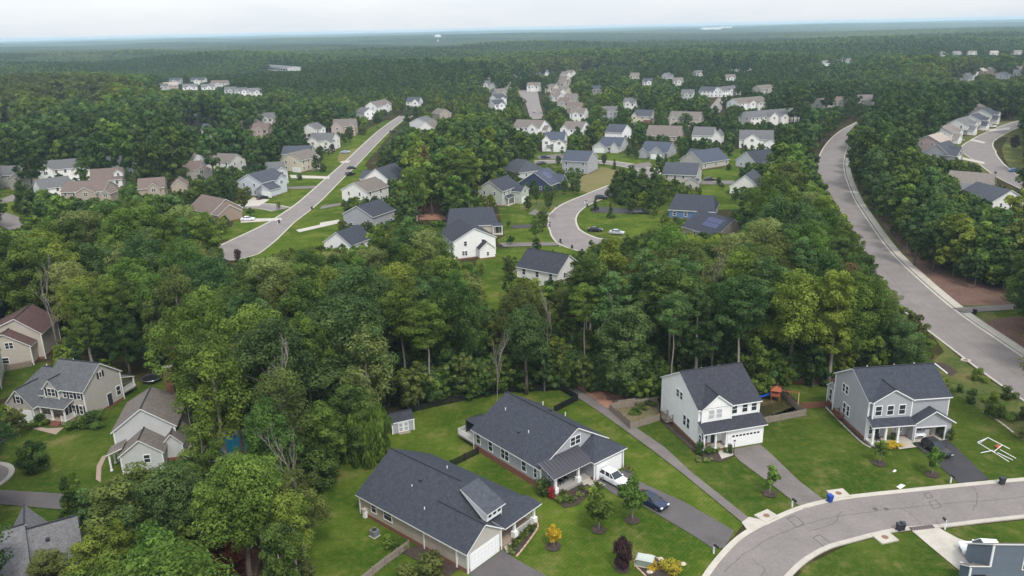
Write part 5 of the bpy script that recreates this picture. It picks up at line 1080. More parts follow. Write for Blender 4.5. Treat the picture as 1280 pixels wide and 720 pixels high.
# play set
r=thing('play_set','orange wooden play tower with blue slide in the fenced yard right of the white house','play set',G(969,500),rad(-20))
q=MB(); 
for x in (-.8,.8):
    for y in (-.8,.8): q=MB(); q.box(x-.06,x+.06,y-.06,y+.06,0,2.6); q.build('post',wood_o,r)
q=MB(); q.box(-.9,.9,-.9,.9,1.2,1.3); q.build('platform',wood_o,r)
q=MB(); q.quad([(-1.05,-1.05,2.5),(1.05,-1.05,2.5),(0,0,3.4)]); q.quad([(1.05,-1.05,2.5),(1.05,1.05,2.5),(0,0,3.4)]); q.quad([(1.05,1.05,2.5),(-1.05,1.05,2.5),(0,0,3.4)]); q.quad([(-1.05,1.05,2.5),(-1.05,-1.05,2.5),(0,0,3.4)]); q.build('canopy_roof',wood_o,r)
for s_ in (-1,1): q=MB(); q.box(-.9,.9,s_*.88-.03,s_*.88+.03,1.3,1.9); q.build('side_board',wood_o,r)
q=MB(); pts=[(-.9,0,1.35),(-1.6,0,.95),(-2.4,0,.45),(-3.1,0,.2),(-3.6,0,.18)]
for a,b in zip(pts[:-1],pts[1:]):
    q.quad([(a[0],-.3,a[2]),(b[0],-.3,b[2]),(b[0],.3,b[2]),(a[0],.3,a[2])])
    for s_ in (-1,1): q.quad([(a[0],s_*.3,a[2]),(b[0],s_*.3,b[2]),(b[0],s_*.34,b[2]+.2),(a[0],s_*.34,a[2]+.2)])
q.build('slide',mat('slide_blue',(.02,.12,.55),.35,.03),r)
for x in (.9,4.4):
    for s_ in ((-1,1) if x>2 else ()): q=MB(); q.tube([(x,s_*1.2,0),(x,0,2.4)],.07,5); q.build('leg',mat('light_wood',(.5,.36,.2)),r)
q=MB(); q.tube([(.8,0,2.4),(4.5,0,2.4)],.07,5); q.build('beam',wood_o,r)
for x in (2.0,3.2):
    q=MB(); q.tube([(x-.2,0,2.4),(x-.2,0,.6)],.015,4); q.tube([(x+.2,0,2.4),(x+.2,0,.6)],.015,4); q.box(x-.25,x+.25,-.1,.1,.55,.6); q.build('swing',blackm,r)
# white tube frame lying on the lawn at the right
r=thing('pipe_frame','white plastic pipe frame like an unfinished goal on the right lawn','goal frame',G(1222,553))
A=lambda x,y,z=.15:tuple(np.subtract(G(x,y,z),G(1222,553)))+(z,)
q=MB()
for a,b,za,zb in (((1222,553),(1235,547),.15,.15),((1235,547),(1262,561),1.6,1.6),((1222,553),(1242,565),.15,.15),((1242,565),(1261,577),.15,.15),((1242,565),(1253,556),.15,1.2),((1247,566),(1266,575),.15,.15),((1250,562),(1270,573),.15,.15),((1226,566),(1241,563),.15,.15),((1235,547),(1223,555),1.6,.15)):
    q.tube([A(*a,za),A(*b,zb)],.06,5)
q.build('pipe',white,r)
o=G(1247,561); r=thing('ball_bag','small orange-red bundle beside the white pipe frame','bag',o); bm=bmesh.new(); bmesh.ops.create_icosphere(bm,subdivisions=2,radius=.4)
for v in bm.verts: v.co.z=v.co.z*.9+.35; v.co.x*=1+.15*math.sin(5*v.co.y)
me=bpy.data.meshes.new('bundle'); bm.to_mesh(me); bm.free(); me.materials.append(mat('orange_cloth',(.45,.10,.04))); put('bundle',me,r)
C_PS=[o_ for o_ in C.objects if o_.name.startswith('play_set')][0]; C_PS.scale=(.85,.85,.8)
for lab,px,py,sz in (('white crumpled bag on the lawn before the grey two-storey house',1118,589,.35),('flat white board lying near the kerb before the grey two-storey house',1126,608,.7)):
    r=thing('litter',lab,'litter',G(px,py)+(.03,),.6); q=MB(); q.v+=[(-sz,-sz*.5,0),(sz,-sz*.4,0),(sz*.8,sz*.5,0),(-sz*.9,sz*.4,0),(-sz*.5,-sz*.2,.22),(sz*.5,-sz*.1,.16),(sz*.4,sz*.2,.2),(-sz*.4,sz*.2,.12)]; q.f+=[(4,5,6,7),(0,1,5,4),(1,2,6,5),(2,3,7,6),(3,0,4,7)]; q.m+=[0]*5; q.build('sheet',white,r)
for k,(x,y,w_,hh) in enumerate(((10.3,.6,.8,.9),(11.2,.3,.7,1.3),(11.4,1.3,.8,1.7))):
    c=D_H.W(x,y); r=thing('storage_box',('low pale box inside the open garage, nearest the white car','taller pale box inside the open garage by the right door edge','tallest box deep inside the open garage')[k],'box',c+(.12,),.1+k*.3); q=MB(); q.box(-w_/2,w_/2,-.3,.3,0,hh); q.build('body',[lampg,concrete,white][k],r); q=MB(); q.box(-w_/2-.03,w_/2+.03,-.33,.33,hh+.002,hh+.06); q.build('lid',white,r)
# lamp post before the white house, AC unit, bikes, rocking chairs
def lamp(lab,p,hh=2.4):
    r=thing('lamp_post',lab,'lamp post',G(*p)); q=MB(); q.tube([(0,0,0),(0,0,hh)],[.06,.04],6); q.build('post',blackm,r); q=MB(); q.box(-.12,.12,-.12,.12,hh,hh+.3); q.build('lamp_glass',lampg,r); q=MB(); q.quad([(-.18,-.18,hh+.3),(.18,-.18,hh+.3),(0,0,hh+.45)]); q.quad([(.18,-.18,hh+.3),(.18,.18,hh+.3),(0,0,hh+.45)]); q.quad([(.18,.18,hh+.3),(-.18,.18,hh+.3),(0,0,hh+.45)]); q.quad([(-.18,.18,hh+.3),(-.18,-.18,hh+.3),(0,0,hh+.45)]); q.build('lamp_cap',blackm,r)
lamp('black lamp post beside the driveway of the white two-storey house',(917,571)); lamp('tall dark lamp post on the lawn of the pale blue-grey house',(363,248),6.5); lamp('pale lamp post by the side street at left',(346,262),5.0)
r=thing('air_conditioner','grey air conditioning unit behind the tan one-storey house','air conditioner',G(468.5,670),rad(-40)); q=MB(); q.box(-.45,.45,-.45,.45,.1,.95); q.build('casing',mat('grey_casing',(.17,.18,.2),.5),r); q=MB(); n=12; q.prism([(.36*math.cos(2*math.pi*k/n),.36*math.sin(2*math.pi*k/n)) for k in range(n)],.952,.99); q.build('fan_grille',blackm,r); q=MB(); q.box(-.55,.55,-.55,.55,0,.1); q.build('pad',concrete,r)
def bike(lab,p,a,m):
    r=thing('bicycle',lab,'bicycle',G(*p)+(.1,),rad(a))
    for x in (-.52,.52):
        q=MB(); q.tube([(x+.32*math.cos(t),0,.33+.32*math.sin(t)) for t in np.linspace(0,2*math.pi,15)],.03,5); q.build('wheel',tyre,r)
    q=MB(); q.tube([(-.52,0,.33),(-.15,0,.8),(.38,0,.8),(.52,0,.33)],.03,5); q.tube([(-.15,0,.8),(0,0,.3),(.38,0,.8)],.03,5); q.build('frame',m,r)
    q=MB(); q.tube([(.36,-.25,1.0),(.36,.25,1.0)],.025,5); q.tube([(.38,0,.8),(.36,0,1.0)],.025,5); q.build('handlebar',blackm,r); q=MB(); q.box(-.28,-.05,-.07,.07,.88,.95); q.tube([(-.16,0,.8),(-.17,0,.9)],.02,4); q.build('saddle',blackm,r)
bike('bicycle leaning nearest the garage corner of the grey one-storey house',(783,590),-50,mat('red_frame',(.3,.04,.04),.4)); bike('bicycle outermost of the two at the garage corner',(788,592),-35,blackm)
def chair(lab,loc,a,m):
    r=thing('porch_chair',lab,'chair',loc,rad(a)); q=MB(); q.box(-.3,.3,-.28,.28,.38,.44); q.build('seat',m,r); q=MB(); 
    for k in range(5): q.box(-.28+k*.125,-.2+k*.125,.26,.31,.44,1.1)
    q.build('backrest',m,r); 
    for x in (-.27,.27): 
        for y in (-.25,.25): q=MB(); q.box(x-.03,x+.03,y-.03,y+.03,0,.4); q.build('leg',m,r)
    return r
c=B_H.W(3.0,2.0); chair('dark chair on the porch of the grey one-storey house, left',c+(.55,),39,blackm); c=B_H.W(4.1,2.2); chair('dark chair on the porch of the grey one-storey house, right',c+(.55,),30,blackm)
c=C_H.W(1.2,-.2); chair('red-brown rocking chair on the porch of the white two-storey house',c+(.35,),15,wood_r); c=D_H.W(1.6,-.8); chair('dark chair on the porch of the grey two-storey house',c+(.4,),5,blackm)
# swimming pool seen through the trees
o=G(292,556); r=thing('swimming_pool','blue swimming pool with pale paving, glimpsed through the trees','swimming pool',o,rad(14)); q=MB(); q.prism([(7.5*math.cos(t),5*math.sin(t)) for t in np.linspace(0,2*math.pi,25)[:-1]],0,.2); q.build('paving',mat('pale_paving',(.55,.48,.42)),r)
q=MB(); q.prism([(5.2*math.cos(t)*(1+.12*math.cos(2*t)),2.9*math.sin(t)) for t in np.linspace(0,2*math.pi,25)[:-1]],.19,.23); wm_=mat('pool_water',(.05,.34,.50),.12,.1,.6,spec=.5); q.build('water',wm_,r)
for k,(x,y,lab) in enumerate(((-4,5.6,'pale lounge chair at the far left of the pool'),(-1,5.6,'pale lounge chair at the far side of the pool'),(6.3,2,'pale lounge chair at the right of the pool'))):
    c=(o[0]+x*math.cos(.24)-y*math.sin(.24)*.8,o[1]+x*math.sin(.24)+y*.8); t=thing('pool_lounger',lab,'lounger',c+(.2,),rad(100+20*k)); q=MB(); q.box(-.9,.3,-.3,.3,.25,.32); q.build('seat',white,t); q=MB(); q.quad([(.3,-.3,.32),(.9,-.3,.8),(.9,.3,.8),(.3,.3,.32)]); q.quad([(.3,-.3,.26),(.3,.3,.26),(.9,.3,.74),(.9,-.3,.74)]); q.build('backrest',white,t)
    for x_ in (-.8,.2):
        for y_ in (-.26,.26): q=MB(); q.box(x_-.03,x_+.03,y_-.03,y_+.03,0,.25); q.build('leg',white,t)
# dark trampoline beside the left wood
r=thing('trampoline','dark round trampoline in the back yard at the wood edge, left','trampoline',G(190,477)); q=MB(); t_=np.linspace(0,2*math.pi,21)
q.tube([(1.8*math.cos(a),1.8*math.sin(a),.8) for a in t_],.06,5); q.build('frame',chrome,r); q=MB(); q.prism([(1.7*math.cos(a),1.7*math.sin(a)) for a in t_[:-1]],.78,.81); q.build('mat',blackm,r)
for k in range(6): a=k*math.pi/3; q=MB(); q.tube([(1.75*math.cos(a),1.75*math.sin(a),0),(1.75*math.cos(a),1.75*math.sin(a),2.4)],.03,4); q.build('leg',blackm,r)
# ------------------------------------------------------------------ trees
rng=np.random.default_rng(7)
def leaf_mesh(name, seed, clumps, nleaf, leaf, zsq=.8, updroop=0.0, inner=.12, extra=None):
    """clumps: (x,y,z,r). A cloud of small bent leaf sprays on each clump."""
    R=np.random.default_rng(seed); cl=np.array(clumps,float); w_=cl[:,3]**2; w_=w_/w_.sum(); n=nleaf
    idx=R.choice(len(cl),n,p=w_); c=cl[idx]
    d=R.normal(size=(n,3)); d[:,2]+=.35; d/=np.linalg.norm(d,axis=1)[:,None]
    rr=c[:,3]*np.where(R.random(n)<inner,R.uniform(.2,.8,n),R.uniform(.82,1.12,n))*(1+.22*np.sin(d[:,0]*5+idx)*np.cos(d[:,1]*4+idx*1.7))
    p=c[:,:3]+d*rr[:,None]*np.array([1,1,zsq])
    nn=d*.95+np.array([0,0,.35])+R.normal(size=(n,3))*.36; nn/=np.linalg.norm(nn,axis=1)[:,None]
    t=np.cross(nn,R.normal(size=(n,3))); t/=np.linalg.norm(t,axis=1)[:,None]; b=np.cross(nn,t)
    s=leaf*R.uniform(.55,1.35,n)[:,None]; k=R.uniform(.55,.9,n)[:,None]
    if updroop: t=np.stack([R.normal(size=n)*.12,R.normal(size=n)*.12,-np.ones(n)],1); t/=np.linalg.norm(t,axis=1)[:,None]; b=np.cross(nn,t); b/=np.linalg.norm(b,axis=1)[:,None]+1e-6; s=s*2.4; k=k*.3
    V=np.stack([p-t*s-b*s*k*.3, p+b*s*k*-1.0+t*s*.15, p+t*s+b*s*k*.2, p+b*s*k+nn*s*.25-t*s*.1],1)
    me=bpy.data.meshes.new(name); me.vertices.add(4*n); me.vertices.foreach_set('co',V.reshape(-1).astype('f4'))
    me.loops.add(4*n); me.loops.foreach_set('vertex_index',np.arange(4*n,dtype='i4')); me.polygons.add(n); me.polygons.foreach_set('loop_start',np.arange(0,4*n,4,dtype='i4'))
    try: me.polygons.foreach_set('loop_total',np.full(n,4,dtype='i4'))
    except Exception: pass
    a=me.attributes.new('tint','FLOAT','FACE'); ct=R.uniform(0,1,len(cl)); a.data.foreach_set('value',np.clip(ct[idx]*.75+R.uniform(-.3,.6,n)*.6,0,1).astype('f4'))
    me.update(calc_edges=True); me.materials.append(LEAF['mid']); return me
def crown(seed,R_,z0,z1,n,shape='round',cr_=(.15,.27)):
    """clump centres spread through a crown volume"""
    q=np.random.default_rng(seed); out=[]; tries=0
    lob=[(q.uniform(0,6.28),q.uniform(.08,.28),q.integers(2,4)) for _ in range(3)]
    while len(out)<n and tries<n*60:
        tries+=1
        t=q.random()
        prof={'round':math.sqrt(max(0,1-(2*t-.9)**2*.95)) ,'egg':(math.sin(math.pi*min(1,(t*.9+.1)))**.75)*(1-.25*t),'column':.75+.25*math.sin(t*9+seed) if t<.85 else .5,
              'vase':.45+.6*t if t<.8 else .95-(t-.8)*2.6,'cone':1.02-t*.93,'flat':.9+.1*math.sin(t*3)}[shape]
        a=q.uniform(0,6.283); lobe=1+sum(A*math.sin(k*a+ph+t*3) for ph,A,k in lob)
        rad_=R_*prof*lobe; u=q.random()**.4; r=rad_*u*.92; z=z0+(z1-z0)*t; cc=q.uniform(*cr_)*R_*(.75+.4*(1-t) if shape=='cone' else 1)
        c=(r*math.cos(a),r*math.sin(a),z,cc)
        if all((c[0]-o[0])**2+(c[1]-o[1])**2+(c[2]-o[2])**2>(.5*(cc+o[3]))**2 for o in out): out.append(c)
    return out
def trunk_mesh(name,seed,H,r,clumps,m,nl=7,top=.8,lean=.3):
    q=np.random.default_rng(seed+99); mb=MB(); pts=[(q.uniform(-lean,lean)*k/5*1.0,q.uniform(-lean,lean)*k/5,H*top*k/5) for k in range(6)]; pts[0]=(0,0,-.2)
    mb.tube(pts,[r*1.25,r,r*.85,r*.7,r*.5,r*.25],7)
    cs=[clumps[i] for i in q.permutation(len(clumps))[:nl]]
    for c in cs:
        zb=max(H*.25,min(c[2]-math.hypot(c[0],c[1])*.8,H*top*.9)); k=min(4.9,max(0,zb/(H*top)*5)); i=int(k); f=k-i; a=pts[i]; b=pts[min(i+1,5)]; s=tuple(a[j]+(b[j]-a[j])*f for j in range(3))
        mid=((s[0]+c[0])/2,(s[1]+c[1])/2,(s[2]+c[2])/2+.3); mb.tube([s,mid,c[:3]],[r*.4,r*.25,r*.08],5,cap=False)
    return mb.mesh(name,[m],smooth=True)
PROTO={}
def proto(key,H,R_,z0f,n,nleaf,leaf,shape,seed,r=.3,bk=bark,cr_=(.15,.27),zsq=.8):
    if H>12: n=int(n*1.8)
    elif cr_==(.15,.27): cr_=(.24,.38)
    cl=crown(seed,R_,H*z0f+R_*.2,H-R_*.22,n,shape,cr_)
    PROTO[key]=(leaf_mesh('crown',seed,cl,nleaf,leaf,zsq),trunk_mesh('trunk',seed,H,r,cl,bk),H,R_)
# near prototypes, all about their natural size (height, crown radius)
proto('oak1',20,5.6,.30,60,24000,0.147,'round',11,.38); proto('oak2',18,5.2,.25,52,21600,0.147,'round',12,.34); proto('oak3',22,5.0,.36,56,21600,0.147,'egg',13,.36)
proto('maple1',19,4.4,.22,50,20000,0.140,'egg',21,.3); proto('maple2',16,4.0,.15,44,17600,0.140,'round',22,.28); proto('tulip1',24,3.9,.30,52,18400,0.147,'column',31,.33,bark_p); proto('tulip2',22,3.4,.35,44,16000,0.140,'egg',32,.3,bark_p)
proto('sparse1',20,4.6,.35,30,9600,0.147,'vase',41,.28,bark_p,(.18,.28)); proto('sparse2',17,3.8,.25,26,8320,0.140,'egg',42,.24,bark_p,(.2,.3))
proto('pine1',22,3.6,.52,34,13600,0.133,'egg',51,.19,bark_p,(.24,.36),.55); proto('pine2',24,3.2,.60,28,11200,0.133,'round',52,.17,bark_p,(.26,.38),.5)
proto('holly',9,2.8,.04,36,8000,.17,'cone',61,.2); proto('under1',8,3.2,.08,30,7000,.18,'round',62,.16); proto('cedar',12,2.4,.03,40,8000,.15,'cone',63,.2)
proto('young1',5.2,1.55,.30,22,3200,.13,'egg',71,.07,bark_p); proto('young2',3.6,.95,.35,14,1500,.11,'egg',72,.05,bark_p); proto('round1',2.8,1.15,.28,16,2400,.10,'round',73,.06)
proto('shrub1',1.2,.8,.0,9,900,.09,'flat',81,.03,bark,(.4,.55)); proto('shrub2',2.0,1.1,.0,12,1600,.10,'round',82,.04,bark,(.35,.5))
SPECIES=dict(oak1='oak',oak2='oak',oak3='oak',maple1='maple',maple2='maple',tulip1='poplar',tulip2='poplar',sparse1='thin tree',sparse2='thin tree',pine1='pine',pine2='pine',holly='holly',under1='bushy tree',cedar='cedar')
def plant(key,label,loc,H,tone,rz=0,name='broadleaf_tree',cat='tree',group=None,wide=1.0,parts=('trunk','crown')):
    cm,tm,H0,R0=PROTO[key]; r=thing(name,label,cat,(loc[0],loc[1],0),rz,group); s=H/H0; r.scale=(s*wide,s*wide,s)
    t=put(parts[0],tm,r); c=put(parts[1],cm,r)
    c.material_slots[0].link='OBJECT'; c.material_slots[0].material=LEAF[tone]; return r
# sight lines: what the photograph shows clear must not be hidden by a tree standing in front of it
MW,MH=640,440; DEPTH=np.zeros((MH,MW),'f4')
def fill(poly,dep):
    P=np.array(poly,float)/2; x0,x1=max(0,int(P[:,0].min())),min(MW-1,int(P[:,0].max())+1); y0,y1=max(0,int(P[:,1].min())),min(MH-1,int(P[:,1].max())+1)
    if x1<=x0 or y1<=y0: return
    X_,Y_=np.meshgrid(np.arange(x0,x1+1)+.5,np.arange(y0,y1+1)+.5); ins=np.zeros(X_.shape,bool); j=len(P)-1
    for i in range(len(P)):
        xi,yi=P[i]; xj,yj=P[j]
        with np.errstate(divide='ignore',invalid='ignore'): ins^=((yi>Y_)!=(yj>Y_))&(X_<(xj-xi)*(Y_-yi)/(yj-yi+1e-9)+xi)
        j=i
    if dep is None:
        px,py=X_*2,Y_*2; u0,v0=px-640,py-360; v=u0*sr+v0*cr; u=u0*cr-v0*sr; t=-CAMH/(-FPX*sp-v*cp); D=np.hypot(u*t,(FPX*cp-v*sp)*t)
    else: D=np.full(X_.shape,dep)
    sub=DEPTH[y0:y1+1,x0:x1+1]; sub[ins]=np.maximum(sub[ins],D[ins])
CLEAR=[[(822,246),(904,250),(904,273),(822,268)],[(590,262),(626,262),(628,330),(570,326),(566,290)],[(252,668),(300,675),(326,700),(305,716),(258,706)],[(150,480),(205,462),(222,468),(236,490),(228,520),(222,555),(222,575),(142,592)],[(395,560),(470,548),(478,540),(505,520),(520,516),(560,501),(640,491),(705,486),(790,500),(850,500),(955,500),(958,482),(1040,482),(1130,474),(1165,435),(1300,520),(1300,740),(470,740),(400,700),(372,640)],
 [(0,560),(130,500),(175,490),(232,540),(230,575),(135,602),(118,598),(84,612),(78,642),(0,655)],[(272,546),(308,543),(312,557),(274,562)],[(0,465),(55,455),(70,470),(0,505)],
 [(0,232),(24,232),(24,285),(0,285)],[(275,300),(303,258),(330,245),(352,222),(420,200),(450,182),(488,160),(495,150),(507,150),(500,160),(474,185),(470,200),(448,232),(426,240),(424,262),(420,290),(396,305),(350,310),(340,316),(300,322),(280,330)],
 [(523,274),(520,264),(530,255),(538,238),(552,239),(549,256),(558,274)],
 [(622,255),(650,247),(690,248),(700,262),(745,236),(741,228),(712,226),(751,209),(785,205),(820,216),(800,232),(760,260),(800,262),(832,285),(790,292),(765,294),(738,297),(722,314),(705,312),(660,312),(632,318),(622,300)],
 [(606,338),(628,334),(630,362),(624,384),(608,384)],[(650,190),(700,190),(815,200),(815,210),(750,207),(665,208)],
 [(648,115),(672,113),(678,145),(668,150)],[(879,212),(925,206),(915,225),(903,246),(879,245)],[(898,186),(922,188),(930,203),(905,205)],
 [(1022,180),(1066,160),(1060,190),(1066,230),(1104,280),(1150,330),(1196,356),(1280,364),(1280,500),(1240,480),(1163,412),(1150,395),(1134,380),(1112,360),(1098,335),(1080,305),(1062,270),(1040,240),(1024,210)],
 [(1194,190),(1196,176),(1228,160),(1245,150),(1280,150),(1280,236),(1262,234),(1225,206),(1200,198)],[(908,251),(938,251),(935,258),(908,258)],
 [(762,200),(800,200),(800,208),(762,208)],[(888,128),(900,128),(905,142),(893,142)]]
for p in CLEAR: fill(p,None)
def hull2(P):
    P=sorted(set(P)); 
    def half(Q):
        o=[]
        for p in Q:
            while len(o)>1 and (o[-1][0]-o[-2][0])*(p[1]-o[-2][1])-(o[-1][1]-o[-2][1])*(p[0]-o[-2][0])<=0: o.pop()
            o.append(p)
        return o
    return half(P)[:-1]+half(P[::-1])[:-1]
for pts,dist in HULL:
    q=[PJ(*p) for p in pts]; ys=[p[1] for p in q]; yt,yb=min(ys),max(ys)
    keep=.62 if dist<500 else .72
    q=[(x,min(y,yt+(yb-yt)*keep)) for x,y in q]
    if max(x for x,y in q)>-20: fill(hull2(q),dist)
# world keep-out: house footprints and roads, on a 2 m grid
GX0,GY0,GS=-900,40,2.0; OCC=np.zeros((900,900),bool)       # [x,y] x:-900..900, y:40..1840
def occ(x,y,r=0):
    i,j=int((x-GX0)/GS),int((y-GY0)/GS); return 0<=i<900 and 0<=j<900 and OCC[i,j]
def mark(x0,x1,y0,y1,fn):
    i0,i1=max(0,int((x0-GX0)/GS)),min(899,int((x1-GX0)/GS)+1); j0,j1=max(0,int((y0-GY0)/GS)),min(899,int((y1-GY0)/GS)+1)
    if i1<=i0 or j1<=j0: return
    X_,Y_=np.meshgrid(GX0+(np.arange(i0,i1)+.5)*GS,GY0+(np.arange(j0,j1)+.5)*GS,indexing='ij'); OCC[i0:i1,j0:j1]|=fn(X_,Y_)
for f in FOOT:
    a,b,c,d=map(np.array,f); ux=(b-a); L1=np.linalg.norm(ux); ux=ux/L1; uy=(d-a); L2=np.linalg.norm(uy); uy=uy/L2
    far_=np.hypot(*a)>500; mg=2.2 if far_ else 3.0
    xs=[p[0] for p in f]; ys=[p[1] for p in f]
    mark(min(xs)-5,max(xs)+5,min(ys)-5,max(ys)+5,lambda X_,Y_:(((X_-a[0])*ux[0]+(Y_-a[1])*ux[1])>-mg)&(((X_-a[0])*ux[0]+(Y_-a[1])*ux[1])<L1+mg)&(((X_-a[0])*uy[0]+(Y_-a[1])*uy[1])>-mg)&(((X_-a[0])*uy[0]+(Y_-a[1])*uy[1])<L2+mg))
for c,hw in ROADS:
    for p in c: mark(p[0]-hw-3,p[0]+hw+3,p[1]-hw-3,p[1]+hw+3,lambda X_,Y_:(X_-p[0])**2+(Y_-p[1])**2<(hw+2.5)**2)
ANG=np.linspace(0,2*math.pi,9)[:-1]
def blocked(x,y,H,R_,z0,tol=1):
    """does a crown this big hide something that the photograph shows clear?"""
    D=math.hypot(x,y); n=0
    fine=D<135
    for f,rf in (((.97,.35),(.86,.7),(.7,.9),(.55,.95),(.4,.85),(.25,.6)) if fine else ((.97,.35),(.75,.85),(.5,.9),(.3,.6))):
        z=z0+(H-z0)*f
        for s_ in ((-1,-.75,-.5,-.25,0,.25,.5,.75,1) if fine else (-1,-.5,0,.5,1)):
            px,py=PJ(x+s_*R_*rf*y/D,y-s_*R_*rf*x/D,z); i,j=int(px/2),int(py/2)
            if 0<=i<MW and 0<=j<MH and DEPTH[j,i]>D+1.5: n+=1
    px,py=PJ(x,y,.5); i,j=int(px/2),int(py/2)
    if 0<=i<MW and 0<=j<MH and DEPTH[j,i]>0 and abs(DEPTH[j,i]-D)<2.5: return True
    return n>(tol+1 if fine else tol)
PLACED=[]
def free(x,y,d):
    return all((x-a)**2+(y-b)**2>d*d for a,b in PLACED if abs(x-a)<d)
# ---- yard trees and shrubs, each by hand
def yard(key,lab,px,py,H,tone,name='yard_tree',cat='tree',wide=1.0,group=None,parts=('trunk','crown')):
    x,y=G(px,py); PLACED.append((x,y)); return plant(key,lab,(x,y),H,tone,random.uniform(0,6.28),name,cat,group,wide,parts)
random.seed(5)
yard('young1','leafy green maple on the lawn beside the dark blue car',790,651,6.6,'mid'); yard('young1','rounded green tree on the lawn left of the maple by the cars',748,663,5.6,'mid',wide=1.15)
yard('young1','small tree with yellow leaves on the lawn before the tan one-storey house',692,684,3.3,'yellow'); yard('under1','small dark purple plum tree on the front lawn',778,711,4.6,'purple',wide=.62)
yard('young2','thin sapling on the lawn beside the plain grey driveway',962,618,4.6,'mid'); yard('young2','young tree left of the fresh black driveway, before the grey house porch',1099,580,3.9,'mid',wide=1.15); yard('young1','young tree right beside the dark SUV and the black driveway',1165,594,4.6,'mid',wide=.9)
yard('under1','dense dark rounded conifer alone on the lawn of the greige house at left',46,592,5.6,'dark','conifer_tree',wide=.95); 
MULCHRING=[(790,651),(748,663),(692,684),(778,711),(962,618),(1099,580),(1165,594)]
for p in MULCHRING:
    c=G(*p); sheet('mulch_ring',[(c[0]+1.0*math.cos(t)*random.uniform(.9,1.1),c[1]+1.0*math.sin(t)) for t in np.linspace(0,6.28,13)[:-1]],mulch,.15,world=True)
def shrub(lab,px,py,H,tone,key='shrub1',wide=1.0): x,y=G(px,py); return plant(key,lab,(x,y),H,tone,random.uniform(0,6),'shrub','shrub',None,wide,('stem','foliage'))
for t in [('lime yellow shrub in the island bed near the street',840,716,1.9,'lime','shrub2',1.1),('golden clump low in the island bed',816,711,.8,'yellow','shrub1',1.2),('red-leaved shrub at the porch corner of the grey one-storey house',691,622,1.7,'red','shrub2',.8),('dark green shrub at the porch corner of the grey one-storey house',680,618,2.6,'dark','shrub2',.8),
 ('small green shrub in the bed right of the red-leaved shrub',702,628,1.0,'mid','shrub1',1),('olive shrub in the flower bed below the grey porch, middle',713,628,.9,'olive','shrub1',1.1),('bright green shrub at the right end of the porch bed',741,620,1.6,'bright','shrub2',1),('lime shrub near the front walk of the grey one-storey house',747,612,1.4,'olive','shrub2',.8),
 ('dark green shrub at the porch corner of the white two-storey house',876,568,2.0,'dark','shrub2',.9),('low shrub right of the porch corner shrub at the white house',889,566,1.0,'mid','shrub1',1.2),('small upright shrub beside the garage of the white house',911,567,1.7,'dark','shrub2',.6),('pale flower clump at the front of the white house bed',873,576,.6,'pale','shrub1',1.3),('second pale flower clump at the white house bed',884,577,.6,'pale','shrub1',1.3),
 ('yellow flowers in the small bed before the grey two-storey house',1110,560,.8,'yellow','shrub1',1.4),('yellow flowers, right half of the small bed before the grey two-storey house',1119,558,.8,'yellow','shrub1',1.4),('dark shrub by the porch steps of the grey two-storey house',1115,552,1.6,'dark','shrub2',.7),('dark shrub at the right garage corner of the grey two-storey house',1184,548,2.2,'dark','shrub2',.9),
 ('round green bush at the back corner of the tan one-storey house, rear',488,683,1.0,'mid','shrub1',1.4),('dark bush along the side wall of the tan one-storey house',497,690,1.6,'dark','shrub2',.9),('big pale green bush by the bottom edge at the tan house wall',533,716,2.6,'olive','shrub2',1.5),
 ('large dark green hedge bush beside the greige house corner',119,531,2.6,'dark','shrub2',1.2),('dark hedge bush, second beside the greige house corner',108,534,2.2,'dark','shrub2',1.2),('low clipped bush left of the hedge at the greige house',92,535,1.3,'mid','shrub1',1.5),('green bush between garage and porch of the greige house',52,530,1.9,'dark','shrub2',1.0),('bright green low bush at the garage of the greige house',46,534,1.2,'mid','shrub1',1.3),
 ('small tree-like shrub at the lawn edge beside the plain fence, near the parkway',1158,444,1.8,'dark','shrub2',1),('leafy shrub low on the verge slope, upper left of its group',1181,482,1.6,'bright','shrub2',1),('dark shrub on the verge slope behind the grey two-storey house',1198,490,1.6,'dark','shrub2',.9),('dark shrub low in the verge group, middle',1213,504,1.4,'dark','shrub2',1),('pale green shrub in the verge group, top',1222,476,2.4,'bright','shrub2',.9),
 ('second dark shrub in the middle of the verge group',1216,494,1.3,'dark','shrub2',.9),('bright shrub in the verge group, right of the middle',1240,503,2.0,'bright','shrub2',1.0),('dense dark upright conifer shrub right on the verge',1259,499,2.4,'dark','shrub2',.9),('broad dull green shrub at the lower verge group',1248,522,2.2,'mid','shrub2',1.2),('dark shrub left in the lower verge group',1237,518,1.8,'dark','shrub2',1.0),('dark round shrub at the right edge of the verge',1277,524,2.2,'dark','shrub2',1.0),('pale shrub at the right edge by the stones',1276,546,1.8,'pale','shrub2',.8),
 ('rust red shrub, left of the pair in the bottom-left wood',268,702,4.6,'rust','shrub2',.9),('rust red shrub, right of the pair in the bottom-left wood',295,713,4.4,'rust','shrub2',.9),('small grey-green bush near the bottom edge right of the wood',385,716,1.6,'pale','shrub2',1.2),
 ('bush at the back of the planted side yard',812,506,1.0,'olive','shrub1',1.6),('low bush in the planted side yard, front',795,517,.9,'mid','shrub1',1.6),('low bush in the planted side yard, middle',803,511,.9,'olive','shrub1',1.5)]:
    shrub(*t[:4],t[4],t[5],t[6])
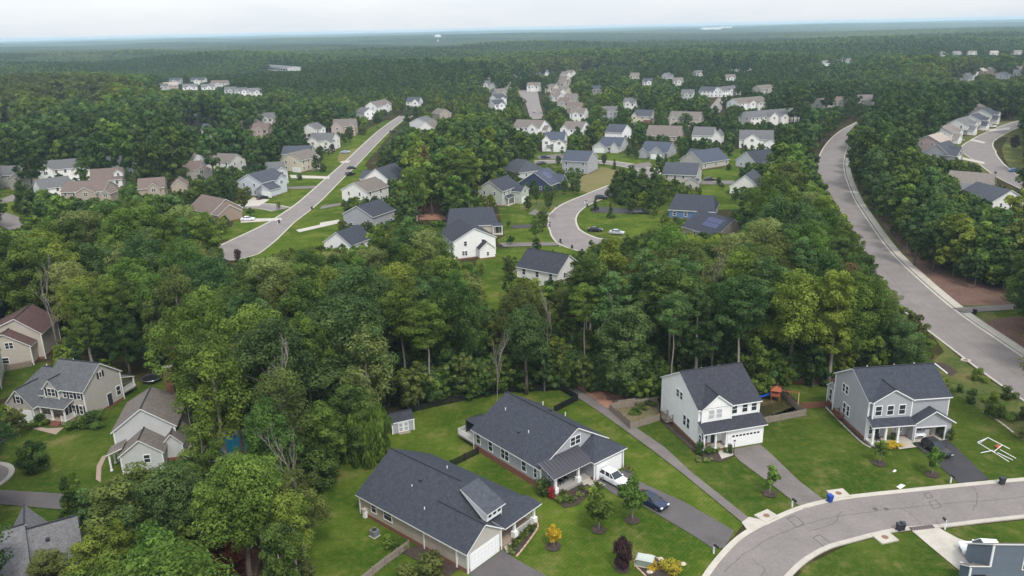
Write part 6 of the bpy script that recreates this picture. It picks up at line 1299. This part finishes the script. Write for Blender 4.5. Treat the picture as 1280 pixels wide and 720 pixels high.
for k in range(26):   # perennials in the bed beside the tan house and the porch bed
    a=random.random(); b=random.random(); px,py=(636+a*28,688-a*32+b*10-2) if k<16 else (690+a*40,618-a*6+b*12)
    if k<16: shrub('low flowering perennial in the edged bed beside the tan one-storey house',px,py,random.uniform(.4,.8),random.choice(['pale','mid','olive','dark'])); o=C.objects[-1]
    else: shrub('low plant in the bed below the grey porch',px,py,random.uniform(.4,.8),random.choice(['pale','mid','olive']))
for ob in C.objects:
    if ob.get('label','').startswith('low flowering perennial'): ob['group']='perennials in the edged bed'
    if ob.get('label','').startswith('low plant in the bed'): ob['group']='plants in the grey porch bed'
# mid-distance yard trees (pixel of the trunk foot, height, tone)
for lab,px,py,H,tone,key in [
 ('dark round tree on the lawn left of the curved street, left one',660,264,6,'dark','maple2'),('dark round tree on the lawn left of the curved street, second',686,262,6.5,'dark','maple2'),('green tree on the lawn inside the street bend, upper',678,290,8,'mid','maple2'),('green tree on the lawn inside the street bend, lower',670,302,8.5,'mid','maple1'),('small tree just above the black roof below the curved street',671,316,5,'dark','maple2'),
 ('small cone tree on the lawn right of the curved street',744,264,5.5,'dark','cedar'),('small cone tree beside the dark driveway right of the curved street',763,273,5.5,'dark','cedar'),
 ('dark tree before the navy house, left',668,242,6,'dark','maple2'),('dark tree before the navy house, right',705,243,6,'dark','maple2'),('dark tree right of the navy house',722,243,6.5,'dark','maple2'),
 ('tall dark evergreen clump right of the curved street, left one',778,252,13,'dark','holly'),('tall dark evergreen clump right of the curved street, second',790,255,15,'dark','holly'),('tall dark evergreen clump right of the curved street, third',803,256,14,'dark','holly'),('tall dark evergreen clump right of the curved street, fourth',815,255,12,'dark','holly'),('dark evergreen left end of the clump right of the curved street',770,247,11,'dark','holly'),('evergreen right of the dark clump before the pale house',826,250,10,'mid','maple2'),
 ('small tree at the corner of the dry lawn',755,207,6,'dark','maple2'),('small tree on the verge before the slate-roofed garage house',768,212,5,'dark','cedar'),('tree beside the inner street near the bright white house',698,207,5,'dark','maple2'),
 ('dark tree between the two slate-roofed houses',785,197,6.5,'dark','maple2'),('second dark tree between the two slate-roofed houses',795,199,6.5,'dark','maple2'),('small tree right of the slate-roofed garage house',832,208,6,'dark','cedar'),
 ('dark green tree left of the bright white house, near',660,195,11,'dark','holly'),('dark green tree left of the bright white house, middle',668,190,10,'mid','maple2'),('dark green tree left of the bright white house, far',652,188,12,'dark','holly'),
 ('dark evergreen right of the bright white house, left',722,182,11,'dark','holly'),('dark evergreen right of the bright white house, right',735,186,13,'dark','holly'),('big pale-green tree behind the dark evergreens, centre',748,160,15,'mid','oak2'),('dark round tree between the distant brick-gabled and beige houses',857,165,12,'dark','oak2'),
 ('dark round tree in the distance right of the beige house',893,152,11,'dark','maple2'),('dark round tree second right of the beige house',916,158,14,'dark','oak2'),('dark round tree before the stepped gables',953,170,10,'dark','maple2'),('purple-dark tree on the lawn of the right-hand street',1267,188,8,'purple','maple2'),('dark tree at the right edge of the right-hand street',1281,204,7,'dark','maple2'),
 ('dark evergreen at the left cluster road',32,266,13,'dark','holly'),('green willow-like tree beside the dark evergreen, left cluster',57,268,10,'mid','oak2'),('slim bright tree among the left white houses',106,232,13,'mid','maple1'),('dark tree right of the round-dormer house',163,244,11,'dark','tulip2'),
 ('green tree in front of the wide greige house',226,232,11,'mid','maple2'),('dark tree left of the pale blue-grey house',268,262,13,'dark','maple2'),('small dark tree in the lawn by the left street',349,262,3.5,'pale','maple2'),('small reddish tree by the left-hand cul-de-sac',298,327,4,'purple','maple2'),
 ('dark tree before the taupe roofs up the left street',400,205,9,'dark','maple2'),('purple-dark tree before the grey roofs of the left street',416,193,6,'purple','maple2'),('round dark bush on the lawn, left-hand street',404,215,4,'dark','under1'),('dark tree beside the yellow-cream house',396,214,8,'dark','maple2'),
 ('tree in front of the tall pinkish house',438,178,10,'dark','maple2'),('dark tree by the cul-de-sac end of the left street',472,160,11,'dark','oak2'),('dark tree left of the distant cul-de-sac',650,143,14,'dark','oak2'),('dark tree right of the distant cul-de-sac',684,142,14,'dark','oak2'),('second dark tree right of the distant cul-de-sac',692,148,12,'dark','maple2'),
 ('bright green tall tree at the left edge of the front houses',265,100,1,'mid','maple2')][:-1]:
    yard(key,lab,px,py,H,tone)
for key,lab,px,py,zc,H,tone,wd in [('maple2','big grey-green tree hiding the lower wall of the brick-chimney house',160,648,8,15,'olive',1.35),('cedar','slim dark green conifer beside the end of the lower-left driveway, left one',86,628,4,8,'dark',1.0),('cedar','slim dark green conifer beside the end of the lower-left driveway, right one',97,622,4,8,'mid',1.0),
  ('sparse2','loose-crowned green tree between the brick-chimney house and the pool',250,548,9,13,'mid',1.1),('sparse1','thin-leaved grey-green tree just right of the pool, pale branches showing',352,520,12,19,'olive',1.0),('sparse2','thin olive tree low at the right side of the lower-left wood',372,622,9,14,'olive',1.15),('sparse1','loose green tree at the bottom right of the lower-left wood',365,668,8,13,'bright',1.0),
  ('maple2','dark dense tree at the wood edge left of the willow, rear one',440,528,6,13,'dark',1.2),('under1','low dark tree at the wood edge left of the willow, middle one',418,535,4,9,'dark',1.3),('maple2','green tree at the wood edge left of the willow, front one',402,548,6,12,'mid',1.1),('under1','low bushy tree on the wood edge above the left lawn corner',396,585,3,7,'dark',1.2),
  ('sparse2','thin pale green tree standing before the pool',300,590,7,11,'mid',1.0),('maple2','bright green tree cut by the bottom edge at left',120,708,6,11,'bright',1.1),('maple1','slim bright green tree cut by the bottom edge beside the corner roofs',158,712,5,12,'bright',.8),('maple2','pale green tree at the bottom edge before the corner roofs',62,722,5,9,'pale',1.2),('under1','small dark tree at the bottom, right of the rust red shrubs',225,722,4,7,'mid',1.1)]:
    x,y=G(px,py,zc); PLACED.append((x,y)); plant(key,lab,(x,y),H,tone,random.uniform(0,6),'broadleaf_tree' if key!='cedar' else 'conifer_tree','tree',None,wd)
# willow by the shed
def willow():
    q=np.random.default_rng(3); cl=[]
    for k in range(46):
        a=q.uniform(0,6.28); r=3.0*q.random()**.5; cl.append((r*math.cos(a),r*math.sin(a),6.3-r*.35+q.uniform(-.4,.5),.85))
        z=cl[-1][2]
        if r>1.6:
            for j in range(5): z-=.95; cl.append((r*1.08*math.cos(a),r*1.08*math.sin(a),z,.42))
            if z<1: pass
    me=leaf_mesh('crown',3,cl,15000,.16,1.0,updroop=1,inner=.3)
    x,y=G(461,572); PLACED.append((x,y)); r=thing('willow_tree','green weeping willow with drooping curtains of leaves left of the shed','tree',(x,y,0)); tm=trunk_mesh('trunk',4,7,.3,cl[:12],bark); put('trunk',tm,r)
    c=put('crown',me,r); c.material_slots[0].link='OBJECT'; c.material_slots[0].material=LEAF['mid']; r.scale=(1.15,1.15,1.15)
willow()
# bare dead trees
def dead_mesh(seed,H,spread=.5,lv=4):
    q=random.Random(seed); t=MB()
    def br(p,d,L,r,l):
        pts=[p]; rs=[r]; 
        for k in range(4):
            d=(d+Vector((q.uniform(-.18,.18),q.uniform(-.18,.18),q.uniform(-.02,.14)))).normalized(); p=p+d*L/4; pts.append(p); rs.append(r*(1-.17*(k+1)))
            if l>0 and k>=(1 if l==lv else 0):
                for _ in range(q.choice((1,1,2)) if l>1 else q.choice((0,1))):
                    a=q.uniform(0,6.28); nd=(d+Vector((math.cos(a),math.sin(a),.25))*spread*q.uniform(.7,1.6)).normalized(); br(p,nd,L*q.uniform(.34,.5),r*.55,l-1)
        t.tube(pts,rs,5 if l>1 else 3,cap=False)
    br(Vector((0,0,0)),Vector((0,0,1)),H*.8,H*.0085,lv); return t.mesh('trunk',[deadw])
DM=[dead_mesh(3,14,.55),dead_mesh(8,14,.7),dead_mesh(15,14,.5)]
for k,(lab,px,py,z,H) in enumerate([('bare pale dead tree rising over the left wood beside the maroon roof',58,362,16,19),('tall bare grey tree in the middle of the lower-left wood',357,460,17,21),('bare pale branching tree at the lower-left wood, lower one',366,566,12,17),('bare pale tree in the wood behind the metal-fenced yard',678,398,13,17),('thin bare tree at the right wood beside the tall trunks',893,345,16,18),('thin bare forked tree left of the tall trunks',618,442,10,15)]):
    x,y=G(px,py,z); PLACED.append((x,y)); r=thing('dead_tree',lab,'tree',(x,y,0),k*1.3); s=(z+1)/14; r.scale=(s*.75,s*.75,s); put('trunk',DM[k%3],r)
def nick(l):
    w_=l.split(',')[0].split()[:5]
    while len(w_)>2 and w_[-1] in ('with','and','a','the','of','on','its','two','its','lower','slate','half','in','to','seen','turned','up','by','at','right','left','behind','whose','stepped','big','small','white','several','tall','blue','taupe','brown','three','bright','charcoal','long','red','round','plain','warm','light','grey','slate-blue','between','among','top','closing','trimmed','head','navy','among','peeping','next','showing','front','directly'): w_.pop()
    return ' '.join(w_)
mid_h=[o_ for o_ in C.objects if o_.name.split('.')[0]=='house' and 150<math.hypot(*o_.location[:2])<560]
q_=random.Random(77)
for hh in mid_h:
    for k in range(3):
        for _ in range(8):
            a=q_.uniform(0,6.28); d=q_.uniform(9,15); x,y=hh.location.x+d*math.cos(a),hh.location.y+d*math.sin(a); Hh=q_.uniform(2.5,6.5)
            if occ(x,y) or not free(x,y,3) or blocked(x,y,Hh,1.4,.3,tol=0) and Hh>3.5: continue
            px_,py_=PJ(x,y,0)
            if not(-20<px_<1300): continue
            PLACED.append((x,y)); tn=q_.choice(['dark','mid','mid','dark','olive']); side='right of' if x>hh.location.x else 'left of'; fb='before' if y<hh.location.y else 'behind'
            plant(q_.choice(['young1','maple2','under1','round1','holly']),'small %s tree %s %s the %s'%(dict(dark='dark green',mid='green',olive='olive')[tn],fb,'and '+side,nick(hh['label'])),(x,y),Hh,tn,a,'yard_tree','tree','small trees in the house yards'); break
# ---- the woods: every tree on a jittered grid, the ones that show largest are things of their own
LAND=[('the black metal fence',640,490),('the garden shed',494,528),('the curved street',700,330),('the black-roofed white house',672,345),('the tall white house',890,470),('the three-gabled grey house',1100,460),('the bend of the parkway',1090,340),('the left-hand cul-de-sac',290,330),
 ('the maroon-roofed house',30,390),('the swimming pool',290,560),('the tan ranch house',430,600),('the brick-chimney house',190,500),('the greige colonial at left',90,440),('the red clay slope',540,270),('the bright blue house',860,280),('the solar-roofed tan house',905,300),
 ('the play yard',965,460),('the weeping willow',455,500),('the corner grey roofs',90,680),('the rust red shrubs',280,690),('the brown-roofed row',140,270),('the parkway top',1040,180),('the far right wood',1180,260),('the big white gable',1240,290),('the bare soil bank',1150,300),('the long beige house',590,250),('the left-hand street',470,240),('the bare dead tree',55,350),('the asphalt path',740,470)]
def tree_label(px,py,H,tone,key,D,near):
    L=min(LAND,key=lambda l:math.hypot(px-l[1],(py-l[2])*1.4)); dx,dy=px-L[1],py-L[2]
    rel=('just '+('right' if dx>0 else 'left')+' of' if abs(dx)>abs(dy)*1.6 else ('above and '+('right' if dx>0 else 'left')+' of' if dy<0 else 'below and '+('right' if dx>0 else 'left')+' of') if abs(dx)>12 else ('above' if dy<0 else 'below'))
    size='very tall' if H>21 else 'tall' if H>17 else 'medium' if H>12 else 'short'
    tn=dict(dark='dark green',mid='green',bright='bright green',blue='bluish green',olive='olive green',pale='pale green',brown='brownish')[tone]
    return f"{size} {tn} {SPECIES[key]} {rel} {L[0]}"
cands=[]; r_=np.random.default_rng(42)
sp_=5.6
BIG={}
y=48.0
NEARMAX=330
def zone(px,py):
    return None
while y<2300:
    step=5.7 if y<330 else (6.8 if y<900 else 8.5); half=y*.74+30; nx=int(2*half/step)
    xs=-half+(np.arange(nx)+r_.uniform(-.38,.38,nx)+.5)*step; ys=y+r_.uniform(-.4,.4,nx)*step; u=r_.random((nx,6))
    for i in range(nx):
        x,yy=float(xs[i]),float(ys[i]); D=math.hypot(x,yy)
        if occ(x,yy): continue
        px,py=PJ(x,yy,0)
        if D<330 and py>470:   # near ground: wood only where the photograph has wood
            if px>372 and py>620: continue
        if px<-140 or px>1420: continue
        H=15+u[i,0]*8.5; key='oak1'; k=u[i,1]
        if D<900 and not free(x,yy,3.6 if D<330 else 3.0): continue
        if D>330:
            hv=math.sin(x*.0051+1.1)*math.sin(yy*.0062+.4)+.6*math.sin(x*.013+yy*.009)
            H=(11+u[i,0]*11)*(1+.34*hv)
            if D>1000 and math.sin(x*.0043+2.2)*math.sin(yy*.0051+.9)>.90: continue
        # species
        if D<330:
            front=690<px<960 and 440<py<500
            if front: key='pine1' if k<.3 else 'pine2' if k<.42 else 'tulip2' if k<.6 else 'maple2' if k<.75 else 'oak3'; H=(19+u[i,0]*5) if k<.6 else 12+u[i,0]*8
            elif px>1060 and py<400: key=['oak2','maple2','maple1','holly','maple2','oak2','under1'][int(k*7)]; H=H*.85 if key!='under1' else 9
            else: key=['oak1','oak2','oak3','maple1','maple2','tulip1','tulip2','sparse1','sparse2','oak1','maple1','pine1'][int(k*12)]
        else: key=['oak1','oak2','oak3','maple1','maple2','tulip1','pine1'][int(k*7)]
        cm,tm,H0,R0=PROTO[key]; ok=False
        for f in (1,.86,.72,.58,.45,.34):
            h_=H*f; s=h_/H0; 
            kk=key
            if f<.5: kk=['under1','holly','under1','maple2'][int(u[i,2]*4)]; s=h_/PROTO[kk][2]
            if h_<4.5: break
            if not blocked(x,yy,h_,PROTO[kk][3]*s,h_*.25,tol=1 if D<200 else 0): ok=True; break
        if not ok: continue
        cands.append((x,yy,h_,kk,D,px,py,u[i,3],u[i,4],s))
        if D<330: PLACED.append((x,yy))
    y+=step
y=80.0; infill=[]
while y<330:
    half=y*.74+30; nx=int(2*half/3.6)
    for i in range(nx):
        x,yy=-half+(i+r_.random())*3.6,y+r_.uniform(-1.5,1.5)
        if occ(x,yy) or not free(x,yy,2.3): continue
        px,py=PJ(x,yy,0)
        if (px>372 and py>520) or px<-60 or px>1340: continue
        H=r_.uniform(5,11)
        for f in (1,.7,.5):
            if not blocked(x,yy,H*f,H*f*.22,.5,tol=0): infill.append((x,yy,H*f,'u',math.hypot(x,yy),px,py,r_.random(),r_.random(),1)); PLACED.append((x,yy)); break
    y+=3.6
near=[c for c in cands if -40<c[5]<1320 and c[6]-c[2]*900/c[4]<740]
near.sort(key=lambda c:-c[2]/c[4]); near=near[:292]; ns_=set(id(c) for c in near)
TN=['dark','dark','mid','mid','mid','bright','mid','blue','blue','olive','dark','blue']
seen={}
for c in near:
    x,y_,h_,key,D,px,py,a,b,s=c; t=TN[int(b*12)]
    if key.startswith('pine') : t=['mid','dark','blue','mid'][int(a*4)]
    if key.startswith('sparse'): t=['pale','olive','bright','pale','mid'][int(a*5)]
    if px>1060 and py<420 and t in('bright','olive'): t='dark'
    if a<.012: t='brown'
    nm='pine_tree' if key.startswith('pine') else 'holly_tree' if key=='holly' else 'broadleaf_tree'
    qx,qy=PJ(x,y_,h_*.8)
    lab=tree_label(qx,qy,h_,t,key,D,True); ob=plant(key,lab,(x,y_),h_,t,a*6.28,nm,wide=.95+.25*b); seen.setdefault(lab,[]).append(ob)
for lab,obs in seen.items():
    for ob in obs: ob['group']='trees of the near woods'
# the rest: instances scattered by geometry nodes over the surveyed points
def lod(key,H,R_,z0f,n,nleaf,leaf,shape,seed,tone,bk=bark):
    cl=crown(seed,R_,H*z0f+R_*.2,H-R_*.22,n,shape); me=leaf_mesh('tree_form',seed,cl,nleaf,leaf); me.materials.clear(); me.materials.append(LEAF[tone])
    bm=bmesh.new(); bm.from_mesh(me); t=MB(); t.tube([(0,0,0),(0,0,H*.8)],[.3,.12],5,cap=False); tm=t.mesh('t',[bk]); 
    n0=len(bm.faces); bm.from_mesh(tm); bm.faces.ensure_lookup_table()
    for f in bm.faces[n0:]: f.material_index=1
    bm.to_mesh(me); bm.free(); me.materials.append(bk); return bpy.data.objects.new('tree_form',me)
col=bpy.data.collections.new('tree_forms')
spec=[('a',18,5.2,.2,44,4200,.36,'round',201,'dark'),('b',18,4.6,.2,40,3800,.36,'egg',202,'mid'),('c',18,4.9,.2,40,3800,.36,'round',203,'mid'),('d',18,4.2,.2,38,3400,.36,'egg',204,'dark'),('e',18,4.0,.2,34,3200,.36,'column',205,'blue'),('f',18,4.8,.2,38,3600,.36,'round',206,'bright'),('g',18,3.8,.3,30,3000,.36,'egg',207,'blue'),('h',18,4.8,.2,40,3800,.36,'round',208,'olive')]
for i,s_ in enumerate(spec):
    o=lod(*s_); o.name='form_%02d'%i; col.objects.link(o)
def gn_scatter(name,label,rows,kind='stuff'):
    me=bpy.data.meshes.new(name); P=np.array([(c[0],c[1],0) for c in rows],'f4'); me.vertices.add(len(P)); me.vertices.foreach_set('co',P.reshape(-1))
    for an,vals,ty in (('sc',[c[2]/18 for c in rows],'FLOAT'),('rot',[c[7]*6.28 for c in rows],'FLOAT'),('pick',[c[10] for c in rows],'INT')):
        a=me.attributes.new(an,ty,'POINT'); a.data.foreach_set('value',vals)
    o=put(name,me); tag(o,label,'trees' if False else None,None,kind)
    ng=bpy.data.node_groups.new(name,'GeometryNodeTree'); ng.interface.new_socket('Geometry',in_out='INPUT',socket_type='NodeSocketGeometry'); ng.interface.new_socket('Geometry',in_out='OUTPUT',socket_type='NodeSocketGeometry')
    gi=ng.nodes.new('NodeGroupInput'); go=ng.nodes.new('NodeGroupOutput'); ip=ng.nodes.new('GeometryNodeInstanceOnPoints'); ci=ng.nodes.new('GeometryNodeCollectionInfo'); ci.inputs[0].default_value=col; ci.inputs[1].default_value=True; ci.inputs[2].default_value=True
    def attr(n,ty):
        a=ng.nodes.new('GeometryNodeInputNamedAttribute'); a.data_type=ty; a.inputs[0].default_value=n; return a.outputs[0]
    ip.inputs['Pick Instance'].default_value=True; ng.links.new(gi.outputs[0],ip.inputs['Points']); ng.links.new(ci.outputs[0],ip.inputs['Instance']); ng.links.new(attr('pick','INT'),ip.inputs['Instance Index'])
    cb=ng.nodes.new('ShaderNodeCombineXYZ'); ng.links.new(attr('rot','FLOAT'),cb.inputs[2]); ng.links.new(cb.outputs[0],ip.inputs['Rotation'])
    ng.links.new(attr('sc','FLOAT'),ip.inputs['Scale']); ng.links.new(ip.outputs[0],go.inputs[0])
    m=o.modifiers.new('scatter','NODES'); m.node_group=ng; return o
rest=[c+(int(c[8]*8),) for c in infill]
for c in cands:
    if id(c) in ns_: continue
    # colour drifts slowly over the land: patches of darker and lighter wood
    v=(1.0 if c[4]<600 else 1.7)*(math.sin(c[0]*.013+1.3)+math.sin(c[1]*.011+.5)+math.sin((c[0]+c[1])*.006))+(c[8]-.5)*(3.2 if c[4]<600 else 2.4)
    k=0 if v<-1.3 else 3 if v<-.5 else 4 if v<.1 else 1 if v<.5 else 6 if v<1.2 else 2 if v<1.9 else 5 if v<2.6 else 7
    if c[4]>1200 and k in (5,7): k=2
    rest.append(c+(k,))
gn_scatter('woods','mixed woods between and beyond the houses',[c for c in rest if c[4]<900])
gn_scatter('distant_woods','unbroken distant woods toward the horizon',[c for c in rest if c[4]>=900])
print('trees',len(cands),'near',len(near),'rest',len(rest),'labels',len(seen))
# canopy from 2.2 km to the horizon: real relief, crown by crown
far_leaf=bpy.data.materials.new('distant_canopy'); far_leaf.use_nodes=True; t=far_leaf.node_tree; b=t.nodes['Principled BSDF']; b.inputs['Roughness'].default_value=1; b.inputs['Specular IOR Level'].default_value=.05
g_=N(t,'ShaderNodeNewGeometry'); m1=N(t,'ShaderNodeMapping',inp={}); m1.inputs['Scale'].default_value=(1,1,1); t.links.new(g_.outputs['Position'],m1.inputs[0])
n1=N(t,'ShaderNodeTexNoise',inp={'Scale':.0011,'Detail':3.0}); n2=N(t,'ShaderNodeTexNoise',inp={'Scale':.02,'Detail':4.0,'Roughness':.8})
t.links.new(g_.outputs['Position'],n1.inputs['Vector']); t.links.new(g_.outputs['Position'],n2.inputs['Vector'])
r1=N(t,'ShaderNodeValToRGB'); t.links.new(n1.outputs[0],r1.inputs[0]); e=r1.color_ramp.elements; e[0].position=.42; e[0].color=(.014,.030,.012,1); e[1].position=.68; e[1].color=(.055,.072,.022,1)
r2=N(t,'ShaderNodeMapRange',inp={1:.3,2:.7,3:.55,4:1.45}); t.links.new(n2.outputs[0],r2.inputs[0]); vv=N(t,'ShaderNodeVectorMath',operation='SCALE'); t.links.new(r1.outputs[0],vv.inputs[0]); t.links.new(r2.outputs[0],vv.inputs['Scale']); t.links.new(vv.outputs[0],b.inputs['Base Color'])
ds=[2150.]
while ds[-1]<19500: ds.append(ds[-1]*1.0055+6)
ds=np.array(ds); na=640; an=np.linspace(-.78,.78,na); Rg=np.random.default_rng(9)
DD,AA=np.meshgrid(ds,an,indexing='ij'); XX=DD*np.sin(AA); YY=DD*np.cos(AA)
ZZ=13+Rg.uniform(-4.2,4.2,DD.shape)+6*np.sin(XX*.0021+1)*np.sin(YY*.0017)+12*np.sin(XX*.0009+2.1)*np.cos(YY*.0011+.4)*np.clip((DD-2500)/2500,0,1)+4*np.sin(XX*.006+YY*.004)
ZZ[0]=-1
V=np.stack([XX,YY,ZZ],-1).reshape(-1,3).astype('f4'); nd=len(ds); I=(np.arange(nd-1)[:,None]*na+np.arange(na-1)[None]).reshape(-1); F=np.stack([I,I+na,I+na+1,I+1],1)
me=bpy.data.meshes.new('horizon_woods'); me.from_pydata(V,[],F.tolist()); me.materials.append(far_leaf); tag(put('horizon_woods',me),'woods fading to blue at the horizon',None,None,'stuff')
# undergrowth along the wood's front edge
ug=[]
for k in range(1300):
    px=r_.uniform(380,1160); py=r_.uniform(440,505); x,y_=G(px,py)
    i,j=int(px/2),int(py/2)
    if DEPTH[j,i]>0 or occ(x,y_): continue
    ug.append((x,y_,r_.uniform(2.0,7.5),'u',0,0,0,r_.random(),0,0,int(r_.integers(0,3))))
edge=catmull([G(*p) for p in [(1074,186),(1084,205),(1102,238),(1142,288),(1184,332),(1225,352),(1310,358)]],10)
for k in range(1100):
    a=edge[int(r_.integers(0,len(edge)))]; x,y_=a[0]+r_.uniform(0,16),a[1]+r_.uniform(-3,9)
    if not occ(x,y_): ug.append((x,y_,r_.uniform(7,14),'u',0,0,0,r_.random(),0,0,int(r_.integers(0,3))))
colu=bpy.data.collections.new('undergrowth_forms')
for i,tn in enumerate(('dark','mid','blue')):
    m_=leaf_mesh('undergrowth_form',300+i,crown(300+i,6,2,15,30,'round',(.2,.36)),4200,.55); m_.materials.clear(); m_.materials.append(LEAF[tn]); o=bpy.data.objects.new('under_%d'%i,m_); colu.objects.link(o)
_c=col; col=colu; gn_scatter('undergrowth','dense undergrowth at the foot of the near wood',ug); col=_c
# ------------------------------------------------------------------ haze
mb=MB(); mb.box(-17000,17000,-70,20600,-1,66)
hz=bpy.data.materials.new('haze'); hz.use_nodes=True; t=hz.node_tree; t.nodes.clear(); pv=N(t,'ShaderNodeVolumePrincipled'); pv.inputs['Color'].default_value=(.65,.86,1.0,1); pv.inputs['Density'].default_value=HAZE; pv.inputs['Anisotropy'].default_value=0.0
oo=N(t,'ShaderNodeOutputMaterial'); t.links.new(pv.outputs[0],oo.inputs['Volume']); tag(mb.build('haze',hz),kind='stuff')
